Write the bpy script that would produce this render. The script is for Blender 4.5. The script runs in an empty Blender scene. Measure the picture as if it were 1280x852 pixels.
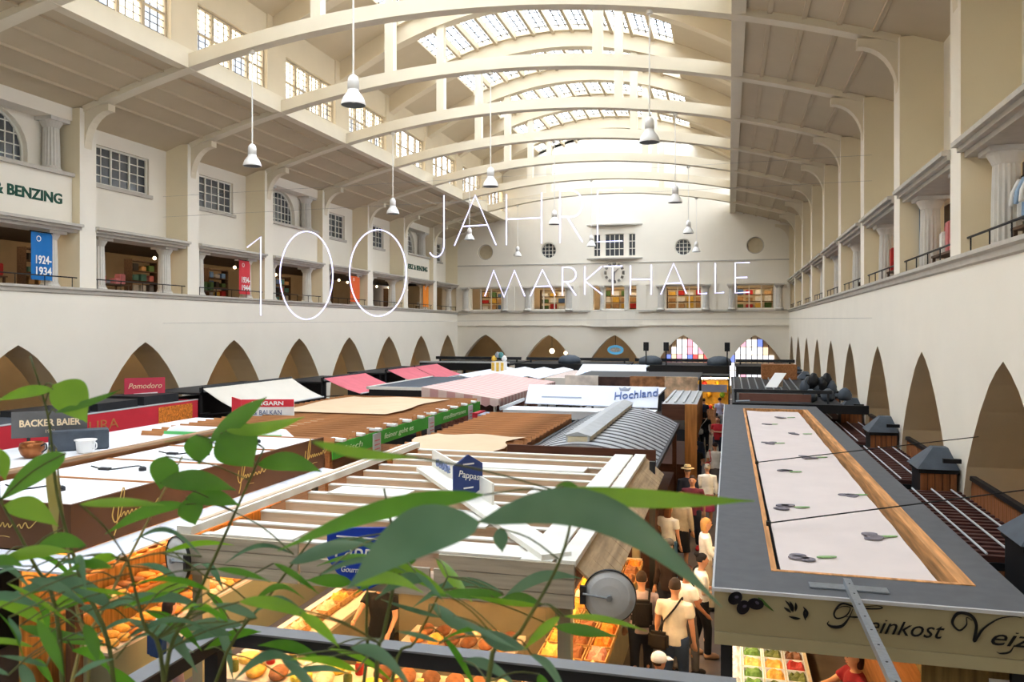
import bpy, bmesh, math, random
from mathutils import Vector, Matrix
from mathutils.geometry import tessellate_polygon

scene = bpy.context.scene
COL = scene.collection
R = random.Random(7)

# ------------------------------------------------------------------ camera
TH = 0.26337
EYE = Vector((0.0, 0.0, 5.2))
cam_d = bpy.data.cameras.new('camera')
cam_d.sensor_width = 36.0
cam_d.lens = 1006.0 / 1280.0 * 36.0
cam_d.shift_y = -16.23 / 1280.0
cam_d.clip_start = 0.05
cam_d.clip_end = 500
cam_d.dof.use_dof = True
cam_d.dof.focus_distance = 16.0
cam_d.dof.aperture_fstop = 6.3
cam = bpy.data.objects.new('camera', cam_d)
COL.objects.link(cam)
cam.location = EYE
cam.rotation_euler = (math.pi / 2, 0, TH)
scene.camera = cam

# ------------------------------------------------------------------ sky / daylight
world = bpy.data.worlds.new('overcast_sky')
scene.world = world
world.use_nodes = True
nt = world.node_tree
bg = nt.nodes['Background']
bg.inputs['Color'].default_value = (0.93, 0.97, 1.0, 1)
bg.inputs['Strength'].default_value = 10.0

def portal(loc, rot, sx, sy):
    l = bpy.data.lights.new('daylight_portal', 'AREA')
    l.shape = 'RECTANGLE'
    l.size = sx
    l.size_y = sy
    l.cycles.is_portal = True
    o = bpy.data.objects.new('daylight_portal', l)
    COL.objects.link(o)
    o.location = loc
    o.rotation_euler = rot

XC = -8.315
portal((XC, 27.6, 20.3), (0, 0, 0), 12.4, 66)
portal((XC - 9.1, 27.6, 15.1), (0, -math.pi / 2, 0), 2.0, 66)
portal((XC + 9.1, 27.6, 15.1), (0, math.pi / 2, 0), 2.0, 66)

vs = scene.view_settings
vs.view_transform = 'Standard'
vs.look = 'None'
vs.gamma = 1.0
vs.use_curve_mapping = False
vs.exposure = 0.36

# ------------------------------------------------------------------ materials
def lin(c):
    return tuple(((v / 255.0) / 12.92 if v <= 10 else (((v / 255.0) + 0.055) / 1.055) ** 2.4) for v in c)

MATS = {}
def mat(name, rgb, rough=0.7, var=0.06, scale=3.0, bump=0.0, bscale=40.0, metal=0.0, emit=0.0, spec=0.3, detail=4.0, stretch=None):
    if name in MATS:
        return MATS[name]
    m = bpy.data.materials.new(name)
    m.use_nodes = True
    t = m.node_tree
    b = t.nodes['Principled BSDF']
    c = lin(rgb)
    b.inputs['Roughness'].default_value = rough
    b.inputs['Metallic'].default_value = metal
    b.inputs['Specular IOR Level'].default_value = spec
    tc = t.nodes.new('ShaderNodeTexCoord')
    vec = tc.outputs['Object']
    if stretch:
        mp = t.nodes.new('ShaderNodeMapping')
        mp.inputs['Scale'].default_value = stretch
        t.links.new(vec, mp.inputs['Vector'])
        vec = mp.outputs['Vector']
    nz = t.nodes.new('ShaderNodeTexNoise')
    nz.inputs['Scale'].default_value = scale
    nz.inputs['Detail'].default_value = detail
    t.links.new(vec, nz.inputs['Vector'])
    rp = t.nodes.new('ShaderNodeValToRGB')
    rp.color_ramp.elements[0].position = 0.3
    rp.color_ramp.elements[1].position = 0.7
    rp.color_ramp.elements[0].color = tuple(max(0, v * (1 - var)) for v in c) + (1,)
    rp.color_ramp.elements[1].color = tuple(min(1, v * (1 + var)) for v in c) + (1,)
    t.links.new(nz.outputs['Fac'], rp.inputs['Fac'])
    t.links.new(rp.outputs['Color'], b.inputs['Base Color'])
    if bump > 0:
        n2 = t.nodes.new('ShaderNodeTexNoise')
        n2.inputs['Scale'].default_value = bscale
        t.links.new(vec, n2.inputs['Vector'])
        bp = t.nodes.new('ShaderNodeBump')
        bp.inputs['Strength'].default_value = bump
        bp.inputs['Distance'].default_value = 0.02
        t.links.new(n2.outputs['Fac'], bp.inputs['Height'])
        t.links.new(bp.outputs['Normal'], b.inputs['Normal'])
    if emit > 0:
        b.inputs['Emission Color'].default_value = c + (1,)
        b.inputs['Emission Strength'].default_value = emit
    MATS[name] = m
    return m

def wood(name, rgb, along='X', var=0.35, rough=0.75):
    s = {'X': (0.6, 9, 9), 'Y': (9, 0.6, 9), 'Z': (9, 9, 0.6)}[along]
    return mat(name, rgb, rough=rough, var=var, scale=2.2, stretch=s, detail=6.0, bump=0.15, bscale=6.0)

def glass(name, tint=(0.95, 0.97, 1.0), gloss=0.12):
    if name in MATS:
        return MATS[name]
    m = bpy.data.materials.new(name)
    m.use_nodes = True
    t = m.node_tree
    t.nodes.remove(t.nodes['Principled BSDF'])
    out = t.nodes['Material Output']
    tr = t.nodes.new('ShaderNodeBsdfTransparent')
    tr.inputs['Color'].default_value = tint + (1,)
    gl = t.nodes.new('ShaderNodeBsdfGlossy')
    gl.inputs['Roughness'].default_value = 0.05
    fr = t.nodes.new('ShaderNodeLayerWeight')
    fr.inputs['Blend'].default_value = gloss
    nz = t.nodes.new('ShaderNodeTexNoise')
    nz.inputs['Scale'].default_value = 2.0
    mu = t.nodes.new('ShaderNodeMath')
    mu.operation = 'MULTIPLY'
    t.links.new(fr.outputs['Fresnel'], mu.inputs[0])
    t.links.new(nz.outputs['Fac'], mu.inputs[1])
    mx = t.nodes.new('ShaderNodeMixShader')
    t.links.new(mu.outputs[0], mx.inputs['Fac'])
    t.links.new(tr.outputs[0], mx.inputs[1])
    t.links.new(gl.outputs[0], mx.inputs[2])
    t.links.new(mx.outputs[0], out.inputs['Surface'])
    MATS[name] = m
    return m

M_WALL = mat('cream_plaster', (237, 230, 216), 0.9, 0.02, 0.7, 0.08, 60)
M_PIER = mat('ochre_plaster', (233, 220, 190), 0.9, 0.03, 0.8, 0.08, 60)
M_ROOF = mat('roof_plaster', (198, 182, 154), 0.9, 0.03, 0.9, 0.08, 50)
M_RIB = mat('pale_rib_concrete', (224, 213, 190), 0.85, 0.03, 1.2, 0.1, 40)
M_VAULT = mat('vault_plaster', (214, 200, 174), 0.9, 0.03, 0.9, 0.08, 50)
M_STONE = mat('grey_stone', (190, 184, 174), 0.85, 0.07, 4.0, 0.15, 60)
M_COLUMN = mat('column_stone', (206, 202, 194), 0.85, 0.05, 5.0, 0.15, 50)
M_FLOOR = mat('dark_floor_stone', (92, 82, 76), 0.45, 0.18, 2.5, 0.05, 20)
M_GLASS = glass('window_glass')
M_SKYGLASS = glass('skylight_glass', (0.9, 0.93, 0.97))
M_FRAME = mat('white_window_frame', (225, 222, 212), 0.6, 0.03)
M_GLAZE = mat('grey_glazing_bar', (84, 80, 78), 0.6, 0.05)
M_DARKPANE = mat('dark_window_pane', (62, 66, 72), 0.15, 0.25, 1.2, spec=0.6)
M_BLACK = mat('black_metal', (28, 28, 30), 0.5, 0.1)

# ------------------------------------------------------------------ mesh helpers
class MB:
    def __init__(self):
        self.v = []
        self.f = []
        self.mi = []
        self.cur = 0
    def add(self, vs, fs):
        n = len(self.v)
        self.v.extend([tuple(p) for p in vs])
        for f in fs:
            self.f.append(tuple(i + n for i in f))
            self.mi.append(self.cur)
        return self
    def box(self, x0, x1, y0, y1, z0, z1):
        return self.add([(x0, y0, z0), (x1, y0, z0), (x1, y1, z0), (x0, y1, z0), (x0, y0, z1), (x1, y0, z1), (x1, y1, z1), (x0, y1, z1)],
                        [(0, 3, 2, 1), (4, 5, 6, 7), (0, 1, 5, 4), (1, 2, 6, 5), (2, 3, 7, 6), (3, 0, 4, 7)])
    def hexa(self, lo, hi):
        """lo, hi: four points each, same winding"""
        return self.add(list(lo) + list(hi), [(0, 3, 2, 1), (4, 5, 6, 7), (0, 1, 5, 4), (1, 2, 6, 5), (2, 3, 7, 6), (3, 0, 4, 7)])
    def slab(self, quad, t):
        """thickened quad, t along -normal"""
        q = [Vector(p) for p in quad]
        n = (q[1] - q[0]).cross(q[2] - q[0]).normalized() * t
        return self.hexa([p - n for p in q], q)
    def bar(self, a, b, w, h=None, up=(0, 0, 1)):
        h = h or w
        a, b = Vector(a), Vector(b)
        d = (b - a).normalized()
        u = Vector(up)
        if abs(d.dot(u)) > 0.98:
            u = Vector((0, 1, 0))
        s = d.cross(u).normalized() * (w / 2)
        t = s.cross(d).normalized() * (h / 2)
        return self.hexa([a - s - t, a + s - t, a + s + t, a - s + t], [b - s - t, b + s - t, b + s + t, b - s + t])
    def tube(self, path, r, n=8, cap=True):
        P = [Vector(p) for p in path]
        rr = r if isinstance(r, (list, tuple)) else [r] * len(P)
        vs, fs = [], []
        prev = None
        for i, p in enumerate(P):
            d = (P[min(i + 1, len(P) - 1)] - P[max(i - 1, 0)]).normalized()
            if prev is None:
                u = Vector((0, 0, 1)) if abs(d.z) < 0.9 else Vector((1, 0, 0))
                a = d.cross(u).normalized()
            else:
                a = (prev - d * prev.dot(d)).normalized()
            prev = a
            b = d.cross(a)
            for k in range(n):
                t = 2 * math.pi * k / n
                vs.append(p + (a * math.cos(t) + b * math.sin(t)) * rr[i])
        for i in range(len(P) - 1):
            for k in range(n):
                fs.append((i * n + k, i * n + (k + 1) % n, (i + 1) * n + (k + 1) % n, (i + 1) * n + k))
        if cap:
            fs.append(tuple(reversed(range(n))))
            fs.append(tuple(range((len(P) - 1) * n, len(P) * n)))
        return self.add(vs, fs)
    def lathe(self, prof, n=20, c=(0, 0, 0), axis='Z', cap=True):
        vs, fs = [], []
        for (r, z) in prof:
            for k in range(n):
                t = 2 * math.pi * k / n
                if axis == 'Z':
                    p = (c[0] + r * math.cos(t), c[1] + r * math.sin(t), c[2] + z)
                elif axis == 'Y':
                    p = (c[0] + r * math.cos(t), c[1] + z, c[2] + r * math.sin(t))
                else:
                    p = (c[0] + z, c[1] + r * math.cos(t), c[2] + r * math.sin(t))
                vs.append(p)
        m = len(prof)
        for i in range(m - 1):
            for k in range(n):
                fs.append((i * n + k, i * n + (k + 1) % n, (i + 1) * n + (k + 1) % n, (i + 1) * n + k))
        if cap:
            fs.append(tuple(reversed(range(n))))
            fs.append(tuple(range((m - 1) * n, m * n)))
        return self.add(vs, fs)
    def prism(self, loops, f0, f1):
        """loops: outer 2-D loop then holes; f0/f1 map (a,b) -> 3-D on the two faces"""
        L3 = [[Vector((a, b, 0)) for a, b in lp] for lp in loops]
        tri = tessellate_polygon(L3)
        flat = [p for lp in loops for p in lp]
        n = len(flat)
        vs = [f0(a, b) for a, b in flat] + [f1(a, b) for a, b in flat]
        fs = [tuple(t) for t in tri] + [tuple(i + n for i in reversed(t)) for t in tri]
        o = 0
        for lp in loops:
            k = len(lp)
            for i in range(k):
                j = (i + 1) % k
                fs.append((o + i, o + j, o + j + n, o + i + n))
            o += k
        return self.add(vs, fs)
    def mesh(self, name, mats, smooth=False):
        me = bpy.data.meshes.new(name)
        me.from_pydata(self.v, [], self.f)
        if not isinstance(mats, (list, tuple)):
            mats = [mats]
        for m in mats:
            me.materials.append(m)
        if len(mats) > 1:
            me.polygons.foreach_set('material_index', self.mi)
        bm = bmesh.new()
        bm.from_mesh(me)
        bmesh.ops.recalc_face_normals(bm, faces=bm.faces)
        bm.to_mesh(me)
        bm.free()
        if smooth:
            me.polygons.foreach_set('use_smooth', [True] * len(me.polygons))
        me.update()
        return me
    def build(self, name, mats, parent=None, smooth=False, local=False):
        return link(name, self.mesh(name, mats, smooth), parent, local)

def link(name, data, parent=None, local=False):
    o = bpy.data.objects.new(name, data)
    COL.objects.link(o)
    if parent is not None:
        o.parent = parent
        if not local:
            o.matrix_parent_inverse = Matrix.Translation(-parent.location)
    return o

def tag(o, label=None, cat=None, group=None, kind=None):
    if label: o['label'] = label
    if cat: o['category'] = cat
    if group: o['group'] = group
    if kind: o['kind'] = kind
    return o

def thing(name, label, cat, loc=(0, 0, 0), rz=0.0, group=None, kind=None):
    o = bpy.data.objects.new(name, None)
    o.empty_display_size = 0.1
    COL.objects.link(o)
    o.location = loc
    o.rotation_euler = (0, 0, rz)
    return tag(o, label, cat, group, kind)

def copy_tree(o, parent=None):
    c = o.copy()
    COL.objects.link(c)
    if parent is not None:
        c.parent = parent
    for ch in list(o.children):
        copy_tree(ch, c)
    return c

def text_mesh(txt, size, extrude=0.01, shear=0.0, spacing=1.0, align='CENTER', bold=0.0):
    cu = bpy.data.curves.new('lettering', 'FONT')
    cu.body = txt
    cu.size = size
    cu.extrude = extrude
    cu.shear = shear
    cu.space_character = spacing
    cu.align_x = align
    cu.offset = bold
    cu.resolution_u = 3
    o = bpy.data.objects.new('lettering', cu)
    COL.objects.link(o)
    dg = bpy.context.evaluated_depsgraph_get()
    me = bpy.data.meshes.new_from_object(o.evaluated_get(dg))
    bpy.data.objects.remove(o)
    bpy.data.curves.remove(cu)
    return me

def place_text(txt, size, m, origin, xdir, ydir, parent=None, name='lettering', width=None, **kw):
    """flat lettering; xdir = reading direction, ydir = up of the letters"""
    me = text_mesh(txt, size, **kw)
    x, y = Vector(xdir).normalized(), Vector(ydir).normalized()
    z = x.cross(y)
    s = 1.0
    if width:
        xs = [v.co.x for v in me.vertices]
        s = width / (max(xs) - min(xs))
    M = Matrix(((x.x * s, y.x, z.x, origin[0]), (x.y * s, y.y, z.y, origin[1]), (x.z * s, y.z, z.z, origin[2]), (0, 0, 0, 1)))
    me.transform(M)
    me.materials.clear()
    me.materials.append(m)
    return link(name, me, parent)

# ------------------------------------------------------------------ the hall
F0, BAY = 16.867, 5.5
def FR(k): return F0 + BAY * k
K0, K1 = -4, 8
YA, YB = FR(K0), 60.43
XL, XR = -20.76, 4.13
ARCH = [(0, 4.68), (0.35, 4.5), (0.7, 4.26), (1.2, 3.77), (1.65, 3.22), (2.0, 2.7), (2.22, 2.1), (2.32, 1.4), (2.34, 0.02)]
def arch_loop(c, s=1.0):
    L = [(c - a * s, z) for a, z in reversed(ARCH)]
    return L + [(c + a * s, z) for a, z in ARCH[1:]]

fl = MB().box(-31, 14, YA - 2, 70, -0.25, 0.0).build('floor', M_FLOOR)
tag(fl, 'dark grey stone market hall floor', None, None, 'structure')

def column_mesh(h, r=0.24, n=32):
    m = MB()
    vs, fs = [], []
    ring = []
    prof = [(0.0, 1.0), (h - 0.42, 0.9)]
    for (z, q) in [(0.16, 1.0), (h * 0.5, 0.96), (h - 0.3, 0.88)]:
        for k in range(n):
            t = 2 * math.pi * k / n
            rr = r * q * (1.0 if k % 2 == 0 else 0.9)
            vs.append((rr * math.cos(t), rr * math.sin(t), z))
    for i in range(2):
        for k in range(n):
            fs.append((i * n + k, i * n + (k + 1) % n, (i + 1) * n + (k + 1) % n, (i + 1) * n + k))
    m.add(vs, fs)
    m.lathe([(r * 1.25, 0.0), (r * 1.3, 0.06), (r * 1.1, 0.12), (r * 1.05, 0.18)], 20)
    m.lathe([(r * 0.9, h - 0.32), (r * 1.0, h - 0.27), (r * 1.25, h - 0.16), (r * 1.3, h - 0.1)], 20)
    m.box(-r * 1.45, r * 1.45, -r * 1.45, r * 1.45, h - 0.12, h)
    return m.mesh('column', M_COLUMN)
COLM = column_mesh(1.85)
COLM2 = column_mesh(1.75, 0.27)

def rect_window(name, y0, y1, z0, z1, X, s, sash=3, cols=2, rows=4, kind='structure'):
    """window set in a wall facing +-X; s = outward sign"""
    w = thing(name, None, None, (X, (y0 + y1) / 2, z0), kind=kind)
    fr = MB()
    t = 0.07
    xa, xb = X - 0.05, X + 0.05
    fr.box(xa, xb, y0, y1, z0, z0 + t).box(xa, xb, y0, y1, z1 - t, z1)
    for i in range(sash + 1):
        yc = y0 + (y1 - y0) * i / sash
        yc = min(max(yc, y0 + t / 2), y1 - t / 2)
        fr.box(xa, xb, yc - t / 2, yc + t / 2, z0 + t, z1 - t)
    fr.build('window_frame', M_FRAME, w)
    mu = MB()
    for i in range(sash):
        a = y0 + (y1 - y0) * i / sash
        b = y0 + (y1 - y0) * (i + 1) / sash
        for c in range(1, cols):
            yc = a + (b - a) * c / cols
            mu.box(X - 0.02, X + 0.02, yc - 0.02, yc + 0.02, z0 + t, z1 - t)
        for r_ in range(1, rows):
            zc = z0 + (z1 - z0) * r_ / rows
            mu.box(X - 0.018, X + 0.018, a + t / 2, b - t / 2, zc - 0.018, zc + 0.018)
    mu.build('muntin', M_FRAME, w)
    for i in range(sash):
        a = y0 + (y1 - y0) * i / sash + t / 2
        b = y0 + (y1 - y0) * (i + 1) / sash - t / 2
        MB().box(X + s * 0.005, X + s * 0.015, a, b, z0 + t, z1 - t).build('pane', M_DARKPANE, w)
    MB().box(X - s * 0.22, X + s * 0.05, y0 - 0.15, y1 + 0.15, z0 - 0.14, z0).build('window_sill', M_STONE, w)
    return w

def arc_loop(c, hw, z0, zs, n=14):
    L = [(c - hw, z0)]
    for i in range(n + 1):
        t = math.pi - math.pi * i / n
        L.append((c + hw * math.cos(t), zs + hw * 0.95 * math.sin(t)))
    L.append((c + hw, z0))
    return L

def arched_window(name, c, hw, z0, zs, X, s):
    w = thing(name, None, None, (X, c, z0), kind='structure')
    outer = arc_loop(c, hw, z0, zs)
    inner = arc_loop(c, hw - 0.08, z0 + 0.08, zs)
    MB().prism([outer, inner], lambda a, b: (X - 0.05, a, b), lambda a, b: (X + 0.05, a, b)).build('window_frame', M_FRAME, w)
    mu = MB()
    top = zs + hw * 0.95
    for d, wd in ((-0.5, 0.02), (-0.25, 0.03), (0.25, 0.03), (0.5, 0.02), (0.0, 0.02), (-0.75, 0.018), (0.75, 0.018)):
        q = d * hw
        zt = zs + 0.95 * math.sqrt(max(0, hw * hw - q * q)) - 0.05
        mu.box(X - 0.02, X + 0.02, c + q - wd, c + q + wd, z0 + 0.05, zt)
    nz = 5
    for i in range(1, nz):
        z = z0 + (top - z0) * i / nz
        q = hw - 0.05 if z < zs else math.sqrt(max(0.01, hw * hw - ((z - zs) / 0.95) ** 2)) - 0.05
        mu.box(X - 0.018, X + 0.018, c - q, c + q, z - 0.018, z + 0.018)
    mu.build('muntin', M_FRAME, w)
    MB().prism([inner], lambda a, b: (X + s * 0.005, a, b), lambda a, b: (X + s * 0.015, a, b)).build('pane', M_DARKPANE, w)
    return w

M_ADDSTRIP = mat('added_warm_strip', (255, 222, 176), 0.4, 0.01, emit=22.0)  # glow for strips added to brighten the gallery rooms
M_REVEAL = mat('tan_reveal_plaster', (232, 214, 180), 0.9, 0.04, 1.0)
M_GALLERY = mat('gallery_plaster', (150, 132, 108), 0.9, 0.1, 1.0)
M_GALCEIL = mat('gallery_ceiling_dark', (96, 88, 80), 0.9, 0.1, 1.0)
M_ARCADE = mat('arcade_plaster', (224, 206, 172), 0.9, 0.06, 1.0)
M_GALFLOOR = mat('gallery_floor_wood', (110, 86, 62), 0.6, 0.2, 3.0)
M_GREEN = mat('dark_green_lettering', (22, 74, 58), 0.5, 0.05)

WN = [0]
def wname():
    WN[0] += 1
    return 'window_%d' % WN[0]

def side(nm, X0, s):
    fx = lambda d: X0 + s * d
    wl = thing('wall_' + nm, 'cream plastered arcade wall on the %s side of the hall' % nm, None, (X0, YA, 0), kind='structure')
    ks = range(K0, K1)
    holes = [arch_loop(FR(k) + BAY / 2) for k in ks]
    MB().prism([[(YA, 0), (YB, 0), (YB, 6.36), (YA, 6.36)]] + holes, lambda a, b: (fx(0), a, b), lambda a, b: (fx(1.15), a, b)).build('arcade_wall', [M_WALL, M_REVEAL], wl)
    for pl_ in wl.children[0].data.polygons:
        if abs(pl_.normal.x) < 0.5 and abs(pl_.center.x - fx(0.57)) < 0.1:
            pl_.material_index = 1
    # coping of the gallery parapet
    cp = MB()
    prof = [(0.0, 6.3), (-0.05, 6.33), (-0.07, 6.42), (-0.13, 6.46), (-0.13, 6.53), (1.1, 6.56), (1.1, 6.3)]
    cp.prism([[(d, z) for d, z in prof]], lambda a, b: (fx(a), YA, b), lambda a, b: (fx(a), YB, b))
    cp.build('coping', M_STONE, wl)
    # upper wall with window openings
    zt = 12.5
    hl = []
    for k in ks:
        c = FR(k) + BAY / 2
        if k % 3 == 0 and s < 0:
            hl.append(arc_loop(c, 1.3, 10.35, 10.85))
        else:
            hl.append([(c - 1.4, 10.35), (c - 1.4, 11.75), (c + 1.4, 11.75), (c + 1.4, 10.35)])
    MB().prism([[(YA, 8.4), (YB, 8.4), (YB, zt), (YA, zt)]] + hl, lambda a, b: (fx(1.0), a, b), lambda a, b: (fx(1.35), a, b)).build('upper_wall', M_WALL, wl)
    for k in ks:
        c = FR(k) + BAY / 2
        if k % 3 == 0 and s < 0:
            arched_window(wname(), c, 1.3, 10.35, 10.85, fx(1.22), s)
            # projecting name panel, sill, flanking columns, entablature
            MB().box(*sorted((fx(0.3), fx(1.02))), c - 2.38, c + 2.38, 8.6, 10.2).build('name_panel', M_WALL, wl)
            sl = MB()
            sl.box(*sorted((fx(0.18), fx(1.02))), c - 2.4, c + 2.4, 10.2, 10.32)
            sl.build('sill_moulding', M_STONE, wl)
            for q in (-1, 1):
                o = link('column', COLM2, wl)
                o.location = (fx(0.72), c + q * 1.95, 10.32)
            MB().box(*sorted((fx(0.3), fx(1.02))), c - 2.4, c + 2.4, 12.07, 12.62).build('entablature', M_WALL, wl)
            if s < 0 and k != 3:
                place_text('MERZ & BENZING', 0.46, M_GREEN, (fx(0.29), c, 9.25), (0, 1, 0), (0, 0, 1), wl, width=3.9, bold=0.012, extrude=0.015)
        else:
            rect_window(wname(), c - 1.4, c + 1.4, 10.35, 11.75, fx(1.15), s)
        # gallery opening: cornice and two columns, slim handrail
        cn = MB()
        for z0, z1, d in ((8.34, 8.44, 0.06), (8.44, 8.53, -0.06), (8.53, 8.62, -0.16)):
            cn.box(*sorted((fx(d), fx(1.02))), c - 2.42, c + 2.42, z0, z1)
        cn.add([(fx(-0.16), c - 2.42, 8.62), (fx(-0.16), c + 2.42, 8.62), (fx(1.02), c + 2.42, 8.74), (fx(1.02), c - 2.42, 8.74), (fx(1.02), c - 2.42, 8.62), (fx(1.02), c + 2.42, 8.62)],
               [(0, 1, 2, 3), (0, 3, 4), (1, 5, 2)])
        cn.build('cornice', M_STONE, wl)
        for q in (-1, 1):
            o = link('column', COLM, wl)
            o.location = (fx(0.55), c + q * 1.72, 6.52)
        hr = MB()
        hr.tube([(fx(0.12), c - 2.4, 6.86), (fx(0.12), c + 2.4, 6.86)], 0.022, 6)
        for q in (-2.2, -1.1, 0, 1.1, 2.2):
            hr.tube([(fx(0.12), c + q, 6.52), (fx(0.12), c + q, 6.86)], 0.014, 5)
        hr.build('handrail', M_BLACK, wl)
    for k in range(K0, K1 + 1):
        y = FR(k)
        p = MB()
        p.cur = 0
        w = 0.36
        y1 = min(y + w, YB - 0.01)
        p.box(*sorted((fx(0.0), fx(1.01))), y - w, y1, 6.5, 12.5)
        o = p.build('pilaster', [M_PIER, M_WALL], wl)
        for pl in o.data.polygons:
            if abs(pl.normal.x) > 0.9:
                pl.material_index = 1
        # curved bracket between pilaster and roof beam
        br = [(-0.001, 12.4)]
        n = 8
        pts = [(0.0, 11.2)]
        for i in range(n + 1):
            t = math.pi / 2 * i / n
            pts.append((-0.95 + 0.95 * math.cos(t), 11.2 + 1.2 * math.sin(t)))
        pts += [(-0.95, 12.62), (0.0, 12.5)]
        b = MB().prism([pts], lambda a, q: (fx(a), y - 0.16, q), lambda a, q: (fx(a), min(y + 0.16, YB - 0.02), q))
        b.build('bracket', M_RIB, wl)
    # gallery room
    g = thing('floor_gallery_' + nm, 'gallery behind the %s columns' % nm, None, (fx(3), YA, 6.2), kind='structure')
    MB().box(*sorted((fx(1.0), fx(9))), YA, YB + 6, 6.16, 6.32).build('floor_slab', M_GALFLOOR, g)
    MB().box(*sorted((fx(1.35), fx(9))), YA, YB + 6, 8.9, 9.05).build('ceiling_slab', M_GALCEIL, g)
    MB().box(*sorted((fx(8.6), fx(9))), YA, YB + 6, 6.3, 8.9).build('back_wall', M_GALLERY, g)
    MB().box(*sorted((fx(4.0), fx(4.1))), YA + 1, YB - 1, 8.82, 8.88).build('added_light_strip', M_ADDSTRIP, g)  # added glowing strip, brightens the gallery interior
    a = thing('wall_arcade_' + nm, 'plain wall behind the %s arches' % nm, None, (fx(6), YA, 0), kind='structure')
    MB().box(*sorted((fx(6.0), fx(6.4))), YA, YB + 6, 0, 6.15).build('back_wall', M_ARCADE, a)
    MB().box(*sorted((fx(3.4), fx(3.55))), YA + 1, YB - 1, 5.95, 6.0).build('added_light_strip', mat('added_arcade_strip', (255, 226, 186), 0.4, 0.01, emit=9.0), a)  # glowing strip added to brighten the arcade and arch reveals
    for k in range(K0, K1 + 1):
        MB().box(*sorted((fx(1.15), fx(6.0))), FR(k) - 0.25, FR(k) + 0.25, 0, 5.9).build('cross_wall', M_ARCADE, a)
    return wl
wall_l = side('left', XL, -1)
wall_r = side('right', XR, 1)

# ------------------------------------------------------------------ end wall
def lowb(u): return 14.47 - u * u / 75.0
def upb(u): return 18.95 - u * u / 29.0
def vault(u): return 19.8 - u * u / 29.0
EC = [XC + 5.07 * i for i in (-2, -1, 0, 1, 2)]
we = thing('wall_end', 'far end wall with clock, round windows and five pointed arches', None, (XC, YB, 0), kind='structure')
top = [(XL - 1.3, 0.0), (XR + 1.3, 0.0), (XR + 1.3, lowb(13.7) + 0.45)]
for i in range(7):
    u = 12.4 - (12.4 - 9.0) * i / 6
    top.append((XC + u, lowb(u) + 0.45))
for i in range(17):
    u = 9.0 - 18.0 * i / 16
    top.append((XC + u, vault(u) + 0.1))
for i in range(7):
    u = -9.0 - (12.4 - 9.0) * i / 6
    top.append((XC + u, lowb(u) + 0.45))
top.append((XL - 1.3, lowb(13.7) + 0.45))
holes = [arch_loop(c, 0.94) for c in EC]
for i, c in enumerate(EC):
    hw = 1.28 if i != 2 else 0.75
    holes.append([(c - hw, 6.58), (c - hw, 8.36), (c + hw, 8.36), (c + hw, 6.58)])
    if i == 2:
        for q in (-1, 1):
            holes.append([(c + q * 1.35 - 0.28, 6.58), (c + q * 1.35 - 0.28, 8.36), (c + q * 1.35 + 0.28, 8.36), (c + q * 1.35 + 0.28, 6.58)])
            holes.append([(c + q * 1.32 - 0.24, 10.62), (c + q * 1.32 - 0.24, 12.25), (c + q * 1.32 + 0.24, 12.25), (c + q * 1.32 + 0.24, 10.62)])
        holes.append([(c - 0.7, 10.62), (c - 0.7, 12.28), (c + 0.7, 12.28), (c + 0.7, 10.62)])
    else:
        holes.append([(c + 0.62 * math.cos(t * math.pi / 10), 11.15 + 0.62 * math.sin(t * math.pi / 10)) for t in range(20)])
MB().prism([top] + holes, lambda a, b: (a, YB, b), lambda a, b: (a, YB + 0.7, b)).build('end_wall', M_WALL, we)
e = MB()
e.box(XL, XR, YB - 0.12, YB + 0.1, 6.4, 6.54)
e.build('coping', M_STONE, we)
MB().box(XL, XR, YB - 0.06, YB + 0.1, 8.4, 8.58).build('lintel_band', M_WALL, we)
MB().box(XL, XR, YB - 0.04, YB + 0.1, 10.05, 10.13).build('string_course', M_STONE, we)
# corbel table
cb = MB()
n = 34
for i in range(n):
    x0 = XL + (XR - XL) * i / n
    x1 = XL + (XR - XL) * (i + 1) / n
    w = x1 - x0
    pts = [(x0, 5.5), (x0, 5.36), (x0 + w * 0.12, 5.28), (x0 + w * 0.24, 5.36), (x0 + w * 0.6, 5.4), (x1, 5.36), (x1, 5.5)]
    cb.prism([pts], lambda a, b: (a, YB - 0.1, b), lambda a, b: (a, YB + 0.02, b))
cb.build('corbel_table', M_WALL, we)
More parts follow.
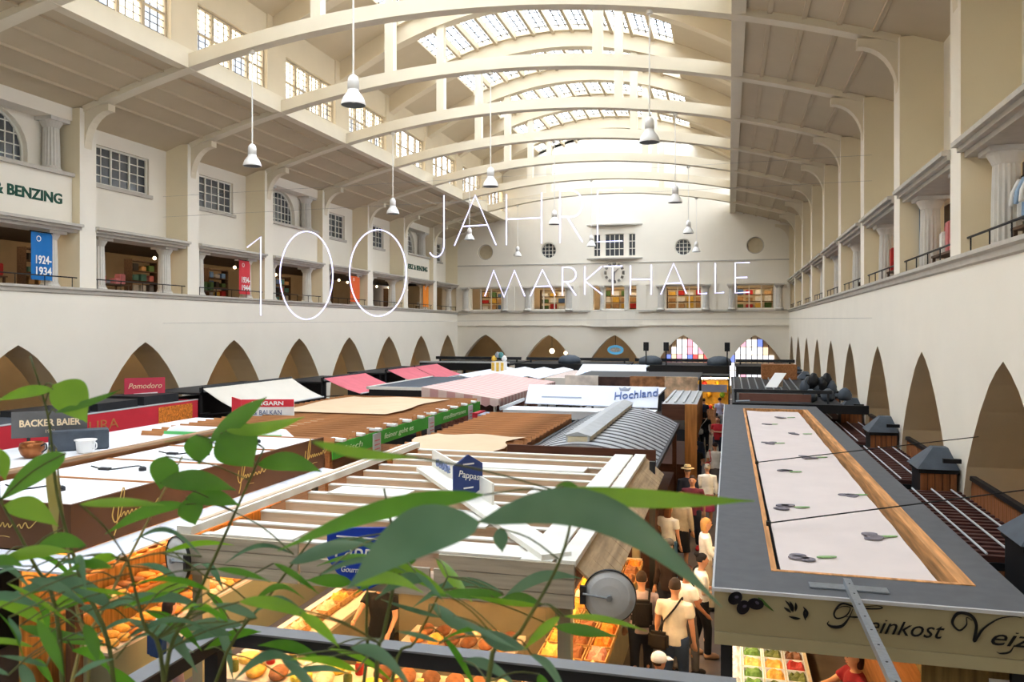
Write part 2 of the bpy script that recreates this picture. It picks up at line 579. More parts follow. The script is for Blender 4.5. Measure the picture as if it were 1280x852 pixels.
# shallow bay under the clock
ob = MB()
pl = []
for i in range(9):
    t = -1 + 2 * i / 8
    pl.append((XC + 2.1 * t, YB - 0.45 * (1 - t * t)))
pl += [(XC + 2.1, YB + 0.02), (XC - 2.1, YB + 0.02)]
ob.prism([pl], lambda a, b: (a, b, 5.3), lambda a, b: (a, b, 6.45))
ob.build('bay_apron', M_WALL, we)
for z in (10.38, 12.9):
    MB().prism([[(x, YB + (y - YB) * 0.8 - 0.05 if y < YB else y) for x, y in pl]], lambda a, b: (a, b, z), lambda a, b: (a, b, z + 0.1)).build('bay_moulding', M_STONE, we)
for i, c in enumerate(EC):
    hw = 1.28 if i != 2 else 0.75
    for q in (-1, 1):
        o = link('column', COLM, we)
        o.location = (c + q * (hw + 0.35 if i != 2 else 0.93), YB - 0.1, 6.53)
        if i == 2: o.scale = (0.6, 0.6, 1)
        MB().box(c + q * 2.1 - 0.28, c + q * 2.1 + 0.28, YB - 0.12, YB + 0.05, 6.54, 8.4).build('pilaster', M_WALL, we)
    # gallery window mullions
    w = thing(wname(), 'gallery window in the end wall', None, (c, YB + 0.2, 6.58), kind='structure')
    fr = MB()
    for q in ((-1, -0.33, 0.33, 1) if i != 2 else (-1, 1)):
        fr.box(c + q * hw - 0.04, c + q * hw + 0.04, YB + 0.16, YB + 0.24, 6.58, 8.36)
    fr.box(c - hw, c + hw, YB + 0.16, YB + 0.24, 6.58, 6.66).box(c - hw, c + hw, YB + 0.16, YB + 0.24, 8.28, 8.36)
    fr.build('window_frame', M_FRAME, w)
    MB().box(c - hw, c + hw, YB + 0.195, YB + 0.205, 6.66, 8.28).build('pane', M_GLASS, w)
    if i != 2:
        w = thing(wname(), 'round window in the end wall', None, (c, YB + 0.2, 11.15), kind='structure')
        blind = i in (0, 4)
        ring = [(c + 0.62 * math.cos(t * math.pi / 10), 11.15 + 0.62 * math.sin(t * math.pi / 10)) for t in range(20)]
        rin = [(c + 0.55 * math.cos(t * math.pi / 10), 11.15 + 0.55 * math.sin(t * math.pi / 10)) for t in range(20)]
        MB().prism([ring, rin], lambda a, b: (a, YB + 0.1, b), lambda a, b: (a, YB + 0.25, b)).build('window_frame', M_STONE if blind else M_FRAME, w)
        MB().prism([rin], lambda a, b: (a, YB + 0.2, b), lambda a, b: (a, YB + 0.22, b)).build('pane', mat('blind_roundel_plaster', (196, 182, 154), 0.9) if blind else M_DARKPANE, w)
        if not blind:
            mu = MB()
            for q in (-0.28, 0, 0.28):
                hh = math.sqrt(0.3 - q * q)
                mu.box(c + q - 0.02, c + q + 0.02, YB + 0.16, YB + 0.2, 11.15 - hh, 11.15 + hh)
                mu.box(c - hh, c + hh, YB + 0.17, YB + 0.2, 11.15 + q - 0.02, 11.15 + q + 0.02)
            mu.build('muntin', M_FRAME, w)
for c, hw in ((XC - 1.32, 0.24), (XC, 0.7), (XC + 1.32, 0.24)):
    w = thing(wname(), 'small window above the clock', None, (c, YB + 0.15, 10.62), kind='structure')
    fr, z0, z1 = MB(), 10.62, 12.26
    for i in range(5 if hw > 0.5 else 3):
        m_ = 4 if hw > 0.5 else 2
        x = c - hw + 2 * hw * i / m_
        fr.box(x - 0.025, x + 0.025, YB + 0.1, YB + 0.16, z0, z1)
    for i in range(4):
        z = z0 + (z1 - z0) * i / 3
        fr.box(c - hw, c + hw, YB + 0.1, YB + 0.16, z - 0.025, z + 0.025)
    fr.build('window_frame', M_FRAME, w)
    MB().box(c - hw, c + hw, YB + 0.165, YB + 0.175, z0, z1).build('pane', M_DARKPANE, w)
# rooms behind the end wall
wb = thing('wall_end_back', 'rooms behind the end wall', None, (XC, YB + 6, 0), kind='structure')
MB().box(XL - 8, XR + 8, YB + 6, YB + 6.3, 0, 12).build('back_wall', M_ARCADE, wb)
MB().box(XL - 8, XR + 8, YB + 0.7, YB + 6, 5.6, 5.8).build('floor_slab', M_GALFLOOR, wb)
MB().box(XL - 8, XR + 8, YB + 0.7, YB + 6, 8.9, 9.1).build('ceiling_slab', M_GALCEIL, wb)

MB().box(XL, XR, YB + 2.4, YB + 2.5, 8.8, 8.88).build('added_light_strip', M_ADDSTRIP, wb)  # added strip that lights the goods behind the end windows
MB().box(XL, XR, YB + 2.4, YB + 2.5, 5.5, 5.56).build('added_light_strip', mat('added_dim_strip', (255, 214, 160), 0.4, 0.01, emit=5.0), wb)  # dimmer strip, also added, for light behind the end arches
# ------------------------------------------------------------------ clock
ck = thing('wall_clock', 'round wall clock with black numerals on the far end wall', 'clock', (XC, YB, 9.35))
MB().lathe([(0.86, -0.03), (0.84, 0.0)], 40, (XC, YB - 0.02, 9.35), 'Y').build('dial', M_WALL, ck)
for h in range(12):
    nm_ = MB()
    t = math.pi / 2 - h * math.pi / 6
    d = Vector((math.cos(t), 0, math.sin(t)))
    s_ = Vector((math.sin(t), 0, -math.cos(t)))
    c0 = Vector((XC, YB - 0.07, 9.35)) + d * 0.68
    for q in ((-0.06, 0.0, 0.06) if h % 3 else (-0.09, -0.03, 0.03, 0.09)):
        nm_.bar(c0 + s_ * q - d * 0.1, c0 + s_ * q * 1.2 + d * 0.1, 0.035, 0.03)
    nm_.build('numeral', M_BLACK, ck)
for ang, ln, w_ in ((math.radians(90 - 45), 0.42, 0.08), (math.radians(270), 0.62, 0.05)):
    d = Vector((math.cos(ang), 0, math.sin(ang)))
    c0 = Vector((XC, YB - 0.1, 9.35))
    MB().bar(c0 - d * 0.1, c0 + d * ln, w_, 0.02).build('clock_hand', M_BLACK, ck)

# ------------------------------------------------------------------ front wall behind the viewer
wf = thing('wall_front', 'plain wall closing the hall behind the viewing landing', None, (XC, YA, 0), kind='structure')
MB().prism([top], lambda a, b: (a, YA - 0.5, b), lambda a, b: (a, YA, b)).build('front_wall', M_WALL, wf)
ld = thing('floor_landing', 'stair landing the view is taken from', None, (0, -2, 3.6), kind='structure')
MB().box(-8, XR, YA, 0.7, 3.4, 3.6).build('landing_slab', M_STONE, ld)

# ------------------------------------------------------------------ roof
ce = thing('ceiling', 'arched concrete roof with long skylight and clerestory windows', None, (XC, YA, 12), kind='structure')
def curve_strip(us, zf0, zf1, y0, y1):
    lo = [(XC + u, zf0(u)) for u in us]
    hi = [(XC + u, zf1(u)) for u in reversed(us)]
    return MB().prism([lo + hi], lambda a, b: (a, y0, b), lambda a, b: (a, y1, b))
US = [-12.5 + 25.0 * i / 40 for i in range(41)]
UV = [-8.75 + 17.5 * i / 36 for i in range(37)]
rib_lo = curve_strip(US, lowb, lambda u: lowb(u) + 0.44, -0.21, 0.21).mesh('arch_rib', M_RIB)
rib_up = curve_strip(UV, upb, lambda u: upb(u) + 0.95, -0.27, 0.27).mesh('vault_rib', M_VAULT)
post = MB().box(-0.17, 0.17, -0.17, 0.17, 0, 1).mesh('hanger_post', M_RIB)
for k in range(-3, 8):
    for me in (rib_lo, rib_up):
        o = link(me.name, me, ce)
        o.location = (0, FR(k), 0)
    for u in (-3.9, 3.9):
        o = link('hanger_post', post, ce)
        o.location = (XC + u, FR(k), lowb(u) + 0.4)
        o.scale = (1, 1, upb(u) - lowb(u) - 0.3)
for s in (-1, 1):
    us = [s * (8.5 + (14.1 - 8.5) * i / 8) for i in range(9)]
    curve_strip(us, lambda u: lowb(u) + 0.2, lambda u: lowb(u) + 0.4, YA, YB).build('side_roof_slab', M_ROOF, ce)
    for u in (9.35, 10.2, 11.05, 11.9):
        z = lowb(u) + 0.2
        MB().box(XC + s * u - 0.06, XC + s * u + 0.06, YA, YB, z - 0.06, z + 0.04).build('purlin', M_ROOF, ce)
    x0, x1 = sorted((XC + s * 8.38, XC + s * 8.75))
    MB().box(x0, x1, YA, YB, 13.52, 14.0).build('fascia', M_RIB, ce)
    x0, x1 = sorted((XC + s * 8.5, XC + s * 8.95))
    MB().box(x0, x1, YA, YB, 14.05, 14.2).build('clerestory_sill', M_RIB, ce)
    x0, x1 = sorted((XC + s * 8.72, XC + s * 9.02))
    MB().box(x0, x1, YA, YB, 16.0, 17.4).build('clerestory_lintel', M_VAULT, ce)
    us = [s * (5.8 + (9.1 - 5.8) * i / 6) for i in range(7)]
    curve_strip(us, vault, lambda u: vault(u) + 0.2, YA, YB).build('vault_slab', M_ROOF, ce)
    for k in range(K0, K1 + 1):
        y = FR(k)
        y0, y1 = max(y - 0.66, YA), min(y + 0.66, YB)
        x0, x1 = sorted((XC + s * 8.68, XC + s * 9.1))
        MB().box(x0, x1, y0, y1, 14.0, 17.3).build('clerestory_pier', M_VAULT, ce)
        if k == K1: continue
        ya, yb = y + 0.66, min(y + BAY, YB) - 0.66
        w = thing(wname(), 'clerestory window', None, (XC + s * 8.9, (ya + yb) / 2, 14.2), kind='structure')
        X = XC + s * 8.9
        fr = MB()
        for i in range(5):
            yy = ya + (yb - ya) * i / 4
            fr.box(X - 0.06, X + 0.06, yy - 0.06, yy + 0.06, 14.2, 16.0)
        fr.box(X - 0.05, X + 0.05, ya, yb, 14.2, 14.27).box(X - 0.05, X + 0.05, ya, yb, 15.93, 16.0)
        fr.box(X - 0.04, X + 0.04, ya, yb, 15.06, 15.12)
        fr.build('window_frame', mat('beige_window_frame', (176, 162, 140), 0.6, 0.05), w)
        mu = MB()
        for i in range(4):
            a = ya + (yb - ya) * i / 4
            for c in (1, 2):
                yy = a + (yb - ya) / 4 * c / 3
                mu.box(X - 0.012, X + 0.012, yy - 0.012, yy + 0.012, 14.25, 15.95)
        for i in range(1, 8):
            z = 14.2 + 1.8 * i / 8
            mu.box(X - 0.01, X + 0.01, ya, yb, z - 0.01, z + 0.01)
        mu.build('muntin', M_GLAZE, w)
        for i in range(4):
            a = ya + (yb - ya) * i / 4
            MB().box(X - 0.004, X + 0.004, a + 0.06, a + (yb - ya) / 4 - 0.06, 14.27, 15.93).build('pane', M_GLASS, w)
NB = 12
DU = 11.6 / NB
for i in range(1, NB):
    u = -5.8 + DU * i
    z = vault(u)
    MB().box(XC + u - 0.075, XC + u + 0.075, YA, YB, z - 0.2, z + 0.12).build('skylight_bar', M_ROOF, ce)
gb = MB()
for i in range(NB):
    ua, ub = -5.8 + DU * i, -5.8 + DU * (i + 1)
    za, zb = vault(ua) + 0.12, vault(ub) + 0.12
    pane = MB().slab([(XC + ua, 0.1, za), (XC + ub, 0.1, zb), (XC + ub, BAY - 0.1, zb), (XC + ua, BAY - 0.1, za)], 0.012).mesh('pane', M_SKYGLASS)
    for k in range(K0, K1):
        o = link('pane', pane, ce)
        o.location = (0, FR(k) - (0.3 if k == K1 - 1 else 0), 0)
    for c in (1, 2):
        u = ua + DU * c / 3
        gb.box(XC + u - 0.026, XC + u + 0.026, YA, YB, vault(u) + 0.07, vault(u) + 0.1)
    for k in range(K0, K1):
        for j in range(1, 9):
            y = FR(k) + BAY * j / 9
            if y < YB:
                gb.bar((XC + ua, y, za - 0.03), (XC + ub, y, zb - 0.03), 0.05, 0.03)
tag(gb.build('glazing_bars', M_GLAZE, ce), kind='stuff')
for k in range(K0, K1 + 1):
    y = FR(k)
    curve_strip([-5.85 + 11.7 * i / 24 for i in range(25)], lambda u: vault(u) - 0.1, lambda u: vault(u) + 0.2, y - 0.42, min(y + 0.42, YB)).build('skylight_curb', M_VAULT, ce)

# ------------------------------------------------------------------ sandstone neighbour seen through the left clerestory
nbg = thing('neighbour_building', 'pale sandstone building outside the left clerestory windows', 'building', (-30, 30, 0))
MB().box(-38, -30, YA - 10, YB + 10, 0, 30).build('facade', mat('sandstone_facade', (222, 200, 160), 0.9, 0.08, 0.5), nbg)
wm = MB().box(-0.04, 0.04, -0.7, 0.7, -1.1, 1.1).mesh('facade_window', M_DARKPANE)
for i in range(20):
    for z in (13.5, 17.5, 21.5, 25.5):
        o = link('facade_window', wm, nbg)
        o.location = (-29.98, YA - 6 + 4 * i, z)
# ------------------------------------------------------------------ layout helper: points on real planes
CT, ST = math.cos(TH), math.sin(TH)
def ray(px, py):
    a, b = (px - 640.0) / 1006.0, (409.77 - py) / 1006.0
    return Vector((-ST + a * CT, CT + a * ST, b))
def at(px, py, X=None, Y=None, Z=None, D=None):
    d = ray(px, py)
    t = X / d.x if X is not None else Y / d.y if Y is not None else (Z - EYE.z) / d.z if Z is not None else D
    return EYE + d * t

# ------------------------------------------------------------------ pendant lamps
M_ENAMEL = mat('white_enamel', (236, 234, 230), 0.35, 0.02, spec=0.5)
M_GREYEN = mat('grey_shade_inside', (120, 122, 124), 0.5, 0.05)
M_CORD = mat('white_lamp_stem', (228, 224, 216), 0.5, 0.02)
lamp_shade = MB()
lamp_shade.lathe([(0.28, 0.0), (0.285, 0.02), (0.27, 0.08), (0.235, 0.17), (0.18, 0.25), (0.135, 0.31), (0.13, 0.36)], 28, cap=False)
lamp_shade.cur = 1
lamp_shade.lathe([(0.275, 0.005), (0.26, 0.08), (0.225, 0.17), (0.17, 0.25), (0.02, 0.27)], 28, cap=False)
lamp_shade_me = lamp_shade.mesh('lamp_shade', [M_ENAMEL, M_GREYEN], True)
lamp_neck_me = MB().lathe([(0.13, 0.35), (0.13, 0.56), (0.115, 0.63), (0.07, 0.68), (0.03, 0.71)], 24).mesh('lamp_housing', M_ENAMEL, True)
lamp_bulb_me = MB().lathe([(0.01, 0.06), (0.06, 0.08), (0.08, 0.13), (0.06, 0.2), (0.02, 0.26)], 16).mesh('bulb', mat('frosted_bulb', (225, 225, 220), 0.3, 0.02), True)
ORD = ['nearest', 'second', 'third', 'fourth']
for row, u, ks in (('left', -6.2, (-1, 1, 3, 5, 7)), ('middle', 0.0, (-2, 0, 2, 4, 6)), ('right', 6.2, (-1, 1, 3, 5, 7))):
    for i, k in enumerate(ks):
        if i == 0: continue
        zt = lowb(u)
        l = thing('pendant_lamp', 'white bell pendant lamp, %s in the %s row under the arches' % (ORD[i - 1], row), 'lamp', (XC + u, FR(k), 10.3), group='bell pendant lamps under the roof arches')
        link('lamp_shade', lamp_shade_me, l, True)
        link('lamp_housing', lamp_neck_me, l, True)
        link('bulb', lamp_bulb_me, l, True)
        MB().tube([(0, 0, 0.7), (0, 0, zt - 10.3 - 0.06)], 0.022, 6).build('stem', M_CORD, l, local=True)
        MB().lathe([(0.09, zt - 10.42), (0.1, zt - 10.36), (0.06, zt - 10.29)], 14).build('ceiling_rose', M_CORD, l, local=True)

# ------------------------------------------------------------------ neon lettering
M_NEON = mat('neon_tube', (208, 208, 255), 0.4, 0.01, emit=1.3)
NY = 26.0
ns = thing('neon_sign', 'white neon lettering strung on wires across the hall', 'sign', at(640, 330, Y=NY))
def npath(name, pts, r=0.022):
    return MB().tube([at(x, y, Y=NY) for x, y in pts], r, 6).build(name, M_NEON, ns)
def ell(cx, cy, rx, ry, n=40, a0=0, a1=360):
    return [(cx + rx * math.cos(math.radians(a0 + (a1 - a0) * i / n)), cy + ry * math.sin(math.radians(a0 + (a1 - a0) * i / n))) for i in range(n + 1)]
npath('letter', [(309, 309), (326, 296), (326, 394)])
npath('letter', ell(383, 344, 33, 55))
npath('letter', ell(472.5, 341, 35.5, 54))
npath('letter', [(555, 244), (555, 304)] + ell(545, 306, 10, 15, 10, 0, 140))
def strokes(name, L):
    m = MB()
    for s_ in L:
        m.tube([at(x, y, Y=NY) for x, y in s_], 0.022, 6)
    return m.build(name, M_NEON, ns)
strokes('letter', [[(568, 307), (594, 244), (620, 306)], [(578, 283), (610, 281)]])
strokes('letter', [[(633, 243), (633, 306)], [(677, 241), (677, 304)], [(633, 274), (677, 272)]])
strokes('letter', [[(700, 303), (700, 239), (712, 238)] + ell(714, 254.5, 14, 16.5, 12, -90, 90) + [(700, 271)], [(709, 271), (728, 302)]])
strokes('letter', [[(778, 237), (747, 238), (747, 302), (778, 301)], [(747, 269), (770, 268)]])
strokes('letter', [[(606, 370), (617, 338), (630, 371), (643, 338), (656, 370)]])
strokes('letter', [[(663, 370), (678, 337), (694, 369)], [(668, 358), (689, 357.5)]])
strokes('letter', [[(703, 369), (703, 334), (710, 334)] + ell(711, 343, 9, 9, 10, -90, 90) + [(703, 352)], [(708, 352), (720, 369)]])
strokes('letter', [[(731, 368), (731, 333)], [(752, 333), (731, 351), (753, 368)]])
strokes('letter', [[(766, 368), (766, 333)], [(755, 333), (778, 332.5)]])
strokes('letter', [[(788, 368), (788, 332)], [(814, 368), (814, 331)], [(788, 349), (814, 349)]])
strokes('letter', [[(826, 368), (842, 329), (858, 367)], [(832, 354), (852, 353.5)]])
strokes('letter', [[(873, 329), (873, 367), (884, 366.5)]])
strokes('letter', [[(894, 329), (894, 366), (905, 365.5)]])
strokes('letter', [[(937, 328), (919, 328.5), (919, 366), (937, 365)], [(919, 347), (934, 346.5)]])
M_WIRE = mat('steel_wire', (150, 148, 146), 0.4, 0.05, metal=0.5)
for pa, pb in (((218, 274), (1078, 238)), ((225, 404), (1078, 398)), ((222, 250), (1078, 208))):
    a, b = at(*pa, X=XL), at(*pb, X=XR)
    a.y = b.y = NY + 0.06
    MB().tube([a, b], 0.004, 5).build('wire', M_WIRE, ns)

# ------------------------------------------------------------------ decade banners in the gallery openings
M_BLUE = mat('blue_banner', (28, 112, 184), 0.7, 0.04)
M_RED = mat('red_banner', (214, 62, 70), 0.7, 0.04)
M_ORANGE = mat('orange_banner', (232, 104, 52), 0.7, 0.04)
M_WHITE = mat('white_print', (242, 242, 240), 0.7, 0.02)
def banner(label, m, X, px0, px1, s, lines, z0=6.72, z1=8.22):
    y0, y1 = sorted((at(px0, 330, X=X).y, at(px1, 330, X=X).y))
    b = thing('banner', label, 'banner', (X, (y0 + y1) / 2, z0), group='decade banners')
    n = 8
    pts = [(y0 + (y1 - y0) * i / n, 0.02 * math.sin(i * 1.3)) for i in range(n + 1)]
    g = MB()
    vs = [(X + dx, y, z) for z in (z0, z1) for y, dx in pts] + [(X + dx - 0.01, y, z) for z in (z0, z1) for y, dx in pts]
    k = n + 1
    fs = []
    for i in range(n):
        fs += [(i, i + 1, k + i + 1, k + i), (2 * k + i, 3 * k + i, 3 * k + i + 1, 2 * k + i + 1)]
    g.add(vs, fs)
    g.build('cloth', m, b, True)
    MB().tube([(X, y0 - 0.05, z1 + 0.02), (X, y1 + 0.05, z1 + 0.02)], 0.02, 6).build('rod', M_BLACK, b)
    xd = (0, 1, 0) if s < 0 else (0, -1, 0)
    for i, t in enumerate(lines):
        place_text(t, 0.36, M_WHITE, (X - s * 0.04, (y0 + y1) / 2, z0 + 0.52 - 0.36 * i), xd, (0, 0, 1), b, width=(y1 - y0) * 0.72, bold=0.008, extrude=0.004)
    MB().prism([[(0.09 * math.cos(t * 0.5236), 0.09 * math.sin(t * 0.5236)) for t in range(12)], [(0.07 * math.cos(t * 0.5236), 0.07 * math.sin(t * 0.5236)) for t in range(12)]],
               lambda a, q: (X - s * 0.03, y0 + (y1 - y0) * 0.3 + a, z1 - 0.2 + q), lambda a, q: (X - s * 0.04, y0 + (y1 - y0) * 0.3 + a, z1 - 0.2 + q)).build('emblem', M_WHITE, b)
banner('blue cloth banner reading 1924-1934 in the left gallery', M_BLUE, XL - 0.3, 39, 66, -1, ['1924-', '1934'])
banner('red cloth banner reading 1934-1944 in the left gallery', M_RED, XL - 0.3, 299, 313, -1, ['1934-', '1944'])
banner('orange-red banner behind the second neon zero in the left gallery', M_ORANGE, XL - 0.3, 438, 450, -1, [])
banner('orange banner in the far left gallery opening near the end wall', mat('light_orange_banner', (238, 140, 44), 0.7), XL - 0.3, 529, 536, -1, [])
banner('blue cloth banner hanging in the nearest right gallery openings', M_BLUE, XR + 0.45, 1137, 1150, 1, [])
banner('coral red banner hanging further along the right gallery', M_RED, XR + 0.45, 1057, 1063, 1, [])
banner('pale orange banner far along the right gallery near the end wall', M_ORANGE, XR + 0.45, 1019, 1022, 1, [])

# ------------------------------------------------------------------ goods in the gallery shops
SHOP = {n: mat('shop_' + n, c, 0.6, 0.15, 6.0) for n, c in dict(red=(176, 40, 38), white=(226, 224, 218), green=(70, 98, 52), black=(34, 32, 32), tan=(176, 138, 92), blue=(74, 104, 150), grey=(132, 132, 134), pink=(200, 120, 120), teal=(80, 130, 126), yellow=(214, 172, 70)).items()}
M_SHELF = wood('dark_shelf_wood', (82, 62, 46), 'Y')
M_GLOW = mat('warm_lamp_glow', (255, 226, 180), 0.4, 0.01, emit=6.0)
NTH = ['first', 'second', 'third', 'fourth', 'fifth', 'sixth', 'seventh', 'eighth']
ROWN = ['bottom', 'second', 'third', 'top']
def rounded_box(w, d, h, bev=0.02):
    bm = bmesh.new()
    bmesh.ops.create_cube(bm, size=1.0)
    bmesh.ops.scale(bm, vec=(w, d, h), verts=bm.verts)
    bmesh.ops.bevel(bm, geom=bm.edges[:], offset=bev, segments=2, affect='EDGES')
    bmesh.ops.translate(bm, vec=(0, 0, h / 2), verts=bm.verts)
    me = bpy.data.meshes.new('rounded_box')
    bm.to_mesh(me)
    bm.free()
    return me
BOXM = {}
def goods_box(name, label, cat, m, loc, w, d, h, bev=0.02, rz=0.0, group=None):
    key = (round(w, 2), round(d, 2), round(h, 2), bev, m.name)
    if key not in BOXM:
        me = rounded_box(w, d, h, bev)
        me.materials.append(m)
        BOXM[key] = me
    o = link(name, BOXM[key])
    o.location = loc
    o.rotation_euler = (0, 0, rz)
    return tag(o, label, cat, group)
def shelf_unit(label, x, y, z, w=1.6, h=1.9, d=0.4, m=None, levels=4):
    t = thing('shelf_unit', label, 'shelf', (x, y, z), group='gallery shop shelves')
    m = m or M_SHELF
    for q in (-1, 1):
        MB().box(x - d / 2, x + d / 2, y + q * w / 2 - 0.02, y + q * w / 2 + 0.02, z, z + h).build('side_panel', m, t)
    for i in range(levels + 1):
        zz = z + 0.05 + (h - 0.1) * i / levels
        MB().box(x - d / 2, x + d / 2, y - w / 2 + 0.02, y + w / 2 - 0.02, zz - 0.02, zz + 0.02).build('shelf_board', m, t)
    return t
def shop(side_, k, idx, fx):
    rr = random.Random(100 + k * 7 + (50 if side_ > 0 else 0))
    c = FR(k) + BAY / 2
    zf = 6.32
    where = '%s %s gallery shop' % (NTH[idx], 'left' if side_ < 0 else 'right')
    cols = list(SHOP)
    x, y = fx(4.6), c + rr.uniform(-0.4, 0.4)
    t = thing('shelf_unit', 'dark wooden shelf with goods in the ' + where, 'shelf', (x, y, zf), group='gallery shop shelves')
    for q in (-1, 1):
        MB().box(x - 0.2, x + 0.2, y + q * 0.8 - 0.02, y + q * 0.8 + 0.02, zf, zf + 1.9).build('side_panel', M_SHELF, t)
    for i in range(5):
        zz = zf + 0.05 + 1.8 * i / 4
        MB().box(x - 0.2, x + 0.2, y - 0.78, y + 0.78, zz - 0.02, zz + 0.02).build('shelf_board', M_SHELF, t)
    for i in range(4):
        zz = zf + 0.07 + 1.8 * i / 4
        for j in range(3):
            cc = rr.choice(cols)
            goods_box('storage_box', '%s box, %s row, %s, on the shelf in the %s' % (cc, ROWN[i], ('near end', 'middle', 'far end')[j], where), 'box', SHOP[cc], (x, y - 0.5 + 0.5 * j, zz + 0.005), 0.3, rr.choice((0.3, 0.36)), rr.choice((0.2, 0.26, 0.3)), group='goods on the gallery shop shelves')
    x = fx(1.9 if side_ < 0 else 0.75)
    zb = zf if side_ < 0 else 6.57
    hb_ = 0.5 if side_ < 0 else 0.25
    t = thing('display_table', 'low display table with goods in the ' + where, 'table', (x, c, zb), group='gallery display tables')
    MB().box(x - 0.32, x + 0.32, c - 1.1, c + 1.1, zb + hb_, zb + hb_ + 0.05).build('table_top', M_SHELF, t)
    for qa in (-0.28, 0.28):
        for qb in (-1.0, 1.0):
            MB().box(x + qa - 0.03, x + qa + 0.03, c + qb - 0.03, c + qb + 0.03, zb, zb + hb_).build('leg', M_SHELF, t)
    mainc = {0: 'red', 1: 'grey', 2: 'green', 3: 'black', 5: 'teal'}.get(k, 'white') if side_ < 0 else rr.choice(('white', 'tan', 'blue', 'black', 'white'))
    for j in range(6):
        cc = mainc if rr.random() < 0.6 else rr.choice(cols)
        goods_box('parcel', '%s parcel, %s from the near end on the table in the %s' % (cc, NTH[j], where), 'goods', SHOP[cc], (x + rr.uniform(-0.1, 0.1), c - 0.9 + 0.36 * j, zb + hb_ + 0.055), 0.3, 0.28, rr.choice((0.14, 0.22, 0.3, 0.4) if side_ < 0 else (0.3, 0.5, 0.7)), 0.03, group='goods on the gallery tables')
    for j in range(2):
        xx = fx(rr.uniform(2.6, 4.0))
        l = thing('globe_lamp', 'small lit globe lamp at the %s end of the %s' % (('near', 'far')[j], where), 'lamp', (xx, c - 1.2 + 2.4 * j, 8.2), group='gallery globe lamps')
        MB().lathe([(0.01, -0.08), (0.06, -0.05), (0.08, 0.0), (0.06, 0.05), (0.01, 0.08)], 12).build('globe', M_GLOW, l, True, True)
        MB().tube([(0, 0, 0.07), (0, 0, 0.7)], 0.008, 5).build('cord', M_BLACK, l, local=True)
for k in range(0, 8):
    shop(-1, k, k, lambda d: XL - d)
for k in range(-1, 7):
    shop(1, k, k + 1, lambda d: XR + d)

# shelves of goods behind the end wall gallery windows
for i, c in enumerate(EC):
    rr = random.Random(300 + i)
    y = YB + 3.4
    nmw = ('far left', 'left of the clock', 'under the clock', 'right of the clock', 'far right')[i]
    t = thing('shelf_unit', 'shop shelf behind the end wall window, %s' % nmw, 'shelf', (c, y, 5.8), group='shelves behind the end wall windows')
    for q in (-1.4, 1.4):
        MB().box(c + q - 0.03, c + q + 0.03, y - 0.2, y + 0.2, 5.8, 8.3).build('side_panel', M_SHELF, t)
    for j in range(5):
        MB().box(c - 1.37, c + 1.37, y - 0.2, y + 0.2, 6.2 + 0.5 * j, 6.24 + 0.5 * j).build('shelf_board', M_SHELF, t)
    for j in range(4):
        for q in range(4):
            cc = rr.choice(['yellow', 'tan', 'white', 'red', 'green', 'blue', 'tan', 'white'])
            goods_box('storage_box', '%s box, %s row, %s on the shelf behind the %s end window' % (cc, ROWN[j], NTH[q], nmw), 'box', SHOP[cc], (c - 1.02 + 0.68 * q, y, 6.245 + 0.5 * j), 0.5, 0.3, rr.choice((0.26, 0.34, 0.4)), group='goods behind the end wall windows')
# ------------------------------------------------------------------ market stalls: materials
M_GREYTOP = mat('charcoal_roof_sheet', (92, 94, 98), 0.7, 0.08, 6.0, 0.05, 90)
M_OLIVE = mat('olive_beige_fascia', (172, 162, 128), 0.75, 0.03, 3.0)
M_PINE = wood('pine_wood', (208, 150, 96), 'Y')
M_FABRIC = mat('pale_pink_fabric', (222, 210, 206), 0.9, 0.03, 2.0, 0.1, 8)
M_GALV = mat('galvanised_steel', (150, 158, 166), 0.4, 0.12, 30.0, metal=0.6)
M_WPLANK = wood('weathered_grey_plank', (176, 166, 148), 'X', 0.18)
M_WPLANKY = wood('weathered_tan_plank', (182, 156, 122), 'Y', 0.25)
M_WBEAM = mat('white_painted_beam', (232, 230, 222), 0.7, 0.05, 3.0)
M_TANBEAM = wood('pale_tan_beam', (206, 182, 156), 'X', 0.12)
M_BROWN = mat('brown_fascia_cloth', (92, 62, 40), 0.8, 0.06, 2.0)
M_GOLD = mat('gold_script', (206, 176, 100), 0.5, 0.05)
M_WHITEROOF = mat('white_roof_board', (232, 234, 238), 0.75, 0.04, 2.0)
M_AWN = mat('white_awning_cloth', (228, 234, 248), 0.85, 0.03, 2.0)
M_CREAM = mat('cream_awning_cloth', (226, 220, 208), 0.9, 0.03, 1.5)
M_PINK = mat('pink_awning_cloth', (226, 122, 134), 0.9, 0.05, 2.0)
M_REDF = mat('red_fascia', (214, 52, 66), 0.6, 0.05, 2.0)
M_DARK = mat('dark_stall_metal', (44, 45, 48), 0.6, 0.15, 4.0)
M_SLATE = mat('dark_slate_roof', (74, 82, 92), 0.6, 0.15, 5.0)
M_BWOOD = wood('brown_slat_wood', (170, 116, 72), 'X', 0.3)
M_BWOODY = wood('brown_slat_wood_long', (160, 106, 64), 'Y', 0.3)
M_DBROWN = wood('dark_brown_board', (84, 52, 38), 'X', 0.2)
M_GREENB = mat('green_banner', (74, 168, 60), 0.7, 0.06, 3.0)
M_ZINC = mat('zinc_sheet', (176, 180, 184), 0.45, 0.08, 4.0, metal=0.3)
M_SEAM = mat('dark_roof_seam', (52, 52, 56), 0.6, 0.05)
M_BEIGE = mat('beige_cloth_roof', (210, 184, 152), 0.9, 0.04, 1.5)
M_BLUES = mat('blue_sign_enamel', (26, 60, 168), 0.4, 0.05)
M_NAVY = mat('navy_sign_enamel', (48, 66, 124), 0.5, 0.05)
M_COUNTER = mat('counter_panel', (150, 140, 116), 0.6, 0.1, 2.0)
